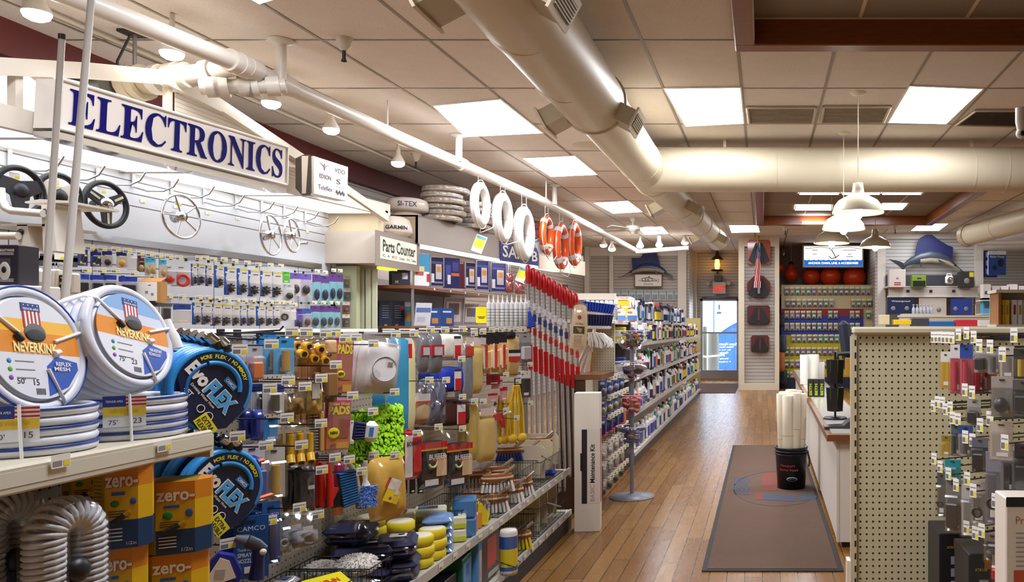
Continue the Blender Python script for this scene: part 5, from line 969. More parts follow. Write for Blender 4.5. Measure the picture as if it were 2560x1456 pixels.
def tagon(px,py,X,s=1.0):
 p=PX(px,py,X)-GE.location;T=frame(p,PI/2);b=M(T);b.box((0,0,0),(.042*s,.001,.026*s),PW);b.quad((-.018*s,-.001,-.009*s),(.002*s,-.001,-.009*s),(.002*s,-.001,.001*s),(-.018*s,-.001,.001*s),GREY);b.quad((.006*s,-.001,-.010*s),(.019*s,-.001,-.010*s),(.019*s,-.001,.001*s),(.006*s,-.001,.001*s),YEL);b.build('price_tag',GE)
for a in((152,1153),(411,1115)):tagon(*a,XLIP+.012,.95)
for i in range(14):Zt=3.25+.15*i;p=Vector((XLIP+.007,Zt,.402));tagon(X0+F*p.x/Zt,Y0+F*(HC-p.z)/Zt,p.x,1.1)
for i in range(13):Zt=3.5+.15*i;p=Vector((XLIP+.007,Zt,.112));tagon(X0+F*p.x/Zt,Y0+F*(HC-p.z)/Zt,p.x,1.0)
# ---- hose coils
HW=mat('d9dce8',.3);HB=mat('21408f',.35);TIE=mat('f0f0f2',.35);ORL=mat('e08a1c',.45);ORL2=mat('f0b83a',.45);SKY=mat('7fa9d8',.45);LBL=mat('dcdee6',.4);LBLU=mat('1d4fb0',.4);FLB=mat('1e3784',.45);FLR=mat('b02a34',.45);FOAM=mat('6a6a70',.7)
def chord(R,v0,v1,n=18):
 a0,a1=math.asin(max(-1,min(1,v0/R))),math.asin(max(-1,min(1,v1/R)))
 rr=[(R*math.cos(a0+(a1-a0)*i/n),R*math.sin(a0+(a1-a0)*i/n))for i in range(n+1)]
 return rr+[(-x,z)for x,z in reversed(rr)]
def coil(label,T,R,r,turns,length,blue,face=True,feet='',gal='',group='white drinking water hose coils'):
 e=thing('hose_coil',label,'hose',T=T,group=group);XZ=Matrix.Rotation(PI/2,4,'X');b=M(XZ);s=M(XZ)
 for i in range(turns):
  b.torus(R-r,r,HW,44,10,T=Matrix.Translation((0,0,-2*r*i*.96)))
  if i in blue:s.torus(R-r+r*.80,r*.30,HB,44,6,T=Matrix.Translation((0,0,-2*r*i*.96+r*.62)))
 if face:b.torus(R-3*r,r,HW,40,8,T=Matrix.Translation((0,0,-r*.4)))
 b.build('hose',e)
 if s.v:s.build('blue_stripe',e)
 if face:
  Rl=R*.80;y=-r*1.15;b=M(frame((0,y,0)))
  b.prism(chord(Rl,-Rl*.999,-Rl*.12),.002,LBL);b.prism(chord(Rl,-Rl*.12,Rl*.30),.002,ORL);b.prism(chord(Rl,Rl*.30,Rl*.55),.002,ORL2 if blue else mat('c9cfe0',.4));b.prism(chord(Rl,Rl*.55,Rl*.999),.002,LBL if blue else SKY)
  b.prism([(Rl*.15,-Rl*.95),(Rl*.18,-Rl*.35),(Rl*.42,-Rl*.15),(Rl*.9,-Rl*.25),(Rl*.9,-Rl*.40),(Rl*.62,-Rl*.75)],.003,LBLU);b.build('label_card',e)
  q=M(frame((0,y-.0014,0)));H=Rl
  q.box((-H*.02,0,H*.80),(H*.42,.001,H*.16),FLB)
  for k_ in range(5):q.box((-H*.19+H*.085*k_,0,H*.56),(H*.042,.001,H*.34),FLR if 1 else PW)
  for k_ in range(4):q.box((-H*.148+H*.085*k_,0,H*.56),(H*.042,.001,H*.34),PW)
  for k_ in range(4):q.ball((-H*.16+H*.1*k_,0,H*.84),(.002,.001,.002),PW,6,4)
  q.text('TEKNOR APEX',H*.36,H*.045,PW,c=(-H*.02,-.001,H*.765),bold=.02)
  q.ball((H*.02,0,H*.30),(H*.24,.0016,H*.20),FOAM,20,8);q.ball((H*.02,-.0012,H*.25),(H*.22,.001,H*.12),mat('2c2c30'),18,8)
  q.text('NEVERKINK',H*.96,H*.20,mat('f4ec9a',.4),c=(-H*.02,-.0015,H*.0),bold=.03);q.text('GUARANTEED NOT TO KINK OR TWIST',H*.86,H*.035,mat('f0d8a0',.4),c=(0,-.0015,-H*.105))
  for k_ in range(3):q.ball((-H*.62,0,-H*(.28+.16*k_)),(H*.05,.001,H*.05),mat(('3a8ac8','5aa83a','8a4ab8')[k_],.4),8,4);q.box((-H*.30,0,-H*(.28+.16*k_)),(H*.4,.0006,H*.02),GREY)
  q.text(feet,H*.18,H*.12,DARK,c=(-H*.42,0,-H*.66),keep=True,bold=.01);q.text(gal,H*.18,H*.12,DARK,c=(-H*.10,0,-H*.68),keep=True,bold=.01)
  for k_ in range(7):q.box((-H*.12+H*.03*k_,0,-H*.86),(H*.013,.0006,H*.12),DARK)
  q.text('REFLEX' if blue else 'KINK-RESISTANT',H*.36,H*.08,PW,c=(H*.55,-.0022,-H*.30),bold=.02);q.text('MESH' if blue else 'TECHNOLOGY',H*.36,H*.08,PW,c=(H*.50,-.0022,-H*.40),bold=.02)
  q.build('print',e);b=M()
  for a in(.35,2.5,-1.15):d=Vector((math.cos(a),0,math.sin(a)));b.tube([d*H*.45+Vector((0,y-.003,0)),d*(R-r)+Vector((0,-r*1.3,0)),d*(R+r*.3)+Vector((0,r*.5,0)),d*(R+r*.2)+Vector((0,2*r*turns*.9,0))],.0035,TIE,6)
  b.build('cable_tie',e);b=M()
  for a in(2.62,-.10):d=Vector((math.cos(a),0,math.sin(a)));b.tube([d*H*.50+Vector((0,y-.003,0)),d*H*.36+Vector((0,y-.004,-.006))],.006,DARK if a>0 else TIE,8)
  b.build('tie_end',e);a=.30;d=Vector((math.cos(a),0,math.sin(a)));t=Vector((math.sin(a),0,-math.cos(a)));c=d*(R+r*.2)+Vector((0,-r*.5,0));M().tube([c-t*.03,c,c+t*.012,c+t*.045],[r,r*1.2,r*1.5,r*1.5],mat('e6e6e8',.4),14).build('end_fitting',e)
 return e
def stack_label(e,R,z,ang,feet,gal):
 T=frame((R*math.sin(ang)*1.0,-R*math.cos(ang)*1.0,z),ang);b=M(T);b.box((0,-.002,0),(.075,.001,.045),LBL);b.box((-.018,-.003,.034),(.04,.001,.024),FLB);b.box((.02,-.003,.034),(.036,.001,.024),PW)
 for k_ in range(3):b.box((.02,-.0036,.026+.008*k_),(.036,.001,.004),FLR)
 b.box((0,-.003,.012),(.075,.001,.02),mat('d8b83a',.4));b.build('paper_label',e);b=M(T);b.text(feet,.016,.012,DARK,c=(-.02,-.004,-.012),keep=True);b.text(gal,.016,.012,DARK,c=(.022,-.004,-.010),keep=True);b.text('TEKNOR APEX',.03,.005,PW,c=(-.018,-.004,.034));b.text('NEVERKINK',.05,.009,mat('c8a028'),c=(0,-.004,.013));b.build('print',e)
 M(T).tube([(.008,-.004,.05),(.010,-.007,.0),(.012,-.004,-.055)],.003,TIE,6).build('cable_tie',e)
LAY=Matrix.Rotation(-PI/2,4,'X')
def lying(px,Z,R,r,turns,blue,label,ang,f,g):
 X=(px-X0)/F*Z;T=Matrix.Translation((X,Z,1.1205+r+2*r*.96*(turns-1)))@LAY;e=coil(label,T,R,r,turns,0,blue,False)
 e2=e;T2=T.inverted()@frame((X,Z,1.1205+r*turns),0);h=bpy.data.objects.new('x',None);bpy.data.objects.remove(h)
 n0=set(e.children);stack_label(e,R,.006,ang,f,g)
 for ch in e.children:
  if ch not in n0:ch.matrix_basis=T2
 return e
lying(60,1.625,.118,.0098,5,(0,2,4),"lying hose coil at the left shelf end labelled 50' 15",.62,"50'",'15')
lying(307,1.865,.124,.0098,5,(0,2,3,4),"lying hose coil in the middle of the shelf labelled 75' 23",.70,"75'",'23')
coil('leaning hose coil with blue stripe and white to orange label at the left edge',frame(P(74,874,1.60),1.62,-.22,.10),.130,.0105,4,0,(0,3),True,"50'",'15')
coil('leaning plain white hose coil with a sky picture label, on the middle coil stack',frame(P(322,842,1.84),1.58,-.30,.22),.124,.0105,5,0,(),True,"75'",'23')
# ---- zero boxes
ZY=mat('e2b416',.4);ZO=mat('d8861a',.4);ZN=mat('123a66',.4);ZP_=mat('7a2a2a',.4)
def zbox(px,Z,w,d,z0,z1,label,yaw=.55,dim=False):
 X=(px-X0)/F*Z;h=z1-z0;e=thing('hose_box',label,'box',T=frame((X,Z,z0),yaw),group='yellow boxed zero hoses');c=w*.22
 oc=[(-w/2+c,-d/2),(w/2-c,-d/2),(w/2,-d/2+c),(w/2,d/2-c),(w/2-c,d/2),(-w/2+c,d/2),(-w/2,d/2-c),(-w/2,-d/2+c)]
 def ring(a,b_,m,o=0.0):
  k_=1+o;vs=[(x*k_,y*k_,a)for x,y in oc]+[(x*k_,y*k_,b_)for x,y in oc];return vs,[(i,(i+1)%8,8+(i+1)%8,8+i)for i in range(8)]+[tuple(range(7,-1,-1)),tuple(range(8,16))],m
 b=M();b.add(*ring(0,h*.34,ZN if True else ZY));b.add(*ring(h*.34,h*.74,ZY));b.add(*ring(h*.74,h,ZO));b.box((0,0,h+.0004),(w*.6,d*.8,.0006),mat('8a7a18',.5));b.build('carton',e)
 L=math.hypot(c,c);a8=math.atan2(c,c);q=M(frame((0,-d/2-.0008,0)));wf=w-2*c
 q.text('zero-',wf*1.0,h*.13,PW,c=(0,-.0008,h*.80),bold=.03);q.text('zero-',wf*1.0,h*.13,mat('b83a20'),c=(.0012,-.0002,h*.792),bold=.03)
 q.box((-wf*.1,0,h*.66),(wf*.4,.0006,h*.04),mat('2f5fb8',.4));q.ball((-wf*.2,0,h*.54),(wf*.13,.0008,wf*.13),mat('3a8a3a',.4),12,6);q.ball((wf*.35,0,h*.56),(wf*.10,.0008,wf*.14),mat('3a62a8',.4),12,6)
 for k_ in range(3):q.box((-wf*.15,0,h*(.45-.03*k_)),(wf*.5,.0004,h*.012),mat('5a4a10'))
 q.tube([(-wf*.3,0,h*.30),(wf*.1,-.001,h*.40)],.006,mat('20242c'),6);q.tube([(wf*.1,-.001,h*.40),(wf*.25,-.001,h*.44)],.005,mat('c89a3a',.3,.5),6)
 for k_ in range(4):q.box((-wf*.2,0,h*(.24-.045*k_)),(wf*.45,.0005,h*.014),PW)
 q.text('1/2in',wf*.3,h*.05,PW,c=(wf*.3,-.0008,h*.06),keep=True);q.build('print',e)
 q=M(frame((-w/2+c/2-.0006,-d/2+c/2-.0006,0),-a8));q.box((0,0,h/2),(L*.98,.0006,h*.98),mat('c2a41e',.5));q.box((0,-.0006,h*.38),(L*.6,.0006,h*.12),ZP_);q.box((0,-.0006,h*.22),(L*.6,.0006,h*.10),mat('2a4a80',.5))
 for k_ in range(8):q.box((-L*.05,-.0006,h*(.90-.045*k_)),(L*.66,.0004,h*.010),mat('7a5a10'))
 q.build('side_print',e);return e
zbox(311,1.70,.098,.075,.911,1.085,'tall yellow hose box on top of the nearer box stack');zbox(296,1.70,.098,.075,.735,.910,'tall yellow hose box at the bottom of the nearer box stack')
zbox(447,1.84,.128,.09,.862,1.025,'wide yellow hose box on top of the box stack beside the blue hoses',.5);zbox(438,1.84,.128,.09,.701,.861,'wide yellow hose box at the bottom of the stack beside the blue hoses',.5)
zbox(218,1.86,.085,.06,.93,1.085,'yellow hose box in the shadow at the back under the hose shelf');
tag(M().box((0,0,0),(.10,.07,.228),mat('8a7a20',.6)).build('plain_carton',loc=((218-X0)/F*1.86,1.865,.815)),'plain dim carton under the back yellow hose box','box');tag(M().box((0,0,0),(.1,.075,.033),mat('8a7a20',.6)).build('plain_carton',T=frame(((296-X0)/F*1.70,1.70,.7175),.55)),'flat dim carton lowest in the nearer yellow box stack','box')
# ---- coiled white hoses
def helix_u(label,px,Z,Xo=0,sc=1.0):
 X=(px-X0)/F*Z+Xo;e=thing('coiled_hose',label,'hose',T=frame((X,Z,.702),1.48),group='white spring coiled hoses in clear tubes');ra,rc,leg=.043*sc,.029*sc,.262;pts=[];tot=2*leg+PI*ra;n=int(tot/.0118)*11
 for i in range(n+1):
  s=tot*i/n;a=2*PI*i/11
  if s<leg:c,t=Vector((-ra,0,.005+s)),Vector((0,0,1))
  elif s<leg+PI*ra:q=(s-leg)/ra;c,t=Vector((-ra*math.cos(q),0,.005+leg+ra*math.sin(q))),Vector((math.sin(q),0,math.cos(q)))
  else:c,t=Vector((ra,0,.005+leg-(s-leg-PI*ra))),Vector((0,0,-1))
  nrm=Vector((t.z,0,-t.x));pts.append(c+nrm*rc*math.cos(a)+Vector((0,rc*math.sin(a),0)))
 M().tube(pts,.0058,mat('d0d2da',.3),6).build('coil',e);c=[]
 for i in range(25):
  s=tot*i/24;q=min(max((s-leg)/ra,0),PI);c.append((-ra*math.cos(q),0,.005+(min(s,leg)if s<leg+PI*ra else leg-(s-leg-PI*ra))+ra*math.sin(q)))
 M().tube(c,rc+.010,FILM,16,caps=False).build('clear_tube',e);b=M(frame((.0,-.02,.20))@Matrix.Rotation(PI/2,4,'X'));b.lathe([(0,.02),(.010,.02),(.022,.012),(.024,0),(.018,-.01),(0,-.02)],BLACK,18);b.build('black_nozzle',e);M().box((0,0,.10),(.03,.025,.16),mat('2a2f66',.4),bev=.006).build('blue_insert',e);return e
helix_u('white spring coiled hose standing in front of the yellow boxes',165,1.555,0);helix_u('white spring coiled hose at the left edge behind the front one',15,1.62,0,1.05)
# ---- blue flexible hoses on hooks
EB=mat('2f8fd8',.35);EN=mat('10193c',.4);EYL=mat('e8dc20',.4)
def arc_text(b,t,R,a0,a1,h,m,y):
 for i,ch in enumerate(t):
  if ch==' ':continue
  a=a0+(a1-a0)*i/(len(t)-1);vs,fs,tw_,th=text_mesh(ch,.03);k_=h/.7;T=Matrix.Translation((R*math.cos(a),y,R*math.sin(a)))@Matrix.Rotation(PI/2-a,4,'Y');b.add([(x*k_,0,yy*k_)for x,yy in vs],fs,m,False,T)
def evo(label,c,R,yaw,feet,full,roll=0.0):
 e=thing('blue_hose',label,'hose',T=frame(c,yaw,0,roll),group='blue flexible hoses on the pegboard');XZ=Matrix.Rotation(PI/2,4,'X');b=M(XZ)
 for i in range(2):b.torus(R-.009,.0095,EB,40,10,T=Matrix.Translation((0,0,-.017*i)))
 b.build('hose',e);b=M(frame((0,-.0115,0)));n=36
 b.prism([(R*.86*math.cos(a),R*.86*math.sin(a))for a in[2.75-3.35*i/28 for i in range(29)]]+[(R*.74,-R*.56),(R*.30,-R*.98),(-R*.3,-R*1.0),(-R*.62,-R*.60),(-R*.72,-R*.1)],.0015,EN);b.build('card',e)
 b=M(Matrix.Translation((0,-.013,0))@XZ);b.torus(R*.62,.006,EB,24,6,a0=-.2,a1=1.75);b.torus(R*.62,.0045,mat('1f6ab0',.4),20,6,a0=1.85,a1=3.4);b.build('hose_window',e)
 b=M()
 for a in(1.15,1.38):d=Vector((math.cos(a),0,math.sin(a)));b.tube([d*R+Vector((-.005,0,0)),d*R*1.12+Vector((-.012,-.002,.004))],.012,BLACK,12);b.tube([d*R*1.12+Vector((-.012,-.002,.004)),d*R*1.22+Vector((-.03,-.002,.007))],.0125,CHROME,12)
 b.build('end_fitting',e);q=M(frame((0,-.0135,0)))
 if full:
  arc_text(q,'MORE FLEX / NO MEMORY',R*.78,1.9,.25,R*.085,EYL,0);q.T=frame((0,-.0142,0))@Matrix.Rotation(math.radians(50),4,'Y');q.text('Evo',R*.62,R*.36,PW,c=(-R*.50,0,-R*.02),bold=.05);q.text('FLEX',R*.80,R*.38,mat('4aa8e8',.4),c=(R*.26,-.0002,-R*.02),bold=.05);q.text('FLEX',R*.86,R*.43,PW,c=(R*.26,.0002,-R*.02),bold=.07)
  q.text('Drinking Water Hose',R*.95,R*.085,PW,c=(-R*.05,0,-R*.30),keep=True,bold=.01);q.text(feet,R*.25,R*.13,PW,c=(-R*.35,0,-R*.46),keep=True,bold=.02);q.box((R*.18,0,R*.36),(R*.36,.001,R*.15),mat('2a78c0',.4));q.text('CAMCO',R*.3,R*.08,PW,c=(R*.18,-.001,R*.36),bold=.02)
  for k_,s_ in((.15,.09),(.42,.10),(.62,.05),(.72,.05)):q.torus(R*s_,.0012,PW,14,4,T=Matrix.Translation((R*k_,0,-R*.52-R*.1*(k_>.6)))@XZ)
  q.T=frame((0,-.0148,0))@Matrix.Rotation(math.radians(58),4,'Y');q.box((R*.62,0,-R*.62),(R*.52,.0008,R*.34),EYL);q.text('EXTRA',R*.40,R*.11,DARK,c=(R*.62,-.0008,-R*.56),bold=.02);q.text('FLEXIBLE',R*.44,R*.11,DARK,c=(R*.62,-.0008,-R*.70),bold=.02)
 else:q.box((-R*.15,0,-R*.75),(R*.4,.001,R*.3),mat('b9bcc4',.4));q.box((-R*.4,0,-R*.3),(R*.14,.001,R*.16),mat('c87a80',.4));q.text(feet,R*.3,R*.16,PW,c=(-R*.42,0,-R*.1),keep=True,bold=.02)
 q.build('print',e);return e
for i in range(5):
 evo(('front blue hose with full EVOFLEX card on the upper hook' if i==4 else 'blue hose on the upper hook, %s behind the front one'%nth(3-i)),P((452,470,488,505,526)[i],(945,950,955,962,972)[i],(2.17,2.14,2.11,2.08,2.02)[i]),(.100,.100,.101,.102,.105)[i],1.15 if i==4 else 1.25,'4FT',i==4)
for i in range(3):
 evo(('front blue hose with full EVOFLEX card on the lower hook' if i==2 else 'blue hose on the lower hook, %s behind the front one'%nth(1-i)),P((478,512,557)[i],(1205,1210,1222)[i],(2.13,2.09,2.04)[i]),.103,1.15 if i==2 else 1.25,'10FT',i==2)
 # ---- goods on the pegboard
XG=-1.43;GN='goods hanging on the near pegboard'
def soft(bb,label,cat,c,X=XG,yaw=.9,d=.05,name='bagged_goods',lump=.08,n=9,bands=(),txts=(),filmy=True,top=1.0,roll=0.0,flat=3.0,fill=(0,0,1,1),tint='ffffff',seed=1,rough=.8,Z=None,pitch=0):
 p,w,h=fit(bb,Z,X if Z is None else None,yaw);T=frame(p,yaw,pitch,roll);u0,v0,u1,v1=fill;cw,ch=w*(u1-u0),h*(v1-v0);cx,cz=((u0+u1)/2-.5)*w,(.5-(v0+v1)/2)*h
 o=thing(name,label,cat,T=T,group=GN);M().pillow(cw,ch,d,mat(c,rough),n=n,lump=lump,seed=seed,flat=flat,top=top,c=(cx,0,cz)).build('contents',o)
 if bands or txts:
  b=M(frame((0,-d*.5-.004,0)))
  for i,(a,b_,du,dv,cc)in enumerate(bands):b.box(((a-.5)*w,-.0004*i,(.5-b_)*h),(du*w,.001,dv*h),mat(cc,.4))
  for(t,a,b_,du,dv,cc)in txts:b.text(t,du*w,dv*h,mat(cc,.5),c=((a-.5)*w,-.0035,(.5-b_)*h),bold=.02)
  b.build('label',o)
 if filmy:M().pillow(w,h,d*1.25+.008,film(tint,.12,.15),n=n,lump=lump*1.5,seed=seed+3,flat=4,top=top).build('clear_bag',o)
 return o
def gp(bb,label,**k):
 k.setdefault('X',XG);k.setdefault('group',GN);k.setdefault('yaw',.9);return pack(bb,label,**k)
BC=[(.5,.5,.5,.1,'7a7a7e')]
gp((606,842,640,940),'pale blister card with printed header next to the blue hose hook',cols=('c8c8d0','b4b4bc'),X=-1.50);gp((616,866,656,958),'clear blister with an orange fitting beside the blue hose card',cols=('b9b9c0','a8a8ae'),prod=('e0701c','box'))
for i in range(3):gp((636+12*i,838+3*i,690+12*i,932+2*i),'blue carded brass elbow pack, %s behind the front one'%nth(2-i),cols=('2a7fc0','1d5f9a'),X=-1.53+.02*i)
gp((684,846,735,936),'front blue carded blister with a brass elbow',cols=('3a92cc','5aa8d8'),prod=('b8893a','tube'))
o=soft((733,842,820,916),'clear bag of large yellow plastic Y fittings','bag','d8941a',d=.05,lump=.5,fill=(.08,.25,.95,.98),seed=4);b=M()
for u,v in((.1,.55),(.42,.72),(.74,.8),(.25,.3),(.6,.4)):b.tube([((u-.5)*.1,-.02,(.5-v)*.09),((u-.46)*.1,-.045,(.47-v)*.09)],.014,mat('e8a818',.3),12);b.tube([((u-.46)*.1,-.0455,(.47-v)*.09),((u-.458)*.1,-.0475,(.468-v)*.09)],.008,BLACK,10)
b.build('fittings',o)
WD=mat('9a6a3c',.6);WDL=mat('c89a62',.6)
for i in range(5):
 p0,p1=P(742+15*i,905 if i<3 else 862,F*-1.52/(742+15*i-X0)),P(742+15*i,1068,F*-1.52/(742+15*i-X0));e=thing('wire_brush','wooden handled wire brush, %s from the left behind the yellow fittings'%nth(i),'brush',T=frame((p0+p1)/2,.8),group=GN);L=(p0.z-p1.z);M().box((0,0,L*.12),(.016,.018,L*.76),WD if i<3 else WDL,bev=.004).build('handle',e);b=M()
 for k_ in range(9):b.box((-.016,0,-L*.16-L*.034*k_),(.022,.014,.004),BLACK)
 b.build('bristles',e);M().box((0,0,-L*.36),(.016,.018,L*.28),WDL,bev=.003).build('block',e)
e=thing('wire_brush','wire brush with black coiled bristles on a pale wood block','brush',T=frame(PX(793,1080,-1.44),.8),group=GN);M().box((.012,0,0),(.014,.02,.13),WDL,bev=.003).build('block',e);b=M()
for k_ in range(13):b.torus(.013,.0022,BLACK,12,4,T=Matrix.Translation((-.010,0,-.058+.0095*k_)))
b.build('bristles',e)
gp((803,878,842,1006),'brown cardboard sleeve with barcode between fittings and pads',cols=('a67c4e','7a5430'),prod=('9a7044','box'),filmy=False);soft((812,850,842,888),'small tan wooden scraper block above the brown sleeve','scraper','d0a878',d=.02,filmy=False,lump=0,flat=8,name='scraper')
gp((656,962,710,1034),'white carded pack with a black rubber valve',cols=('24408a','d8d4ce'),prod=('2a2826','tube'));gp((632,975,656,1040),'narrow grey card left of the black valve pack',cols=('b8b6b4','a9a7a6'),X=-1.48);soft((628,1024,658,1102),'dark blue roller sleeve in clear film beside the hose','roller','1d3a9a',d=.035,lump=0,flat=6,name='roller_sleeve')
soft((700,952,762,1040),'clear bag of brass nozzles, left of the pair','bag','8a6a2a',d=.03,fill=(.2,.5,.95,.98),lump=.6,seed=8);soft((762,945,810,1038),'clear bag of brass nozzles with white slip, right of the pair','bag','c8a84a',d=.03,fill=(.1,.3,.9,.98),lump=.6,seed=9,bands=[(.45,.35,.4,.4,'e4e2de')])
o=soft((700,1052,792,1172),'clear bag of long yellow plastic Y pipes','bag','9a7a2a',d=.03,fill=(.1,.5,.8,.9),lump=.3,seed=10);b=M()
for i in range(3):x=-.03+.028*i;b.tube([(x,-.02,.035),(x,-.02,-.04)],.009,mat('d8a81c',.35),10);b.tube([(x,-.02,-.03),(x-.003,-.035,-.052)],.012,mat('d8a81c',.35),10);b.tube([(x-.003,-.0355,-.0525),(x-.0032,-.0362,-.0535)],.008,BLACK,10)
b.build('pipes',o)
gp((656,1046,694,1104),'small bright blue hose splice card',cols=('2a8ad0','2f92d8'));gp((656,1118,712,1246),'clear blister with a brass coil spring and yellow base',cols=('c8c4c4','b0a8a8'),prod=('c89a2a','tube'),name='spring_pack');gp((596,1112,662,1256),'white card of blue suction cup handles with orange clamps',cols=('d8d4dc','c0bccc'),prod=('24389a','box'),txt='SUCTION CUP HANDLE',d=.05)
e=thing('clamp_handle','blue suction cups with orange clamp levers on the white card','handle',T=frame(PX(630,1190,-1.36),.8),group=GN)
for z_ in(.03,-.012,-.045):M(Matrix.Translation((0,0,z_))@Matrix.Rotation(PI/2,4,'X')).lathe([(.0,.018),(.010,.018),(.014,.02),(.020,.010),(.024,-.01),(0,-.012)],mat('22349a',.35),16).build('cup',e)
for z_ in(.035,-.062):M().box((.008,-.012,z_),(.055,.014,.010),mat('e0601c',.4),bev=.004,T=Matrix.Rotation(-.2,4,'Y')).build('lever',e)
soft((705,1160,742,1268),'dim bagged brush, left of the grey one','bag','4a2a2c',d=.03,X=-1.5);soft((735,1165,788,1284),'clear bag with a dark grey flat brush','bag','33363c',d=.03,bands=[(.7,.45,.3,.08,'d0d0d0')])
for i in range(3):
 e=thing('red_brush','red plastic handled wire brush, %s from the left'%nth(i),'brush',T=frame(PX(782+20*i,1214,-1.46+.03*i),1.0),group=GN);M().tube([(0,0,.075),(.002,0,.03),(.004,0,.0),(.004,0,-.07)],[.006,.010,.011,.010],mat('c8281c',.35),10).build('handle',e);M().prism([(.0,-.005),(.03,-.012),(.028,-.018),(.0,-.07)],.016,mat('c8281c',.35)).build('guard',e);b=M()
 for k_ in range(10):b.box((.022,0,-.024-.0055*k_),(.022,.012,.0035),BLACK)
 b.build('bristles',e)
def pads(bb,label,X=XG,yaw=.85,edge=False):
 p,w,h=fit(bb,None,X,yaw);o=thing('scrub_pad_pack',label,'package',T=frame(p,yaw,0,.05),group=GN);b=M();b.box((0,0,h*.22),(w,.02,h*.56),mat('c02a6a',.45),bev=.004);b.box((0,.001,-h*.24),(w,.02,h*.5),mat('c8641e',.45),bev=.004);b.build('wrapper',o)
 if not edge:
  q=M(frame((0,-.0105,0)));q.box((w*.08,0,-h*.02),(w*.66,.002,h*.46),mat('a8604a',.8));q.text('Brown Wool',w*.8,h*.07,EYL,c=(0,-.002,h*.41),bold=.03);q.text('PADS',w*.86,h*.17,EYL,c=(0,-.002,h*.28),bold=.05);q.ball((-w*.18,-.002,-h*.16),(w*.24,.002,w*.24),EYL,14,6);q.text('NEW',w*.32,h*.06,DARK,c=(-w*.18,-.005,-h*.15),bold=.04);q.box((w*.2,-.001,-h*.40),(w*.5,.001,h*.12),mat('d89a28',.4));q.text('#3',w*.2,h*.07,DARK,c=(-w*.2,-.002,-h*.40),bold=.03);q.build('print',o)
 M().box((0,0,0),(w*1.05,.026,h*1.04),FILM,bev=.006).build('clear_wrap',o)
pads((836,842,880,985),'magenta and orange pack of scrub PADS, the upper one');pads((812,998,874,1126),'magenta and orange pack of scrub PADS, the lower front one');pads((838,1160,856,1288),'magenta and orange pad pack seen edge-on beside the red brushes',yaw=1.4,edge=True)
o=soft((862,838,1000,990),'large clear bag of white polishing bonnets with a round barcode label','bag','dcd8d4',d=.07,lump=.25,seed=12,X=-1.40,fill=(.22,.1,.98,.96),roll=.12);b=M(frame((.02,-.052,-.01))@Matrix.Rotation(PI/2,4,'X'));b.lathe([(0,0),(.045,0)],mat('e6e4e6',.4),24);b.T=frame((.02,-.0535,-.01));b.torus(.044,.002,mat('a8a8b0'),24,5,T=Matrix.Rotation(PI/2,4,'X'));b.box((.018,0,.018),(.018,.001,.015),GREY);b.build('round_label',o)
soft((876,870,905,905),'tan lined mitt edge left of the white bonnets','mitt','d8b09a',d=.03,X=-1.5,filmy=False,name='mitt')
for i,(bb,c,lb)in enumerate((((932,975,962,1100),'1f6f9a','dark teal folded drying cloth behind the blue one'),((966,845,1022,1078),'3a98c4','long sky blue drying cloth hanging folded'),((1020,850,1036,1076),'e4d8a0','narrow cream drying cloth beside the sky blue one'))):soft(bb,lb,'cloth',c,d=.03,flat=7,lump=.04,filmy=False,name='drying_cloth',X=-1.47+.03*(i>0))
gp((984,846,1030,897),'white and red header card over the blue drying cloths',cols=('e4e0de','cc2a2a'),filmy=False,name='header_card')
# green chenille mitts
def chenille(bb,label,X,seed,n):
 p,w,h=fit(bb,None,X,.9);e=thing('chenille_mitt',label,'mitt',T=frame(p,.9),group=GN);M().pillow(w*.86,h*.9,.05,mat('5a9a08',.8),flat=5).build('mitt',e);r_=random.Random(seed);b=M();g1,g2=mat('96d814',.8),mat('b4ec28',.8)
 for i in range(n):
  u,v=r_.uniform(-.47,.47),r_.uniform(-.46,.48);q=Vector((u*w,-.022*(1-abs(2*u)**4),v*h));b.tube([q,q+Vector((r_.uniform(-.004,.004),-.016,-.004)),q+Vector((r_.uniform(-.006,.006),-.020,-.020))],.0042,g1 if i%2 else g2,5)
 b.build('noodle_pile',e)
chenille((866,1018,932,1168),'lime green chenille mitt, back one of the pair',-1.50,1,170);chenille((922,1006,1002,1160),'lime green chenille mitt, front one of the pair',-1.40,2,330)
e=thing('utility_brush','white oval handled brush with navy bristles before the green mitts','brush',T=frame(PX(912,1078,-1.34),.7,0,.12),group=GN);M().box((.016,-.01,0),(.046,.032,.070),PW,bev=.015).build('handle',e);M(frame((.014,-.0268,0))).box((0,0,0),(.014,.001,.03),mat('3a7ac0',.4)).build('sticker',e);b=M()
for i in range(4):
 for j in range(6):b.tube([(-.004,-.018+.008*i,-.022+.009*j),(-.034,-.022+.011*i,-.026+.0105*j)],.0055,mat('12205a',.7),5)
b.build('bristles',e);gp((874,1052,884,1110),'thin white plastic brush back behind the navy bristles',cols=('d8d8da','d0d0d4'),filmy=False,X=-1.4)
e=thing('scrub_brush','cream board scrub brush with dense blue bristles','brush',T=frame(PX(872,1220,-1.40),.85,0,-.14),group=GN);M().box((.028,0,0),(.010,.03,.118),mat('d8ccae',.5),bev=.003).build('board',e);b=M()
for i in range(4):
 for j in range(13):b.tube([(.022,-.013+.009*i,-.052+.0088*j),(-.030,-.014+.010*i,-.056+.0092*j)],.0052,mat('1a62a8',.7),5)
b.build('bristles',e);M().tube([(.02,0,.06),(.012,0,.085)],.008,PW,8).build('handle',e)
e=thing('dusting_wand','white handled wand with fluffy pale blue head','duster',T=frame(PX(915,1215,-1.36),.8,0,.08),group=GN);M().tube([(-.008,0,.085),(-.008,0,.05),(-.004,0,.02),(.0,0,.0)],[.007,.010,.007,.014],PW,12).build('handle',e);r_=random.Random(9);b=M()
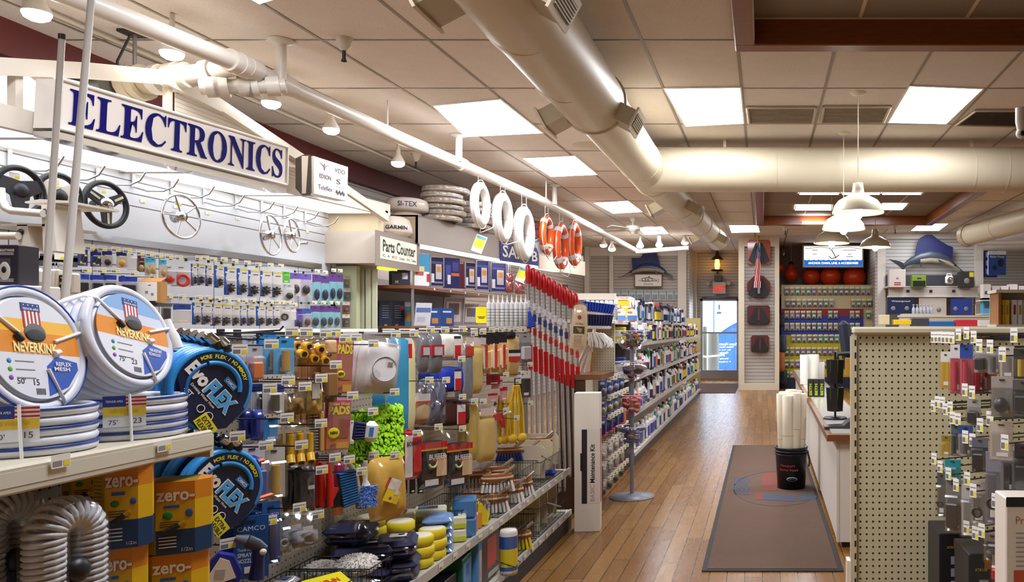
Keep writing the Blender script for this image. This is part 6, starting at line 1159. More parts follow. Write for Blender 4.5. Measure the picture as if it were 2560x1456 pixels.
b.pillow(.05,.065,.035,mat('5a88d8',.8),c=(.006,0,-.032),flat=3)
for i in range(420):u,v=r_.uniform(-.5,.5),r_.uniform(-.5,.5);q=Vector((.006+u*.05,-.014*(1-(2*u)**2*.7),-.032+v*.062));b.tube([q,q+Vector((u*.016+r_.uniform(-.003,.003),-.007,v*.014-.003))],[.0018,.0008],mat('7aa4e4' if i%2 else '5a8ad8',.8),4)
b.build('fluffy_head',e)
o=soft((918,1142,1014,1300),'clear bag of golden sheepskin wash pads with tilted white and yellow label','bag','dcae48',d=.075,lump=.2,seed=14,X=-1.36,roll=-.06);b=M(frame((.0,-.052,0),0,0,.5));b.box((-.008,0,.018),(.05,.001,.04),mat('e8e0d8',.4));b.box((-.03,-.001,.018),(.010,.001,.04),mat('c04a3a',.4));b.box((.004,0,-.022),(.055,.001,.045),mat('e8d028',.4));b.box((.016,-.001,-.006),(.012,.001,.016),PW);b.ball((.0,-.001,-.03),(.006,.001,.006),mat('b04a5a'),10,5);b.build('tilted_label',o)
soft((888,1160,930,1272),'amber bagged sponge behind the pale blue wand','bag','a87818',d=.03,X=-1.52)
soft((1000,1078,1052,1200),'white and red bonnet pack next to the golden pads','package','c82a30',d=.05,bands=[(.25,.5,.36,.84,'d8d0cc'),(.66,.48,.40,.7,'c4202a')],txts=[('BONNET',.5,.24,.7,.09,'2a2a2e')])
for i,bb in enumerate(((1040,1072,1112,1222),(1106,1078,1176,1218))):
 o=soft(bb,'black polishing pad pack with red header and round eye motif, %s of the pair'%('left','right')[i],'package','1d1a22',d=.05,fill=(.04,.2,.96,1),bands=[(.5,.27,.92,.11,'b81d20'),(.5,.335,.92,.03,'d89a20'),(.76,.62,.36,.34,'d8b890'),(.42,.88,.46,.10,'d0cccc')],txts=[('BUFFER',.62,.46,.6,.09,'e0e0e0')],seed=20+i,X=-1.38);b=M(frame((-.008,-.036,-.016)));b.torus(.016,.005,mat('d0d09a',.4),18,6,T=Matrix.Rotation(PI/2,4,'X'),a0=-3.0,a1=.3);b.box((.008,0,.012),(.016,.002,.008),mat('c83a20',.4));b.build('motif',o)
for i in range(3):gp((1004+20*i,1196,1018+20*i,1234),'black glove tip hanging below the bonnet pack, %s from the left'%nth(i),cols=('1d1b1e','1a181c'),filmy=False,X=-1.5)
for i,bb in enumerate(((1040,836,1072,932),(1066,832,1106,936))):soft(bb,'clear bag of grey sleeves with red and white label, %s of the pair'%('left','right')[i],'bag','77777c',d=.05,fill=(.1,.0,.95,.98),bands=[(.5,.42,.8,.26,'c02a38'),(.54,.44,.5,.2,'c8c8c8')],seed=30+i,top=.9)
soft((1095,836,1157,900),'white wash mitt with red and white sleeve label','mitt','dcd6c8',d=.06,flat=5,filmy=False,bands=[(.62,.5,.28,.86,'e4e0dc'),(.64,.68,.25,.50,'c82a30'),(.62,.12,.28,.10,'3a3a5a')],name='wash_mitt');soft((1046,928,1110,962),'royal blue wash mitt behind, left part','mitt','10286a',d=.05,flat=5,filmy=False,X=-1.52,name='wash_mitt');soft((1096,918,1158,980),'royal blue wash mitt with red and white sleeve label','mitt','1a34a8',d=.06,flat=5,filmy=False,bands=[(.62,.5,.28,.86,'e4e0dc'),(.64,.70,.25,.48,'c82a30'),(.62,.12,.28,.10,'3a3a5a')],name='wash_mitt');soft((1104,1000,1174,1064),'dark brown wash mitt with red and white sleeve label','mitt','4a1f14',d=.06,flat=5,filmy=False,bands=[(.56,.5,.30,.86,'e4e0dc'),(.58,.70,.27,.48,'c82a30'),(.56,.12,.30,.10,'3a3a5a')],name='wash_mitt')
soft((1156,862,1182,998),'grey squeegee in a narrow clear pack','package','8a8c92',d=.03,bands=[(.5,.12,.8,.18,'c84a3a')]);o=soft((1168,842,1212,985),'clear pack with a tall cream roller sleeve','roller','e4c878',d=.06,flat=6,lump=.03,fill=(.05,.12,.8,1),bands=[(.5,.08,.7,.12,'d8c8c8')],name='roller_pack');M().tube([(.024,-.02,.0),(.024,-.02,-.05)],.004,DARK,6).build('frame_wire',o)
soft((1165,1006,1196,1152),'cream roller sleeve pack, back one of the low pair','roller','d8b860',d=.05,flat=5,X=-1.48,name='roller_pack');soft((1184,1018,1242,1158),'cream roller sleeve pack with pinkish label, front one of the low pair','roller','e2c070',d=.07,flat=5,lump=.03,fill=(.08,.12,.9,.98),bands=[(.42,.07,.6,.12,'dcc0bc')],name='roller_pack')
for i,bb in enumerate(((1204,836,1224,935),(1220,833,1247,932),(1244,830,1267,926))):gp(bb,'cream sanding block sleeve with black and red strip, %s of three'%nth(i),cols=('2a2a2e','e4b478'),prod=('e8c088','box'),X=-1.42+.0*i,filmy=False,name='sleeve_pack',d=.03)
for i,x in enumerate((1216,1240,1261)):p=PX(x,890,-1.385);tag(M(frame(p,.9)).box((0,0,0),(.016,.001,.12),mat('d8442a',.4)).box((-.012,0,0),(.008,.001,.13),PW).build('strip_label'),'red and white strip label on the %s cream sleeve'%nth(i),'label',GN)
soft((1262,840,1296,942),'tan leather glove with white and red band','glove','c8a468',d=.05,filmy=False,lump=.15,bands=[(.5,.48,.86,.26,'e0dcd8'),(.5,.56,.86,.12,'c83a34'),(.5,.38,.86,.08,'2a2a3a')],name='glove',top=1.1);soft((1264,826,1288,846),'black cuff above the tan glove','glove','1d1b22',d=.04,filmy=False,name='glove')
gp((1298,836,1326,908),'grey and white squeegee pack beside the poles',cols=('9a989c','7a787c'),prod=('c0bcc0','box'));gp((1302,928,1326,995),'black and white pack with yellow lettering beside the poles',cols=('d8d4d4','24222a'),txt='Mitten')
soft((1028,962,1072,1062),'clear bag with a tan sponge mitt and red printed band','bag','d0b088',d=.06,fill=(.05,.3,.98,.98),bands=[(.45,.32,.8,.2,'d8d0cc'),(.5,.42,.9,.04,'c83030')]);soft((1064,948,1114,1064),'crumpled silvery plastic bag among the mitts','bag','8a8a94',d=.05,lump=.6,seed=44,tint='e0e0ea',top=.85)
for i,(bb,l)in enumerate((((1216,936,1250,962),'red card of the string mops, upper left'),((1228,950,1256,972),'red and white card of the string mops, middle'),((1220,984,1244,1004),'small red card above the cream roller'),((1250,968,1268,1002),'red folded card beside the yellow strings'))):gp(bb,l,cols=('c4282e','d0a0a0' if i else '8a2028'),filmy=False,name='mop_card')
e=thing('squeegee','silver handled squeegee with a red printed card','squeegee',T=frame(PX(1255,1040,-1.36),.7,0,-.2),group=GN);M().box((-.018,0,0),(.05,.006,.034),mat('c0303a',.4)).build('card',e);M().tube([(.005,-.004,.002),(.05,-.004,.008)],.006,PW,10).build('handle',e);M().prism([(-.02,-.02),(.01,-.022),(.004,-.07),(-.012,-.06)],.012,mat('b0242a',.5)).build('blade',e)
for i,(bb,X)in enumerate((((1240,985,1266,1110),-1.5),((1256,975,1282,1108),-1.47),((1264,958,1316,1106),-1.40))):
 p,w,h=fit(bb,None,X,.85);e=thing('string_mop','yellow string mop refill with round knobs, %s of three'%('back','middle','front')[i],'mop',T=frame(p,.85),group=GN);r_=random.Random(60+i);b=M();k_=0
 for j in range(20 if i==2 else 11):u=r_.uniform(-.42,.42);b.tube([(u*w*.35,r_.uniform(-.01,.01),h*.46),(u*w*.8,r_.uniform(-.02,.02),h*.05),(u*w,r_.uniform(-.02,.02),-h*.42)],.0048,mat(('d8b01c','e8c430','c89a14')[j%3],.7),6)
 b.build('strings',e);b=M();[b.ball((x*w,-.008,-h*.43),(w*.24,.02,h*.08),mat('dcb428',.7),10,6)for x in(-.22,.24)];b.build('knobs',e)
 if i==2:M().tube([(0,0,-h*.5),(.004,-.02,-h*.62)],.006,CHROME,8).build('chrome_handle',e)
gp((584,1290,672,1446),'blue card with a trigger spray nozzle lettered SPRAY NOZZLE',cols=('1a5aa8','1c4f96'),X=-1.34,yaw=.6,txt='CAMCO',name='nozzle_card',filmy=False)
e=thing('spray_nozzle','navy and grey pistol spray nozzle mounted on the blue card','nozzle',T=frame(PX(640,1372,-1.29),.6),group=GN);s_=.9;M().tube([(-.045,-.01,.035),(-.02,-.012,.024)],[.008,.017],mat('5a5c66',.4),14).build('nozzle_tip',e);M().tube([(-.02,-.012,.024),(.0,-.012,.012),(.014,-.012,-.004)],[.017,.016,.015],mat('3a3c46',.4),14).build('barrel',e);M().tube([(.006,-.012,.004),(.004,-.010,-.03),(.0,-.008,-.075)],[.016,.014,.018],mat('1c2260',.35),14).build('grip',e);M(frame((.014,-.03,-.004))@Matrix.Rotation(PI/2,4,'X')).lathe([(0,.004),(.007,.003),(.008,0)],PW,14).build('button',e)
b=M(frame(PX(612,1395,-1.325),.6));b.text('SPRAY',.032,.011,PW,c=(0,0,.006),bold=.03);b.text('NOZZLE',.036,.011,PW,c=(.002,0,-.009),bold=.03);b.text('Thumb Lever',.036,.008,PW,c=(.002,0,.02));tag(b.build('card_lettering'),'white letters SPRAY NOZZLE printed on the blue card','lettering',GN)
gp((655,1255,700,1410),'blue carded nozzle pack behind the spray nozzle, with orange flash',cols=('1c5cb0','1b4a90'),prod=('22266a','tube'),X=-1.42,txt='CAMCO');gp((690,1290,722,1385),'grey blister with a round gauge behind the nozzle card',cols=('8a8a90','9a9aa0'),prod=('c0c0c8','ring'),X=-1.42);soft((722,1280,804,1372),'clear bag of small hose washers with white slip','bag','8e8e92',d=.03,fill=(.1,.5,.9,.95),lump=.5,bands=[(.5,.42,.3,.10,'e0e0e0')],X=-1.36)
e=thing('dust_brush','royal blue hand brush with white fan shaped card','brush',T=frame(PX(556,1430,-1.33),.55,0,.1),group=GN);M().prism([(-.032,-.05),(.036,-.05),(.04,.0),(.02,.04),(-.012,.048),(-.034,.02)],.03,mat('1a2a96',.5)).build('brush_body',e);b=M(frame((0,-.017,0)));b.prism([(-.03,-.01),(-.02,-.03),(.03,-.012),(.012,.03),(-.008,.038)],.002,PW);b.box((-.004,-.002,.0),(.02,.001,.02),mat('b8b8bc'));b.build('card',e)
# the next pack on the same hook, half hidden behind the front one
for o in[q for q in C.objects if q.get('group')==GN and q.parent is None]:
 lb=o['label'];nm=o.name.split('.')[0]
 if len(lb.split())>12 or nm in('drying_cloth','card_lettering','strip_label','spray_nozzle','clamp_handle','dust_brush','utility_brush','dusting_wand','scrub_brush','chenille_mitt','wire_brush','header_card','squeegee','string_mop','mop_card','scraper','scrub_pad_pack')or o.location.x<-1.49:continue
 T=o.matrix_basis.copy();T.translation=T.translation+Vector((-.042,.012,.002));dup(o,T,'next one behind the '+lb)
 # hooks carrying these goods
TG=((598,878,'pale blister card by the blue hoses'),(677,864,'blue elbow cards'),(728,832,'brass elbow, at the rail'),(764,833,'yellow Y fittings, at the rail'),(813,836,'brown sleeve, at the rail'),(836,834,'upper scrub pads, at the rail'),(861,848,'upper scrub pads, lower one'),(889,847,'white bonnet bag, left one'),(719,955,'left brass nozzle bag'),(761,970,'right brass nozzle bag'),(802,949,'coiled wire brush, upper one'),(673,975,'black rubber valve'),(716,1048,'yellow Y pipes, left one'),(752,1116,'yellow Y pipes, right one'),(801,1062,'coiled wire brush, lower one'),(838,915,'brown sleeve, lower one'),(663,1118,'brass coil spring'),(592,1095,'front blue hose of the upper hook'),(673,1305,'spray nozzle card'),(568,1363,'royal blue hand brush'),(747,1272,'dark grey flat brush'),(793,1290,'hose washers'),(836,1147,'red brushes, right one'),(803,1178,'red brushes, left one'),(872,1152,'blue scrub brush'),(933,1141,'golden wash pads'),(986,1140,'green mitts, right one'),(903,1181,'pale blue wand'),(880,992,'lower scrub pads'),(985,983,'drying cloths, lower one'),(931,1032,'front green mitt'),(932,862,'white bonnet bag, right one'),(988,838,'sky blue cloths, at the rail'),(1034,836,'left grey sleeve bag'),(1075,826,'right grey sleeve bag'),(1111,827,'white wash mitt'),(1155,825,'grey squeegee'),(1185,836,'tall roller pack'),(1206,832,'first cream sleeve'),(1229,827,'second cream sleeve'),(1252,826,'third cream sleeve'),(1268,825,'tan glove'),(1290,826,'grey squeegee pack, left one'),(1309,825,'grey squeegee pack, right one'),(1153,900,'royal blue mitt'),(1072,953,'silvery plastic bag'),(1114,953,'royal blue mitt, lower one'),(1155,995,'brown mitt'),(1264,939,'string mops, left one'),(1308,936,'black and yellow pack'),(1324,913,'pole side pack'),(1295,956,'string mops, right one'),(1185,1006,'back low roller'),(1207,1006,'front low roller'),(1264,1028,'silver squeegee'),(1291,1047,'front string mop'),(1325,1010,'lowest pole side pack'),(1041,1086,'bonnet pack'),(1095,1070,'left eye motif pack'),(1155,1074,'right eye motif pack'))
for x,y,l in TG:hook(x,y,'peg hook with price tag for the '+l,X=-1.335,kind='near',group='tagged hooks on the near pegboard')
for i,(a,c,X1)in enumerate((((424,838),(640,850),-1.4),((500,838),(700,826),-1.4),((548,837),(690,852),-1.4),((455,845),(600,880),-1.4),((1040,880),(1090,872),-1.42),((1030,918),(1095,912),-1.42),((880,935),(925,910),-1.42),((880,948),(915,925),-1.42))):
 p,q=PX(*a,XPB),PX(*c,X1);tag(M().tube([p,q,q+Vector((.01,0,.012))],.0028,WIRE,6).build('bare_hook'),'bare dark wire hook on the near pegboard, '+('longest one over the blue hoses','one crossing in front of the top rail','one beside the pale blister card','one ending at the blue hose tag','upper one left of the blue mitt','lower one left of the blue mitt','upper one left of the white bonnets','lower one left of the white bonnets')[i],'hook','bare hooks on the near pegboard')
 # ---- baskets and goods on the lower shelves
def basket(label,x0,x1,y0,y1,z,h,step=.028,back=True):
 e=thing('wire_basket',label,'basket',loc=((x0+x1)/2,(y0+y1)/2,z),group='black wire baskets');w,d=(x1-x0)/2,(y1-y0)/2;b=M()
 for zz in(.004,h):b.tube([(-w,-d,zz),(w,-d,zz),(w,d,zz),(-w,d,zz)],.0026,WIRE,5,closed=True)
 b.tube([(-w,-d,h*.5),(w,-d,h*.5),(w,d,h*.5),(-w,d,h*.5)],.0014,WIRE,4,closed=True);b.build('rim',e);b=M();n=int(2*w/step)
 for i in range(n+1):x=-w+2*w*i/n;b.tube([(x,-d,h),(x,-d,.003),(x,d,.003),(x,d,h)],.0013,WIRE,4)
 n=int(2*d/step)
 for i in range(n+1):y=-d+2*d*i/n;b.tube([(-w,y,h),(-w,y,.003),(w,y,.003),(w,y,h)],.0013,WIRE,4)
 b.build('wire_mesh',e);return e
ZS=.4135
basket('nearest wire basket holding the bright yellow packs on the shelf',-1.60,-1.33,2.28,2.69,.414,.14);basket('narrow wire basket of fluffy pads before the navy towel bags',-1.60,-1.33,2.71,2.86,.414,.14)
basket('wire basket before the bonnet packs around the chamois block',-1.60,-1.36,3.62,4.0,.414,.13);basket('wire basket of white bristled deck brushes on the far shelf end',-1.60,-1.33,4.03,4.75,.414,.17);basket('empty divided wire basket at the end of the shelf',-1.60,-1.33,4.80,5.35,.414,.15);basket('wire basket with yellow brushes on the bottom deck',-1.60,-1.33,4.25,4.72,.126,.15);basket('wire basket with cream dividers on the bottom deck',-1.60,-1.33,4.76,5.4,.126,.17)
gb((-1.475,2.62,.405),(.33,.72,.016),SHF,'shelf_board')
for i,(y,z,hh_)in enumerate(((4.92,.55,.20),(5.10,.56,.20),(5.26,.58,.2),(4.80,.275,.24),(4.98,.285,.25),(5.2,.30,.26))):
 o=M().prism([(-.12,-hh_/2),(.12,-hh_/2),(.12,hh_/2-.02),(.10,hh_/2),(-.12,hh_/2)],.006,mat('d8cdb4',.5)).build('divider_board',loc=(-1.455,y,z));tag(o,'cream divider board standing in the %s end basket, %s from the near side'%(('upper','lower')[i//3],nth(i%3)),'divider','cream basket dividers')
for i,z0 in enumerate((.50,.20)):p=Vector((-1.325,4.82+.1*i,z0+.06));tag(M().tube([p+Vector((0,0,.04)),p+Vector((.0,.34,-.06))],.006,CHROME,8).build('chrome_rod'),'chrome rod across the front of the %s divided basket'%('upper','lower')[i],'rod')
NB='1a1c48';GS='goods lying on the near gondola shelf'
gb((-1.80,5.1,1.362),(.32,1.1,.02),GC,'top_shelf')
def lay(c,dims,col,label,cat,name,yaw=0,filmy=True,lump=.1,seed=1,flat=4,bands=()):
 T=frame(c,yaw)@Matrix.Rotation(-PI/2,4,'X');o=thing(name,label,cat,T=T,group=GS);b=M()
 if flat>8:b.box((0,-dims[2]*.22,0),(dims[0],dims[2]*.5,dims[1]),mat(col,.7),bev=.02).box((0,dims[2]*.24,.004),(dims[0]*.96,dims[2]*.5,dims[1]*.96),mat(col,.7),bev=.02)
 else:b.pillow(dims[0],dims[1],dims[2],mat(col,.7),n=9,lump=lump,seed=seed,flat=flat)
 b.build('contents',o)
 if bands:
  b=M(frame((0,-dims[2]*.56,0)))
  for(u,v,du,dv,cc)in bands:b.box((u*dims[0],0,v*dims[1]),(du*dims[0],.001,dv*dims[1]),mat(cc,.4));
  b.build('label',o)
 if filmy:M().pillow(dims[0]*1.05,dims[1]*1.05,dims[2]*1.12,film('ffffff',.16,.12),n=9,lump=lump*2,seed=seed+1,flat=4).build('clear_bag',o)
 return o
WL=[(.05,.0,.4,.3,'d8d4d4'),(.12,.05,.14,.12,'6a6a70')]
lay((-1.49,2.98,.455),(.22,.20,.075),NB,'navy towel bag at the bottom behind the wire basket','towel','towel_bag',flat=9,yaw=.2,seed=2);lay((-1.48,2.99,.535),(.21,.19,.07),NB,'navy towel bag in the middle with a white label','towel','towel_bag',flat=9,yaw=.3,seed=3,bands=WL);lay((-1.385,3.06,.46),(.14,.17,.08),NB,'navy towel bag on the shelf right of the basket','towel','towel_bag',flat=9,yaw=.3,seed=4);lay((-1.39,3.04,.545),(.15,.17,.07),NB,'navy towel bag on top with a tilted white label','towel','towel_bag',flat=9,yaw=.35,seed=5,bands=WL);lay((-1.53,2.98,.61),(.16,.15,.07),'191b44','navy towel bag crumpled at the back of the pile','towel','towel_bag',flat=9,yaw=.1,lump=.3,seed=6)
for k_,(x,y,n_)in enumerate(((-1.48,3.27,4),(-1.375,3.21,3),(-1.37,3.325,3),(-1.55,3.17,5))):
 for j in range(n_):
  T=frame((x+.004*(j%2),y,.4145+.022+.043*j),.3*j);o=thing('applicator_pad','round yellow applicator pad, %s from the bottom of the %s'%(nth(j),('back right stack','front left stack','front right stack','back left stack')[k_]),'pad',T=T,group='yellow applicator pads in stacks');M().lathe([(0,-.020),(.048,-.020),(.054,-.014),(.054,.014),(.048,.020),(0,.020)],mat('e4d02c',.7),20).build('pad',o);M().lathe([(.0,.0212),(.046,.0208),(.052,.016)],mat('e8e4d4',.6),20,caps=False).build('white_face',o)
for j in range(5):lay((-1.385,3.42,.43+.032*j),(.12,.15,.034),'7aa4dc','pale blue folded cloth, %s from the bottom of its stack'%nth(j),'cloth','folded_cloth',.3,seed=50+j)
for k_,(x,y)in enumerate(((-1.55,3.42),(-1.45,3.50),(-1.40,3.60))):
 for j in range(3 if k_<2 else 2):
  if k_==2 and j==0:h0=.07
  o=M().box((0,0,0),(.13,.09,.055),mat('e6e2c4',.5),bev=.006).box((0,0,-.012),(.132,.092,.018),mat('c8cc2a',.5)).build('sponge_pack',T=frame((x,y,.444+.058*j),.35));tag(o,'white and lime sponge pack, level %s in the %s stack'%(nth(j),('back','middle','front')[k_]),'sponge','white and lime sponge packs');b=M(frame((0,0,.0285)));b.box((-.01,0,0),(.08,.05,.001),mat('2a3560',.4));b.box((-.03,0,.001),(.03,.05,.001),mat('2f6fb0',.4));b.build('label',o)
for j in range(2):o=M().box((0,0,0),(.10,.12,.085),mat('2f7fc4',.5),bev=.008).build('sponge_block',T=frame((-1.375,3.70,.458+.088*j),.3));tag(o,'blue sponge block, %s one'%('bottom','top')[j],'sponge','blue sponge blocks');M().box((0,0,0),(.104,.124,.088),FILM,bev=.006).build('clear_wrap',o)
for j,c_ in enumerate(('7a8ad0','e0a080','c8384a','d8902a')):o=M().box((0,0,0),(.03,.07,.08),mat(c_,.6),bev=.004).build('sponge_block',T=frame((-1.40+.036*(j%2),3.80+.05*(j//2),.455),.3));tag(o,'small %s sponge standing beside the blue blocks'%('lilac','peach','red','amber')[j],'sponge','small coloured sponges')
o=thing('chamois_block','large bright yellow wrapped sponge block in the wire basket','sponge',T=frame((-1.42,3.88,.475),.5));M().prism([(-.075,-.05),(.075,-.05),(.085,.0),(.05,.05),(-.045,.055),(-.08,.02)],.12,mat('ecd81c',.6)).build('sponge',o);M().box((0,0,.005),(.18,.13,.125),FILM,bev=.02).build('clear_wrap',o)
BW=mat('a86a34',.5);BRS=mat('e4dfd8',.7);BRY=mat('e8d01c',.7);BRB=mat('2244a8',.7)
def deck(c,yaw,label,br,s=1.0,pitch=0.0):
 e=thing('deck_brush',label,'brush',T=frame(c,yaw,pitch),group='wooden deck brushes in the baskets');ov=[(.085*s*math.cos(a)*(1 if abs(math.cos(a))>.3 else 1),.034*s*math.sin(a))for a in[2*PI*i/20 for i in range(20)]]
 b=M(Matrix.Rotation(PI/2,4,'X'));b.prism([(x,z)for x,z in ov],.016,mat('8a4a24',.5),T=Matrix.Translation((0,.062*s,0)));b.prism([(x*.96,z*.96)for x,z in ov],.010,mat('e0d4c0',.5),T=Matrix.Translation((0,.074*s,0)));b.prism([(x*.9,z*.9)for x,z in ov],.012,BW,T=Matrix.Translation((0,.084*s,0)));b.build('block',e);b=M()
 for i in range(9):
  for j in range(3):b.tube([((-.068+.017*i)*s,(-.018+.018*j)*s,.056*s),((-.080+.020*i)*s,(-.026+.026*j)*s,0)],[.007,.009],br,5)
 b.build('bristles',e);M(frame((-.01,0,.091*s))).box((0,0,0),(.05*s,.03*s,.001),mat('c84a34',.4)).box((0,0,.001),(.04*s,.012*s,.001),PW).build('label',e);M().tube([(.03*s,0,.085*s),(.09*s,.0,.13*s)],.010,mat('b8b0a8',.3,.6),8).build('ferrule',e)
for i,(x,y,z,yw)in enumerate(((-1.40,4.15,.418,.4),(-1.50,4.22,.418,.5),(-1.39,4.38,.418,.3),(-1.39,4.20,.515,.45),(-1.47,4.42,.515,.35),(-1.54,4.30,.515,.5),(-1.385,4.55,.418,.6))):deck((x,y,z),yw,'wooden deck brush with white bristles, %s in the brush basket'%('front at the bottom','back left at the bottom','middle at the bottom','front on top','right on top','left on top','far end at the bottom')[i],BRS)
deck((-1.46,4.95,.56),.4,'wooden deck brush with yellow bristles on the upper divided basket, near one',BRY,.9);deck((-1.44,5.2,.58),.5,'wooden deck brush with yellow bristles on the upper divided basket, far one',BRY,.9);deck((-1.50,4.75,.585),.3,'wooden deck brush with blue bristles above the brush basket',BRB,.9);deck((-1.39,4.5,.13),.4,'wooden deck brush with yellow bristles on the bottom deck',BRY,1.1);deck((-1.5,4.4,.13),.4,'dark bristled deck brush at the back of the bottom deck',mat('2a2420',.7),1.0)
lay((-1.36,5.12,.45),(.08,.08,.04),'1a3ab8','bright blue brush head at the shelf lip','brush','brush_head',filmy=False)
# bottom deck cartons
def carton(c,d,col,label,prints,yaw=0,name='carton'):
 o=M().box((0,0,0),d,mat(col,.45),bev=.003).build(name,T=frame(c,yaw));tag(o,label,'box','cartons on the bottom deck');b=M()
 for(f,u,v,du,dv,cc)in prints:
  if f=='x':b.box((d[0]/2+.0006,u*d[1],v*d[2]),(.001,du*d[1],dv*d[2]),mat(cc,.4))
  elif f=='y':b.box((u*d[0],-d[1]/2-.0006,v*d[2]),(du*d[0],.001,dv*d[2]),mat(cc,.4))
  else:b.box((u*d[0],v*d[1],d[2]/2+.0006),(du*d[0],dv*d[1],.001),mat(cc,.4))
 b.build('print',o);return o
o=carton((-1.45,3.93,.255),(.22,.30,.24),'4a4648','dark grey polisher carton with red panels on the bottom deck',[('x',.12,.05,.45,.6,'c03a24'),('x',-.35,.2,.16,.3,'2a2629'),('x',.2,-.4,.5,.1,'b0b0b0'),('y',-.2,.3,.3,.3,'c8c4c4'),('y',.2,.42,.5,.1,'b01d2a'),('z',.2,.1,.3,.5,'b03028'),('z',-.1,-.2,.3,.2,'c8c4c8')]);M(frame((.0,-.04,.122))).torus(.03,.006,mat('8a8488',.3),14,6,T=Matrix.Rotation(PI/2,4,'X'),a0=0,a1=PI).build('carry_handle',o)
carton((-1.45,3.60,.24),(.24,.16,.21),'14604c','green and white carton with pictured discs on the bottom deck',[('x',0,0,.8,.8,'5a92cc'),('x',0,.2,.3,.25,'e0c4b4'),('x',.1,-.2,.3,.25,'e0c4b4'),('y',0,-.1,.5,.3,'b8a87a'),('z',.1,0,.6,.7,'d8dcd0')],.1);carton((-1.42,3.745,.255),(.2,.06,.25),'5c98d2','narrow light blue carton beside the green one',[('x',0,0,.5,.6,'d8b8a8'),('y',0,0,.6,.7,'7ab0e0')],.05);carton((-1.45,3.44,.215),(.22,.14,.17),'1c1c34','dark low carton at the near end of the bottom deck',[('x',0,0,.6,.4,'3a3a60')])
o=thing('paper_roll','wrapped paper roll with blue and yellow label in a wire holder','roll',T=Matrix.Translation((-1.245,3.93,.165))@Matrix.Scale(.76,4));M().tube([(-.07,-.05,.10),(.06,-.06,.06),(.06,.06,.06),(-.07,.05,.10)],.003,WIRE,6).build('wire_holder',o);M().lathe([(0,0),(.052,0),(.056,.02),(.056,.27),(.05,.285),(0,.286)],PW,22).build('roll',o)
b=M();b.lathe([(.0566,.055),(.0566,.17)],mat('ecd820',.4),22,caps=False);b.lathe([(.0566,.17),(.0566,.25)],mat('2060b4',.4),22,caps=False);b.lathe([(.0566,.03),(.0566,.055)],mat('2060b4',.4),22,caps=False);b.build('label_band',o);M().lathe([(.058,-.0),(.060,.15),(.058,.29)],FILM,20,caps=False).build('clear_wrap',o)
# white fluffy pads and yellow packs in the nearest basket
r_=random.Random(77)
for i,(x,y,z,s)in enumerate(((-1.41,2.785,.545,1.0),(-1.365,2.66,.50,.5),(-1.53,2.785,.53,.8))):
 o=thing('fluffy_pad','white fluffy polishing pad at the near wire baskets, %s'%('large at the front','small one beside the yellow packs','partly hidden at the back')[i],'pad',loc=(x,y,z),group='white fluffy pads in the near baskets');b=M();b.ball((0,0,0),(.07*s,.06*s,.035*s),mat('dcd8d0',.9),14,8)
 for k_ in range(420):a,t=r_.uniform(0,6.28),r_.uniform(-.3,1.5);d=Vector((math.cos(a)*math.cos(t)*.07*s,math.sin(a)*math.cos(t)*.06*s,math.sin(t)*.035*s));b.tube([d*.92,d*1.12+Vector((r_.uniform(-.004,.004),r_.uniform(-.004,.004),.001))],[.0030*s,.0012],mat('e8e4de',.9),4)
 b.build('fleece',o)
for i,(x,y,yw)in enumerate(((-1.45,2.47,.7),(-1.40,2.58,1.0),(-1.52,2.44,.4))):
 o=M().box((0,0,0),(.13,.09,.012),mat('e8dc18',.45),bev=.003).build('rub_in_pack',T=frame((x,y,.535+.012*i),yw,.30));tag(o,'flat bright yellow pack with red lettering in the nearest basket, %s'%('middle one','front one','back one')[i],'package','yellow packs in the nearest basket');M(frame((0,0,.0068))@Matrix.Rotation(-PI/2,4,'X')).text('RUB-IN',.07,.025,mat('c8281c',.4),bold=.03).build('lettering',o)
lay((-1.465,2.48,.47),(.24,.36,.10),'cfcfd4','large white bagged fleece under the yellow packs in the nearest basket','pad','bagged_pad');lay((-1.465,2.785,.455),(.24,.13,.07),'cfcfd4','white bagged fleece under the fluffy pads in the second basket','pad','bagged_pad');lay((-1.565,2.62,.535),(.06,.10,.03),'d8d8dc','white bagged pad with blue print in the nearest basket','pad','bagged_pad',bands=[(0,0,.5,.3,'3a5a98')])
# ================================================================= back of the shop
def plate(bb,Z,m,label,name,cat,d=.02,yaw=0,group=None):
 p,w,h=fit(bb,Z,None,yaw);o=M().box((0,0,0),(w,d,h),m,bev=min(.004,d*.3)).build(name,T=frame(p,yaw));return tag(o,label,cat,group),w,h
def loft(pts,Z,flat,m,k=14):
 b=M();vs=[]
 for x,y,r in pts:
  c=P(x,y,Z);r=r*Z/F
  for i in range(k):a=2*PI*i/k;vs.append(c+Vector((0,-flat*r*math.sin(a),r*math.cos(a))))
 b.add(vs,[(i*k+j,i*k+(j+1)%k,(i+1)*k+(j+1)%k,(i+1)*k+j)for i in range(len(pts)-1)for j in range(k)],m,True);return b
def sheet(pts,Z,d,m):return M().slab([P(x,y,Z)for x,y in pts],(0,d,0),m)
def fish(label,Z,spine,sail,tail,fins,bodym,belly,sailm):
 e=thing('mounted_sailfish',label,'fish',group='mounted sailfish on the walls');loft(spine,Z,.55,bodym).build('body',e);loft([(x,y+r*.42,r*.66)for x,y,r in spine[2:-1]],Z-.012,.62,belly).build('belly',e);sheet(sail,Z-.01,.03,sailm).build('sail_fin',e);sheet(tail,Z-.01,.04,mat('23262c',.4)).build('tail',e)
 for f in fins:sheet(f,Z-.1,.02,mat('2a2e38',.4)).build('fin',e)
 x,y,r=spine[-3];M().ball(P(x,y-r*.1,Z-.07),.022,BLACK).build('eye',e)
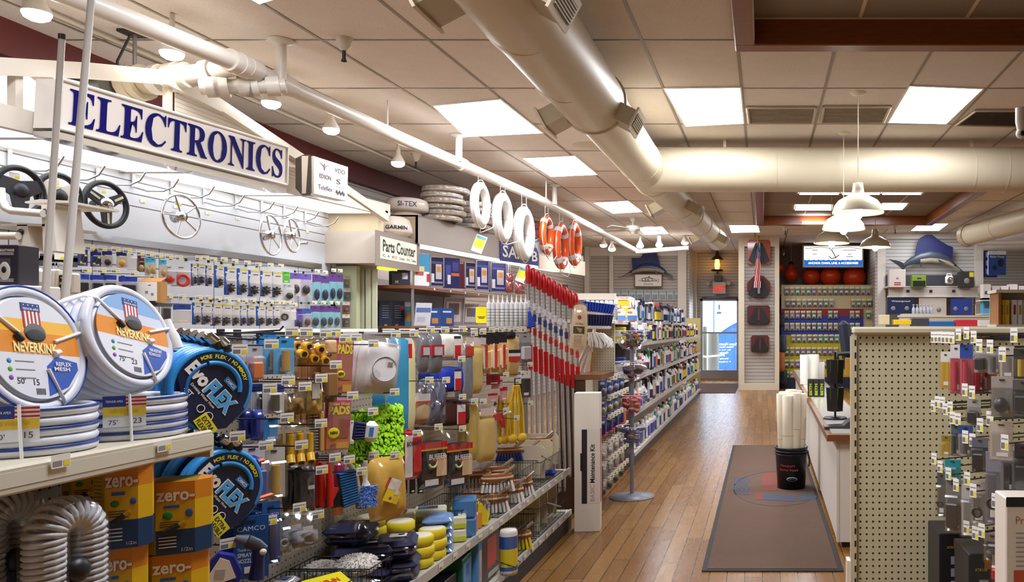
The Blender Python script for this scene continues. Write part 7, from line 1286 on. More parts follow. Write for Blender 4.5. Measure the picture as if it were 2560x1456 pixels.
k=NT('sail_blue',.6);x,y,z=k.pos();k.col(k.mix(k.mth('LESS_THAN',k.mth('FRACT',k.mth('DIVIDE',x,.045)),.18),hx('0f1a58'),hx('080e34')));SAIL=k.m
fish('dark sailfish with a flat topped sail above the LEES sign',19.75,[(1682,690,.8),(1670,687,3),(1660,678,6),(1645,671,9),(1625,668,10.5),(1605,669,9.5),(1590,674,7),(1577,681,4),(1562,689,1.2),(1544,696,.4)],[(1579,645),(1602,645),(1608,633),(1641,631),(1645,642),(1650,667),(1631,663),(1608,663),(1581,672)],[(1672,684),(1680,690),(1681,697),(1670,693),(1660,684)],[[(1635,676),(1644,690),(1640,676)]],mat('22345e',.35),mat('8d8478',.4),SAIL)
fish('large sailfish with a tall rounded blue sail on the right slat wall',16.8,[(2259,664,5),(2275,654,9),(2300,645,13),(2325,641,14),(2350,644,13),(2372,652,10),(2387,664,6),(2400,674,2.5),(2410,680,.6)],[(2266,652),(2287,640),(2293,610),(2299,596),(2315,587),(2330,587),(2347,600),(2369,613),(2383,619),(2381,653),(2366,644),(2340,634),(2312,634),(2287,644)],[(2262,660),(2250,654),(2222,648),(2246,664),(2258,675),(2266,668)],[[(2300,656),(2302,670),(2308,656)],[(2345,648),(2368,660),(2350,656)]],mat('3a4452',.35),mat('a89a80',.4),SAIL)
o,w,h=plate((1587,686,1655,717),19.85,mat('e6e0da',.5),'framed white sign reading LEES MIAMI inside a fish outline','lees_sign','sign',.03);b=M(frame((0,-.018,0)))
for c_,d_ in(((0,0,h/2),(w,.03,.02)),((0,0,-h/2),(w,.03,.02)),((-w/2,0,0),(.02,.03,h)),((w/2,0,0),(.02,.03,h))):b.box(c_,d_,mat('6a4438',.5))
b.build('frame',o);b=M(frame((0,-.018,0)));pts=[(-.36*w,.0),(-.2*w,.17*h),(0,.24*h),(.18*w,.14*h),(.3*w,.0),(.38*w,.12*h),(.37*w,-.16*h),(.28*w,-.03*h),(.1*w,-.06*h),(-.15*w,-.08*h)];b.tube([(x,0,z)for x,z in pts],.007,DARK,5,closed=True);b.prism([(-.02*w,.24*h),(.03*w,.36*h),(.06*w,.2*h)],.006,DARK);b.text("LEE'S",w*.42,h*.22,DARK,c=(-.02*w,0,.06*h),bold=.01);b.text('MIAMI',w*.32,h*.15,DARK,c=(0,0,-.3*h));b.build('lettering',o)
for i in range(9):pack((1534+19*i,726,1551+19*i,752),'pale teal carded pack on the far wall under the LEES sign, %s from the left'%nth(i),cols=('9ab4b8','c4ccd0'),prod=('8a94a0','box'),Z=19.96,yaw=0,group='carded packs on the far wall',filmy=False)
# EXIT sign, emergency lamp and lantern
o,w,h=plate((1782,706,1814,734),20.9,mat('c9c2ba',.5),'grey EXIT sign with red letters above the glazed door','exit_sign','sign',.08);M(frame((0,-.042,0))).text('EXIT',w*.84,h*.5,emit('ff2a1a',1.0,'red_letters'),c=(0,0,-h*.08),bold=.04).build('lettering',o)
e=thing('emergency_light','twin headed emergency light above the EXIT sign','lamp',loc=P(1796,697,20.95));M().box((0,0,0),(.2,.12,.16),mat('4a4436',.5),bev=.01).build('housing',e)
for sx in(-1,1):M().tube([(sx*.1,0,0),(sx*.22,-.04,-.10)],.012,GREY).ball((sx*.27,-.06,-.11),.07,mat('b8b2a4',.2)).build('lamp_head',e)
e=thing('wall_lantern','dark metal lantern with a warm glowing chimney above the emergency light','lantern',loc=P(1793,660,20.95));LM=mat('3a2a1c',.5);M().lathe([(.02,.42),(.03,.36),(.05,.22),(.15,.13),(.16,.11),(0,.12)],LM,16).build('hood',e);M().lathe([(.05,-.14),(.07,-.04),(.05,.11)],emit('ffb43c',9.0,'lantern_glow'),14).build('chimney',e);M().lathe([(0,-.20),(.16,-.19),(.15,-.15),(0,-.14)],LM,16).build('base',e);M().box((0,.12,.0),(.04,.24,.5),LM).build('bracket',e)
# packs and flag on the slat column
RC=mat('8a1d22',.4)
def foil(bb,label,base,top,octo=False):
 p,w,h=fit(bb,17.84,None,0);o=thing('hydrofoil_pack',label,'package',T=frame(p),group='packs on the slat column');pts=[(-w/2+.04,-h/2),(w/2-.04,-h/2),(w/2,-h/2+.04),(w/2,h/2-.04),(w/2-.04,h/2),(-w/2+.04,h/2),(-w/2,h/2-.04),(-w/2,-h/2+.04)]
 if octo:c=w*.3;pts=[(-w/2+c,-h/2),(w/2-c,-h/2),(w/2,-h/2+c),(w/2,h/2-c),(w/2-c,h/2),(-w/2+c,h/2),(-w/2,h/2-c),(-w/2,-h/2+c)]
 M().prism(pts,.02,mat(base,.4)).build('card',o);q=M(frame((0,-.03,0)));bl=mat('121318',.5)
 q.prism([(-w*.46,-h*.34),(-w*.30,-h*.46),(-w*.06,-h*.46),(-w*.05,h*.40),(-w*.16,h*.34)],.05,bl);q.prism([(.06*w,-h*.46),(w*.30,-h*.46),(w*.46,-h*.34),(w*.16,h*.34),(w*.05,h*.40)],.05,bl);q.build('foil',o);M(frame((0,-.03,0))).box((0,0,0),(w*.10,.03,h*.6),mat(top,.4)).build('centre_strip',o);M().prism(pts,.10,film('ffffff',.06,.1)).build('clear_shell',o)
foil((1869,600,1926,661),'orange carded black hydrofoil pack at the top of the slat column behind the flag','b8461a','9a9aa0');foil((1868,690,1926,746),'octagonal red pack with a grey plate, second on the slat column','56100f','a8a8ac',True);foil((1868,764,1925,812),'red carded black hydrofoil pack, third on the slat column','56100f','6a1a1c');foil((1877,839,1923,882),'smaller red carded black hydrofoil pack, lowest on the slat column','56100f','6a1a1c')
e=thing('flag','furled stars and stripes flag on a short pole with gold ball','flag',loc=P(1894,592,17.5));M().ball((0,0,0),.05,mat('d8a43a',.25,.8)).build('gold_ball',e);pe=P(1893,720,17.5)-e.location;M().tube([(0,0,0),pe*.15],.015,mat('c8a46a',.4)).build('pole',e)
def drape(t,u):a=pe*t;wd=.03+.16*t*(1.25-t*.55);return a+Vector((u*wd+.05*t*(1-t),-.03-.03*math.sin(u*9+t*3),0))
b=M();fr,fw,fb=mat('a82a30',.7),mat('e0d8d0',.7),mat('1f2c66',.7)
for i in range(10):
 for j in range(14):t0,t1,u0,u1=.12+.88*j/14,.12+.88*(j+1)/14,-.5+i/10,-.4+i/10;b.quad(drape(t0,u0),drape(t0,u1),drape(t1,u1),drape(t1,u0),fb if j<5 and not(i+j)%4==0 else fw if j<5 else(fr if(i+j//2)%3 else fw))
b.build('cloth',e)
# buoys, lit sign, peg wall in the recess
OB=mat('ea4416',.3)
for i,(x,y,r,lb,top)in enumerate(((1978,687,18.5,'teardrop orange buoy with black top hanging left of the others',1),(2028,692,22,'round orange buoy, smallest of the three under the lit anchor sign',0),(2077,691,26,'round orange buoy, middle of the three under the lit anchor sign',0),(2136,694,29,'round orange buoy, largest at the right under the lit anchor sign',0),(1949,670,12,'orange buoy half hidden behind the slat column',0))):
 Z=19.4;R=r*Z/F;e=thing('buoy',lb,'buoy',loc=P(x,y,Z),group='orange buoys in the recess')
 if top:M().lathe([(0,-R),(R*.6,-R*.8),(R,-R*.05),(R*.85,R*.5),(R*.4,R*1.1),(.05,R*1.4)],OB,22).build('body',e);M().lathe([(.055,R*1.35),(.07,R*1.5),(.03,R*1.75),(0,R*1.8)],BLACK,14).build('black_top',e);M().cyl((0,0,R*1.7),(0,0,CEIL-e.location.z),.008,STR).build('line',e)
 else:M().ball((0,0,0),R,OB,26,16).build('body',e);M().lathe([(.05,-R*1.04),(.06,-R*.97)],BLACK,12,T=Matrix.Rotation(.5,4,'Y')).build('valve',e)
tag(M().box((1.65,19.55,2.18),(2.4,.6,.03),mat('7d736b',.6)).build('recess_shelf'),'plain board above the peg wall carrying the round orange buoys','shelf')
tag(M().lathe([(0,-.10),(.05,-.06),(.06,.0),(.04,.08),(0,.1)],CHROME,12).build('glass_float',loc=P(1959,634,19.4)),'small shiny float hanging left of the lit anchor sign','float')
o,w,h=plate((2006,614,2158,670),19.0,mat('b9b2a8',.4),'lit white sign with an anchor above blue waves and ANCHOR CHAIN lettering','anchor_sign','sign',.16);M(frame((0,-.082,.0))).box((0,0,0),(w*.95,.006,h*.88),emit('ffffff',1.5,'lit_sign')).build('lit_face',o);q=M(frame((0,-.088,0)));nw=24
q.prism([(-w*.475,-h*.44),(w*.475,-h*.44)]+[(w*(.475-.95*i/nw),-h*(.15+.03*(i%2)))for i in range(nw+1)],.004,emit('2a6fd0',.8,'lit_blue'));q.text('ANCHOR CHAIN, LINE, & ACCESSORIES',w*.82,h*.12,emit('ffffff',1.4,'lit_letters'),c=(0,-.004,-h*.31),bold=.03);gl=mat('b8b0a0',.5)
for u,v,t in((-.3,.28,'ANCHORS'),(-.3,.10,'CHAIN'),(.27,.28,'ANCHOR PACKAGES'),(.27,.10,'LINE'),(.27,-.02,'WINDLASS')):q.box((u*w,-.002,v*h),(w*.014*len(t),.001,h*.03),gl)
q.build('lettering',o);q=M(frame((0,-.092,0)));A=mat('8a8276',.5);q.tube([(-.04,0,h*.30),(.06,0,-h*.05)],.012,A,6);q.tube([(-.10,0,-h*.0),(-.04,0,-h*.10),(.06,0,-h*.06),(.14,0,h*.06)],.012,A,6);q.torus(.03,.008,A,12,5,T=Matrix.Translation((-.05,0,h*.34))@Matrix.Rotation(PI/2,4,'X'));q.tube([(-w*.46,0,h*.34),(-.3,0,h*.40),(-.05,0,h*.36),(.4,0,h*.40),(w*.46,0,h*.32)],.008,mat('c8a868'),5);q.build('anchor_print',o)
ZPG=18.5;e=thing('peg_wall','tall pegboard stand with cream, red, blue and yellow bands of small packs','shelving',loc=(P(2068,0,ZPG).x,ZPG,0));wx=1.06;PGF=peg_mat('pegboard_far','cdbf94','x',.045,.006)
for z0,z1,m_,nm in((1.83,2.38,PGF,'cream_panel'),(1.66,1.83,mat('8a1f24',.5),'red_panel'),(1.22,1.66,mat('22338c',.5),'blue_panel'),(.25,1.22,mat('b8ac20',.5),'yellow_panel')):M().box((0 if z0>1.8 else-.12,0 if z0>1.8 else-.02,(z0+z1)/2),(2*wx if z0>1.8 else 1.9,.04,z1-z0),m_).build(nm,e)
M().box((0,.02,1.2),(2*wx,.03,2.3),PGF).build('back_board',e);M().box((0,0,.12),(2*wx,.3,.24),mat('1d2036',.6)).build('base',e)
pcs=[('8a94a0','c9b48a'),('6a6e74','e4dcd0'),('7a5aa0','c8bcb0'),('8a8478','d8c8a0'),('58606a','e8e4e0'),('4a8a7a','dcdcd8')];r_=random.Random(21)
for r,(ty,xs_)in enumerate(((720,range(16)),(750,[0,1,2,3,4,5,6,7,8,12,13,14,15]),(780,[0,1,2,3,4,5,6,8,9,12,13,15]),(810,range(14)),(839,range(1,14)),(871,range(10)),(902,range(10)),(932,range(5)),(964,range(4)))):
 for n_,j in enumerate(xs_):
  x=1967+13.6*j+(3 if r in(1,4)else 0);p=P(x,ty,ZPG-.08);b=M();cs=r_.choice(pcs);kd=.105;b.box((0,0,.0),(.10,.004,.045),mat('e6e0c0',.5));b.box((.02,-.003,-.008),(.05,.002,.022),mat('d8c84a',.5));b.box((0,.01,-.09),(kd,.012,.135),mat(cs[0],.4));b.box((0,.003,-.10),(kd*.62,.004,.07),mat(cs[1],.45));b.box((0,.0,-.135),(kd*.5,.012,.05),mat('55524e',.35),bev=.004);o=b.build('hanging_package',loc=p);tag(o,'small tagged pack on far peg wall, %s from left in %s row down'%(nth(n_),nth(r)),'package','small packs on the far peg wall')
for i,(x,y,s)in enumerate(((1944,800,.24),(1946,860,.3),(1940,905,.34),(1948,945,.3))):o=M().pillow(s,s*1.3,.12,mat(('2a3040','3a4456','b8683c','23252c')[i],.6),lump=.3,seed=i).build('hanging_gear',T=frame(P(x,y,18.2)+Vector((.06,0,0)),-.6));tag(o,'dark bundled gear hanging at the side of the far peg wall, %s from the top'%nth(i),'gear','bundled gear beside the peg wall')
# shelf on the fish wall with goods above and below
e=thing('wall_shelf','wide white wall shelf with outlets under the large sailfish','shelf',loc=P(2331,742,16.5));hw=115*16.4/F;M().box((0,.2,.20),(2*hw,.55,.03),WHITE).build('board',e);M().box((0,-.06,.10),(2*hw*.97,.03,.18),mat('c4bbb2',.5)).build('front_panel',e);M().box((0,-.07,.0),(2*hw,.05,.03),WHITE).build('lower_rail',e);M().box((0,.46,-.3),(2*hw,.03,.6),mat('8d8a88',.6)).build('back_panel',e);M().box((0,.40,.34),(2*hw*.96,.02,.26),mat('33323a',.5)).build('dark_backboard',e)
for x in(-.52,-.05,.42):M().box((x,-.08,.11),(.06,.02,.05),BLACK).build('outlet',e)
for bb,c,lb,nm,cat in(((2221,675,2262,719),'d8cfc4','white carton with red print at the left of the wall shelf','carton','box'),((2278,690,2313,719),'7a9a2a','green and black boxed lamp on the wall shelf','carton','box'),((2396,680,2432,719),'2a2620','black box with a yellow side at the right of the wall shelf','carton','box')):
 o,w,h=plate(bb,16.35,mat(c,.5),lb,nm,cat,.2,group='cartons on the wall shelf');b=M(frame((0,-.102,0)))
 if c=='d8cfc4':b.box((0,0,-h*.25),(w*.4,.002,h*.06),REDM).box((0,0,-h*.36),(w*.4,.002,h*.06),REDM).box((0,0,0),(w*.15,.002,h*.1),GREY)
 elif c=='7a9a2a':b.box((0,0,-h*.2),(w*.9,.002,h*.5),mat('1d1f18',.4)).box((0,0,h*.25),(w*.3,.002,h*.12),DARK)
 else:b.box((w*.32,0,h*.3),(w*.3,.002,h*.3),EYL).ball((0,0,-h*.1),(w*.2,.01,w*.2),GREY)
 b.build('print',o)
e=thing('white_spotlight','white round faced spotlight standing on the wall shelf','lamp',loc=P(2373,700,16.3));M().box((0,0,.0),(.16,.1,.17),PW,bev=.03).build('body',e);M(Matrix.Rotation(PI/2,4,'X')).lathe([(0,.055),(.05,.06),(.06,.05)],CHROME,18).build('lens',e);M().tube([(-.05,0,.08),(-.04,0,.12),(.04,0,.12),(.05,0,.08)],.01,PW).build('handle',e)
for bb,c,t,lb in(((2218,745,2286,786),'1f2c55','Waterproof','navy display board under the left of the wall shelf'),((2297,745,2366,790),'cfc4ba','','pale display card under the middle of the wall shelf'),((2377,747,2430,787),'2440a0','','bright blue display card under the right of the wall shelf')):
 o,w,h=plate(bb,16.45,mat(c,.4),lb,'display_card','card',.02,group='display cards under the wall shelf');b=M(frame((0,-.012,0)))
 if t:b.text(t,w*.7,h*.14,PW,c=(0,0,h*.28),bold=.02)
 for u in(-.28,.22):b.ball((u*w,0,-h*.15),(.05,.02,.05),GREY,10,6)
 b.build('print',o)
for i in range(6):p=P(2284+9*i,785,15.2);o=M().lathe([(0,0),(.035,0),(.03,.1),(.012,.13),(.012,.16),(.03,.17),(.0,.18)],mat('b8bcc8',.3),10).build('sprayer',loc=p);tag(o,'pale small sprayer bottle before the display cards, %s from the left'%nth(i),'bottle','small sprayers before the display cards')
tag(M().box((0,0,-P(2306,785,15.2).z/2),(.8,.3,P(2306,785,15.2).z),GC).build('sprayer_ledge',loc=P(2306,785,15.2)-Vector((0,0,.001))),'pale narrow cabinet under the row of small sprayers','cabinet')
# ================================================================= counter and goods on it
OAK=wood_mat('oak_edge','8a5426','5c3414',(8,2,20),.3);e=thing('sales_counter','long white panelled counter with an oak edged top','counter',loc=(.5,8.5,0));CT_=.72
fa,fb_,ta,tb=Vector((.47,4.98,0)),Vector((.53,12.6,0)),Vector((.40,4.92,0)),Vector((.47,12.6,0));L_=e.location
M().slab([p-L_ for p in(fa+Vector((0,0,.04)),fb_+Vector((0,0,.04)),fb_+Vector((0,0,CT_-.04)),fa+Vector((0,0,CT_-.04)))],(.26,0,0),mat('d8cfc4',.5)).build('panel',e)
M().slab([p-L_+Vector((0,0,CT_-.045))for p in(ta,tb,Vector((.80,12.6,0)),Vector((.74,4.92,0)))],(0,0,.04),OAK).build('oak_edge',e);M().slab([p-L_+Vector((0,0,CT_-.006))for p in(ta+Vector((.035,.035,0)),tb+Vector((.035,0,0)),Vector((.78,12.6,0)),Vector((.72,4.96,0)))],(0,0,.0075),mat('cfc9bf',.12)).build('laminate_top',e)
M().slab([p-L_ for p in(fa+Vector((.03,.03,0)),fb_+Vector((.03,0,0)),fb_+Vector((.03,0,.05)),fa+Vector((.03,.03,.05)))],(.2,0,0),BLACK).build('kick',e)
for y in(5.0,6.6,8.4,10.4):M().box((.485+.008*(y-5)-.5-.012,y-8.5,.36),(.014,.05,.64),mat('cdc3b6',.5)).build('batten',e)
e=thing('bucket','black plastic bucket with red shop lettering standing on the mat','bucket',loc=PH(1979,1222,.012)+Vector((0,.06,0)));BK=mat('15161c',.35);RB=.138;M().lathe([(0,0),(RB*.86,0),(RB,.33),(RB*1.03,.335),(RB*1.03,.35),(RB*.96,.35),(RB*.82,.012),(0,.012)],BK,30,caps=False).build('body',e)
for z in(.29,.315):M().torus(RB*1.01,.006,BK,30,6,T=Matrix.Translation((0,0,z))).build('rib',e)
b=M();tw(b,'Newport',(0,0,.20),.13,.03,mat('a03a30',.5),RB*.955,0,-.30);tw(b,'Marine Supply',(0,0,.165),.17,.024,mat('a03a30',.5),RB*.945,0,-.2);b.build('lettering',e);M().tube([(RB*1.02,0,.31),(RB*1.12,-.02,.24),(RB*1.08,-.02,.18)],.006,BK).build('handle',e);b=M(frame((0,-RB*.92,.09)));b.ball((0,0,0),(.045,.01,.018),mat('b8b8bc',.3));b.ball((0,-.004,0),(.040,.01,.014),BK);b.build('oval_badge',e);bl_=e.location.copy()
RL=mat('e8dcc4',.7)
for i,(x,y,r,h)in enumerate(((-.085,-.03,.042,.80),(-.03,-.075,.050,.79),(.035,-.07,.042,.81),(.085,-.02,.045,.80),(.0,.02,.050,.83),(-.06,.06,.045,.81),(.05,.065,.045,.82))):
 o=M().lathe([(r*.9,0),(r,.01),(r*1.02,h-.3),(r*1.0,h-.02),(r*.86,h-.015),(r*.84,.02)],RL,18,caps=False).build('paper_roll',T=frame(bl_+Vector((x*.75,y*.75,.02)),0,-y*.35,x*.35));tag(o,'long cream paper roll standing in the black bucket, %s'%('front left','front middle','front right','far right','centre','back left','back right')[i],'roll','paper rolls in the black bucket');M().torus(r*1.03,.002,mat('b89a78',.6),18,4,T=Matrix.Translation((0,0,h*(.5+.05*(i%3))))).build('rubber_band',o)
for i,(x0,x1,y0)in enumerate(((2000,2022,888),(2018,2048,888),(2045,2062,908))):Z=9.3;p=P((x0+x1)/2,0,Z+.1*i);r=(x1-x0)/2*Z/F;h=HC-(y0-Y0)/F*Z-CT_;tag(M().lathe([(r,0),(r,h),(r*.5,h),(r*.5,.01)],mat('e4dfd4',.7),20,caps=False).build('paper_roll',loc=(p.x,Z+.1*i,CT_+.003)),'white paper roll standing on the counter, %s'%('left one','wide middle one','short right one')[i],'roll','white paper rolls on the counter')
for i in range(3):Z=7.6;p=P(2026+14*i,0,Z);o=M().box((0,0,.085),(.05,.06,.17),mat('2a2a2c',.5),bev=.003).build('display_box',loc=(p.x,Z,CT_+.003));tag(o,'dark upright pack lettered BETM in lime on the counter, %s from the left'%nth(i),'package','dark lime lettered packs on the counter');q=M(frame((0,-.0315,.07))@Matrix.Rotation(-PI/2,4,'Y'));q.text('BETM',.11,.026,mat('b8d020',.4),bold=.04);q.build('lettering',o)
e=thing('counter_rack','black wire rack of lime edged glasses packs on the counter','rack',loc=(P(2088,0,5.75).x,5.75,CT_+.003));M().cyl((0,0,0),(0,0,.48),.008,BLACK).build('post',e);M().lathe([(0,0),(.09,0),(.08,.012),(0,.014)],BLACK,18).build('base',e)
for t in range(2):
 for j in range(7):a=2*PI*j/7;M(frame((.05*math.cos(a),.05*math.sin(a),.14+.2*t),a,0,.05)).box((0,0,0),(.012,.05,.17),mat('17181a',.35)).box((0,-.026,0),(.006,.002,.16),mat('9ac020',.4)).build('glasses_pack',e)
e=thing('folding_tablet','dark sloped signature tablet at the near counter end','tablet',loc=(P(2098,0,5.25).x,5.25,CT_+.003));M().prism([(-.10,0),(.13,0),(.15,.16),(.12,.09),(.02,.015),(-.10,.01)],.13,mat('34353a',.3)).build('body',e)
e=thing('office_chair','dark office chair back rising behind the counter','chair',loc=(P(2096,0,8.8).x+.09,8.8,0));NB_=mat('1c2232',.6);M(frame((0,0,1.18),-.2,0,-.12)).box((0,0,0),(.10,.42,.56),NB_,bev=.045).build('backrest',e);M().box((.28,0,.88),(.46,.46,.09),NB_,bev=.03).build('seat',e);M().tube([(-.12,-.22,1.03),(-.12,-.22,1.10),(.1,-.22,1.11)],.025,BLACK).build('armrest',e);M().cyl((.28,0,.06),(.28,0,.85),.03,BLACK).build('column',e)
for j in range(5):a=2*PI*j/5;M().tube([(.28,0,.10),(.28+.28*math.cos(a),.28*math.sin(a),.04)],.02,BLACK).build('foot',e)
o,w,h=plate((2113,895,2133,940),5.6,mat('d8a03a',.4),'yellow and red carded pack at the counter end beside the pegboard','hanging_package','package',.02);M(frame((w*.35,-.012,0))).box((0,0,0),(w*.4,.002,h),mat('c02a4a',.4)).build('print',o)
# ================================================================= right gondola
e=thing('right_gondola','cream pegboard gondola at the right with dark slotted edge','shelving',loc=(.7,3.2,0));L_=e.location;PGR=peg_mat('pegboard_right','c9c09e','x',.0254,.0042,rough=.4)
M().box((.06,.012,.68),(.76,.02,1.36),PGR).build('end_pegboard',e);k=NT('slotted_post',.4);x,y,z=k.pos();k.col(k.mix(k.mth('MULTIPLY',k.mth('LESS_THAN',k.mth('FRACT',k.mth('DIVIDE',z,.05)),.5),k.mth('LESS_THAN',k.mth('ABSOLUTE',k.mth('SUBTRACT',x,.372)),.0035)),hx('cbbf9f'),hx('17171a')));M().box((-.335,.0,.67),(.022,.03,1.34),k.m).build('edge_post',e);M().box((.06,.0,1.362),(.80,.05,.03),mat('d0c6ab',.35),bev=.008).build('top_rail',e);M().box((.445,-1.0,.68),(.02,2.0,1.36),peg_mat('pegboard_side','c0b694','y',.0254,.0042,rough=.4)).build('side_pegboard',e);M().box((.445,-1.0,1.362),(.05,2.0,.03),mat('d0c6ab',.35),bev=.008).build('side_rail',e);M().box((.30,-1.0,.26),(.32,1.9,.03),SHF).build('shelf_board',e);M().box((.30,-1.0,.12),(.30,1.9,.24),mat('2a2624',.6)).build('base',e);M().box((-.352,.03,.22),(.014,.06,.44),mat('d8cfc4',.5)).build('side_trim',e)
GR='goods hanging on the right gondola'
def rp(bb,Z,label,c1,c2,prod=None,d=.03,**k):return pack(bb,label,cols=(c1,c2),prod=prod,Z=Z,yaw=k.pop('yaw',-.45),group=GR,d=d,**k)
RPK=[((2352,880,2376,972),2.95,'yellow cable ties pack at the far end of the top right row','d8d4c8','d0a018',None),((2376,862,2404,985),2.85,'pinkish red cable pack, left of the red group','d8d0d0','b83a4a',('c0304a','tube')),((2400,862,2432,988),2.8,'red cable pack with white and blue header card','2c4a9a','c04a58',('c8284a','tube')),((2430,900,2462,985),2.9,'deep red cable pack behind the black caps','9a2a3a','8a1f30',('a81f38','tube')),((2462,925,2492,985),2.9,'deep red cable pack right behind the grey plug','7a3a2a','9a2434',None),((2436,868,2472,932),2.55,'clear pack with a black rubber cap','b8b0a8','a8a098',('1a1a20','box')),((2470,870,2502,936),2.5,'clear pack with a grey metal plug','b0aaa4','a09a94',('4a4c52','tube')),((2500,866,2536,948),2.3,'pale barcode card pack near the right edge','cfc4b8','c4b8ac',None),((2534,872,2575,948),2.25,'dark pack with a yellow line at the right edge, top row','3a3834','2a2824',('c8a020','tube')),((2478,942,2532,1042),2.2,'clear box with two chrome and black balls','b4aca4','8e8880',('26262a','ball')),((2532,950,2585,1040),2.15,'dark clear pack beside the chrome balls at the right edge','6a645e','3a3634',('1c1c20','box')),((2418,1000,2452,1064),2.6,'clear pack with a large black cylinder','aaa49c','989288',('17171b','box')),((2378,1062,2402,1140),2.75,'slim dark tube pack left of the grey pair','5a6270','2c323c',('23262e','tube')),((2396,1064,2432,1140),2.65,'grey clear pack with blue header','34508a','8a8680',('5a5a60','tube')),((2474,1055,2532,1150),2.2,'cream card pack with a barcode and slot','cfc2b2','c6b9a8',None),((2354,1090,2376,1140),2.9,'yellow flat pack low at the far end','8a7a20','b8901c',None),((2343,1180,2364,1292),2.9,'clear bag with a dark cable loop','5a554e','6a645c',('26242a','ring')),((2362,1150,2402,1204),2.8,'teal folded card on the lower hook','1f8a90','2a9498',None),((2364,1200,2406,1330),2.75,'grey clear bag under the teal card','7c766e','8a847c',('3a3638','box')),((2404,1212,2436,1340),2.6,'white narrow card pack on the lower row','b8b4b0','aaa6a4',None),((2428,1205,2464,1310),2.5,'pale pack with a black rubber ring','b8b0aa','8a867e',('17171a','ring')),((2464,1130,2504,1310),2.35,'tall clear pack with a black looped cable','8a8894','6a6874',('141418','ring')),((2502,1125,2536,1232),2.25,'clear pack with a short black cable','8e8c98','72707c',('141418','tube')),((2536,1110,2580,1230),2.2,'dark pack at the right edge of the cable row','55525c','3c3a44',('1a1a20','box')),((2430,1095,2470,1180),2.5,'dark speckled device pack above the ring pack','6a6a72','2c2c32',('1c1c22','box')),((2460,1335,2502,1402),2.45,'grey round pack near the bottom right','8a847c','6a645e',('4a4844','ball')),((2480,1390,2505,1450),2.4,'pack with a red plastic body near the bottom','7a746c','8a847c',('b81f1c','box'))]
for bb,Z,lb,c1,c2,pr in RPK:rp(bb,Z,lb,c1,c2,pr,.04)
for i,(x,y,Z)in enumerate(((2335,846,3.05),(2344,846,3.02),(2353,846,2.99),(2362,847,2.96),(2372,847,2.93),(2382,848,2.9),(2398,840,2.8),(2418,836,2.75),(2436,846,2.7),(2450,868,2.5),(2477,870,2.45),(2508,890,2.25),(2537,842,2.3),(2414,978,2.65),(2432,984,2.6),(2335,1018,3.0),(2345,1008,2.95),(2358,1010,2.9),(2366,1026,2.85),(2377,1022,2.8),(2383,1048,2.75),(2397,1052,2.7),(2452,1066,2.5),(2477,1050,2.3),(2415,1096,2.6),(2433,1104,2.55),(2514,1110,2.15),(2337,1150,2.95),(2352,1170,2.85),(2373,1188,2.75),(2392,1216,2.68),(2420,1200,2.55),(2435,1230,2.45),(2490,1256,2.3),(2418,1322,2.58),(2440,1336,2.5),(2456,1330,2.42))):
 hook(x,y,'peg hook with yellow marked tag on the right gondola, %s in the %s group'%(nth((i,i-13,i-27)[(i>=13)+(i>=27)]),('top','middle','lower')[(i>=13)+(i>=27)]),Z=Z,kind='right',yaw=-PI/2+.5,group='tagged hooks on the right gondola')
for i,(x0,x1,y0,Z,lb,dd)in enumerate(((2314,2420,1334,2.95,'black and orange carton at the far end of the lower shelf',.2),(2386,2492,1388,2.62,'black and orange carton at the near end of the lower shelf',.2))):
 p=P((x0+x1)/2,y0,Z);w=(x1-x0)*Z/F;h=p.z-.276;o=M().box((0,0,-h/2),(w,dd,h),mat('1d1c24',.4),bev=.003).build('carton',loc=(p.x+.05,Z+dd/2+.01*i,p.z));tag(o,lb,'box','black cartons on the right gondola');b=M(frame((0,-dd/2-.001,0)));b.box((.03,0,-.035),(w*.7,.001,.03),mat('8a5418',.4));b.box((-.03,0,-h*.7),(w*.4,.001,h*.3),mat('8a5418',.4));b.text('XTR150',.04,.009,mat('c8a838'),c=(-.03,-.001,-.052));[b.box((-.02,0,-.1-.045*q),(.03,.001,.03),mat('8a8a92'))for q in range(3)];b.build('print',o)
p=P(2515,1246,2.05);o=M().box((.09,.05,-.20),(.18,.10,.40),mat('d8ccc0',.45),bev=.003).build('retail_box',loc=(p.x,2.05,p.z));tag(o,'white retail box lettered ProSport at the bottom right corner','box');b=M(frame((.09,-.001,0)));b.text('ProSportHD',.13,.026,mat('b06a5a',.5),c=(-.0,0,-.06));b.box((-.04,0,-.20),(.06,.001,.03),mat('b84a30',.4));[b.box((-.02,0,-.09-.012*q),(.09,.001,.003),GREY)for q in range(8)];b.box((.07,0,-.2),(.03,.001,.16),mat('2a2824'));b.box((-.0,0,-.01),(.18,.001,.025),BLACK);b.build('print',o)
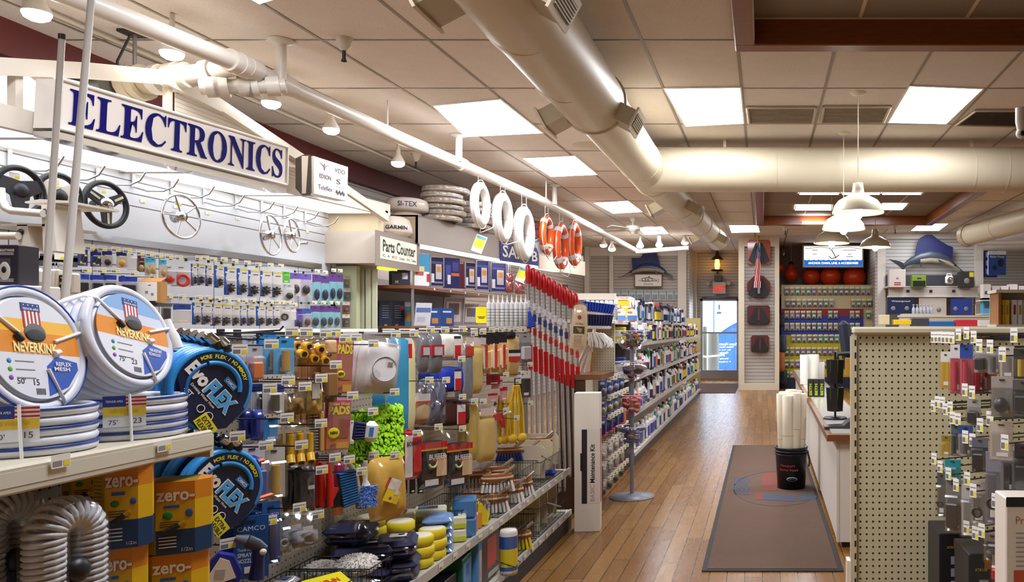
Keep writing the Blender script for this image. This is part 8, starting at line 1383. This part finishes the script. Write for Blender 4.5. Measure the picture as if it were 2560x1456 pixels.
# goods and shelves beyond the right gondola
e=thing('mid_gondola','low cream pegboard gondola behind the right one','shelving',loc=(P(2370,0,9.4).x,9.4,0));M().box((0,0,.76),(1.15,.04,1.5),PEGX).build('pegboard',e);M().box((0,.0,1.515),(1.18,.06,.02),GC).build('top_rail',e);M().box((0,-.12,.06),(1.15,.3,.12),BLACK).build('base',e)
for i,(bb,c,lb,nm)in enumerate((((2232,800,2276,812),'d8b418','yellow hand tool on the rail behind the pegboard','hand_tool'),((2277,796,2320,816),'3a3a40','dark grey block on the rail behind the pegboard','block'),((2320,804,2384,816),'1f5a9a','flat black and blue box on the rail behind the pegboard','flat_box'),((2386,800,2440,816),'c02a3a','red wrapped packs on the rail behind the pegboard','bagged_pack'),((2440,802,2470,816),'d8d4d0','white wrapped pack on the rail behind the pegboard','bagged_pack'),((2198,788,2222,812),'c8b890','small pegboard block beside the far peg wall','block'))):plate(bb,8.6,mat(c,.5),lb,nm,'goods',.12,group='goods on the rail behind the pegboard')
tag(M().box((P(2340,0,8.6).x,8.66,1.37),(1.25,.3,.02),GC).build('rail_shelf'),'narrow cream shelf carrying the goods behind the pegboard','shelf')
e=thing('book_shelf','white shelf box with yellow and white books at the right edge','shelf',loc=P(2540,812,6.6));M().box((0,.12,.13),(.36,.02,.28),GC).build('back_panel',e);M().box((0,0,.27),(.40,.26,.025),GC).build('top_board',e);M().box((-.17,0,.13),(.02,.24,.26),mat('a06a34',.5)).build('brown_side',e);M().box((0,0,-.01),(.4,.26,.02),GC).build('lower_board',e);ob=e.location
for i,(x,w,c)in enumerate(((-.13,.035,'dcb020'),(-.09,.035,'dcb020'),(-.03,.04,'dcd6d0'),(.015,.035,'e0dad4'),(.05,.02,'b8b4b0'),(.075,.02,'a8a4a0'),(.10,.02,'b8b4b0'))):tag(M().box((0,0,.1),(w,.16,.2),mat(c,.5)).box((0,-.081,.12),(w*.5,.002,.08),mat('8a3a3a' if c.startswith('d')and i>1 else '9a8a40',.5)).build('book',loc=ob+Vector((x,.02,.001))),'%s spined book on the right edge shelf, %s from the left'%('yellow' if i<2 else 'white' if i<4 else 'grey',nth(i)),'book','books on the right edge shelf')
e=thing('far_rack','pale pegboard rack with boxed goods beyond the slat wall at the right','shelving',loc=P(2500,0,14.0).xy.to_3d());M().box((.3,.3,.9),(1.3,.04,1.8),PEGX).build('pegboard',e)
for z in(1.2,1.62,1.86):M().box((.3,.08,z),(1.3,.4,.02),GC).build('shelf_board',e)
er=e.location
for z,n_,cs in((1.875,8,('d4ccc4','c4bcb6','dcd4cc')),(1.635,7,('4a9ac8','d4dce0','3a8ab8')),(1.215,7,('8a9aa8','d0ccc8','5a6a7a'))):
 for j in range(n_):tag(M().box((0,0,.12),(.13,.2,.24 if j%3 else .30),mat(cs[j%3],.5)).box((0,-.101,.12),(.08,.002,.06),mat('4a4e56',.5)).build('carton',loc=er+Vector((-.24+.155*j,.05,z))),'%s carton on the %s board of the far right rack, %s from left'%('pale' if z>1.8 else 'blue tinted' if z>1.5 else 'grey tinted','top' if z>1.8 else 'middle' if z>1.5 else 'lower',nth(j)),'box','cartons on the far right rack')
for bb,lb in(((2450,630,2470,692),'navy shelf unit of small boxes behind the blue pump pack'),):
 o,w,h=plate((2444,628,2490,694),19.5,mat('22306e',.5),lb,'box_shelf','shelf',.2)
 for i in range(3):
  for j in range(2):M(frame(((-.2+.22*j),-.11,.22-.2*i))).box((0,0,0),(.15,.04,.12),mat('c8c4cc',.5)).build('small_box',o)
o,w,h=plate((2470,628,2514,688),18.5,mat('1d4fa8',.4),'large blue and white carded pump pack at the right back','pump_pack','package',.06);q=M(frame((0,-.032,0)));q.box((0,0,h*.42),(w,.002,h*.16),PW);q.text('Bailer Pump',w*.8,h*.1,PW,c=(0,-.002,h*.25),bold=.02);q.ball((w*.2,0,0),(w*.16,.03,h*.16),BLACK,10,6);q.ball((-w*.15,0,-h*.2),(w*.12,.03,h*.1),BLACK,10,6);q.build('print',o)
tag(M().tube([P(2440,608,15.5),P(2560,606,15.5)],.05,PIPE,12).build('wall_pipe'),'white pipe crossing above the far right rack','pipe')
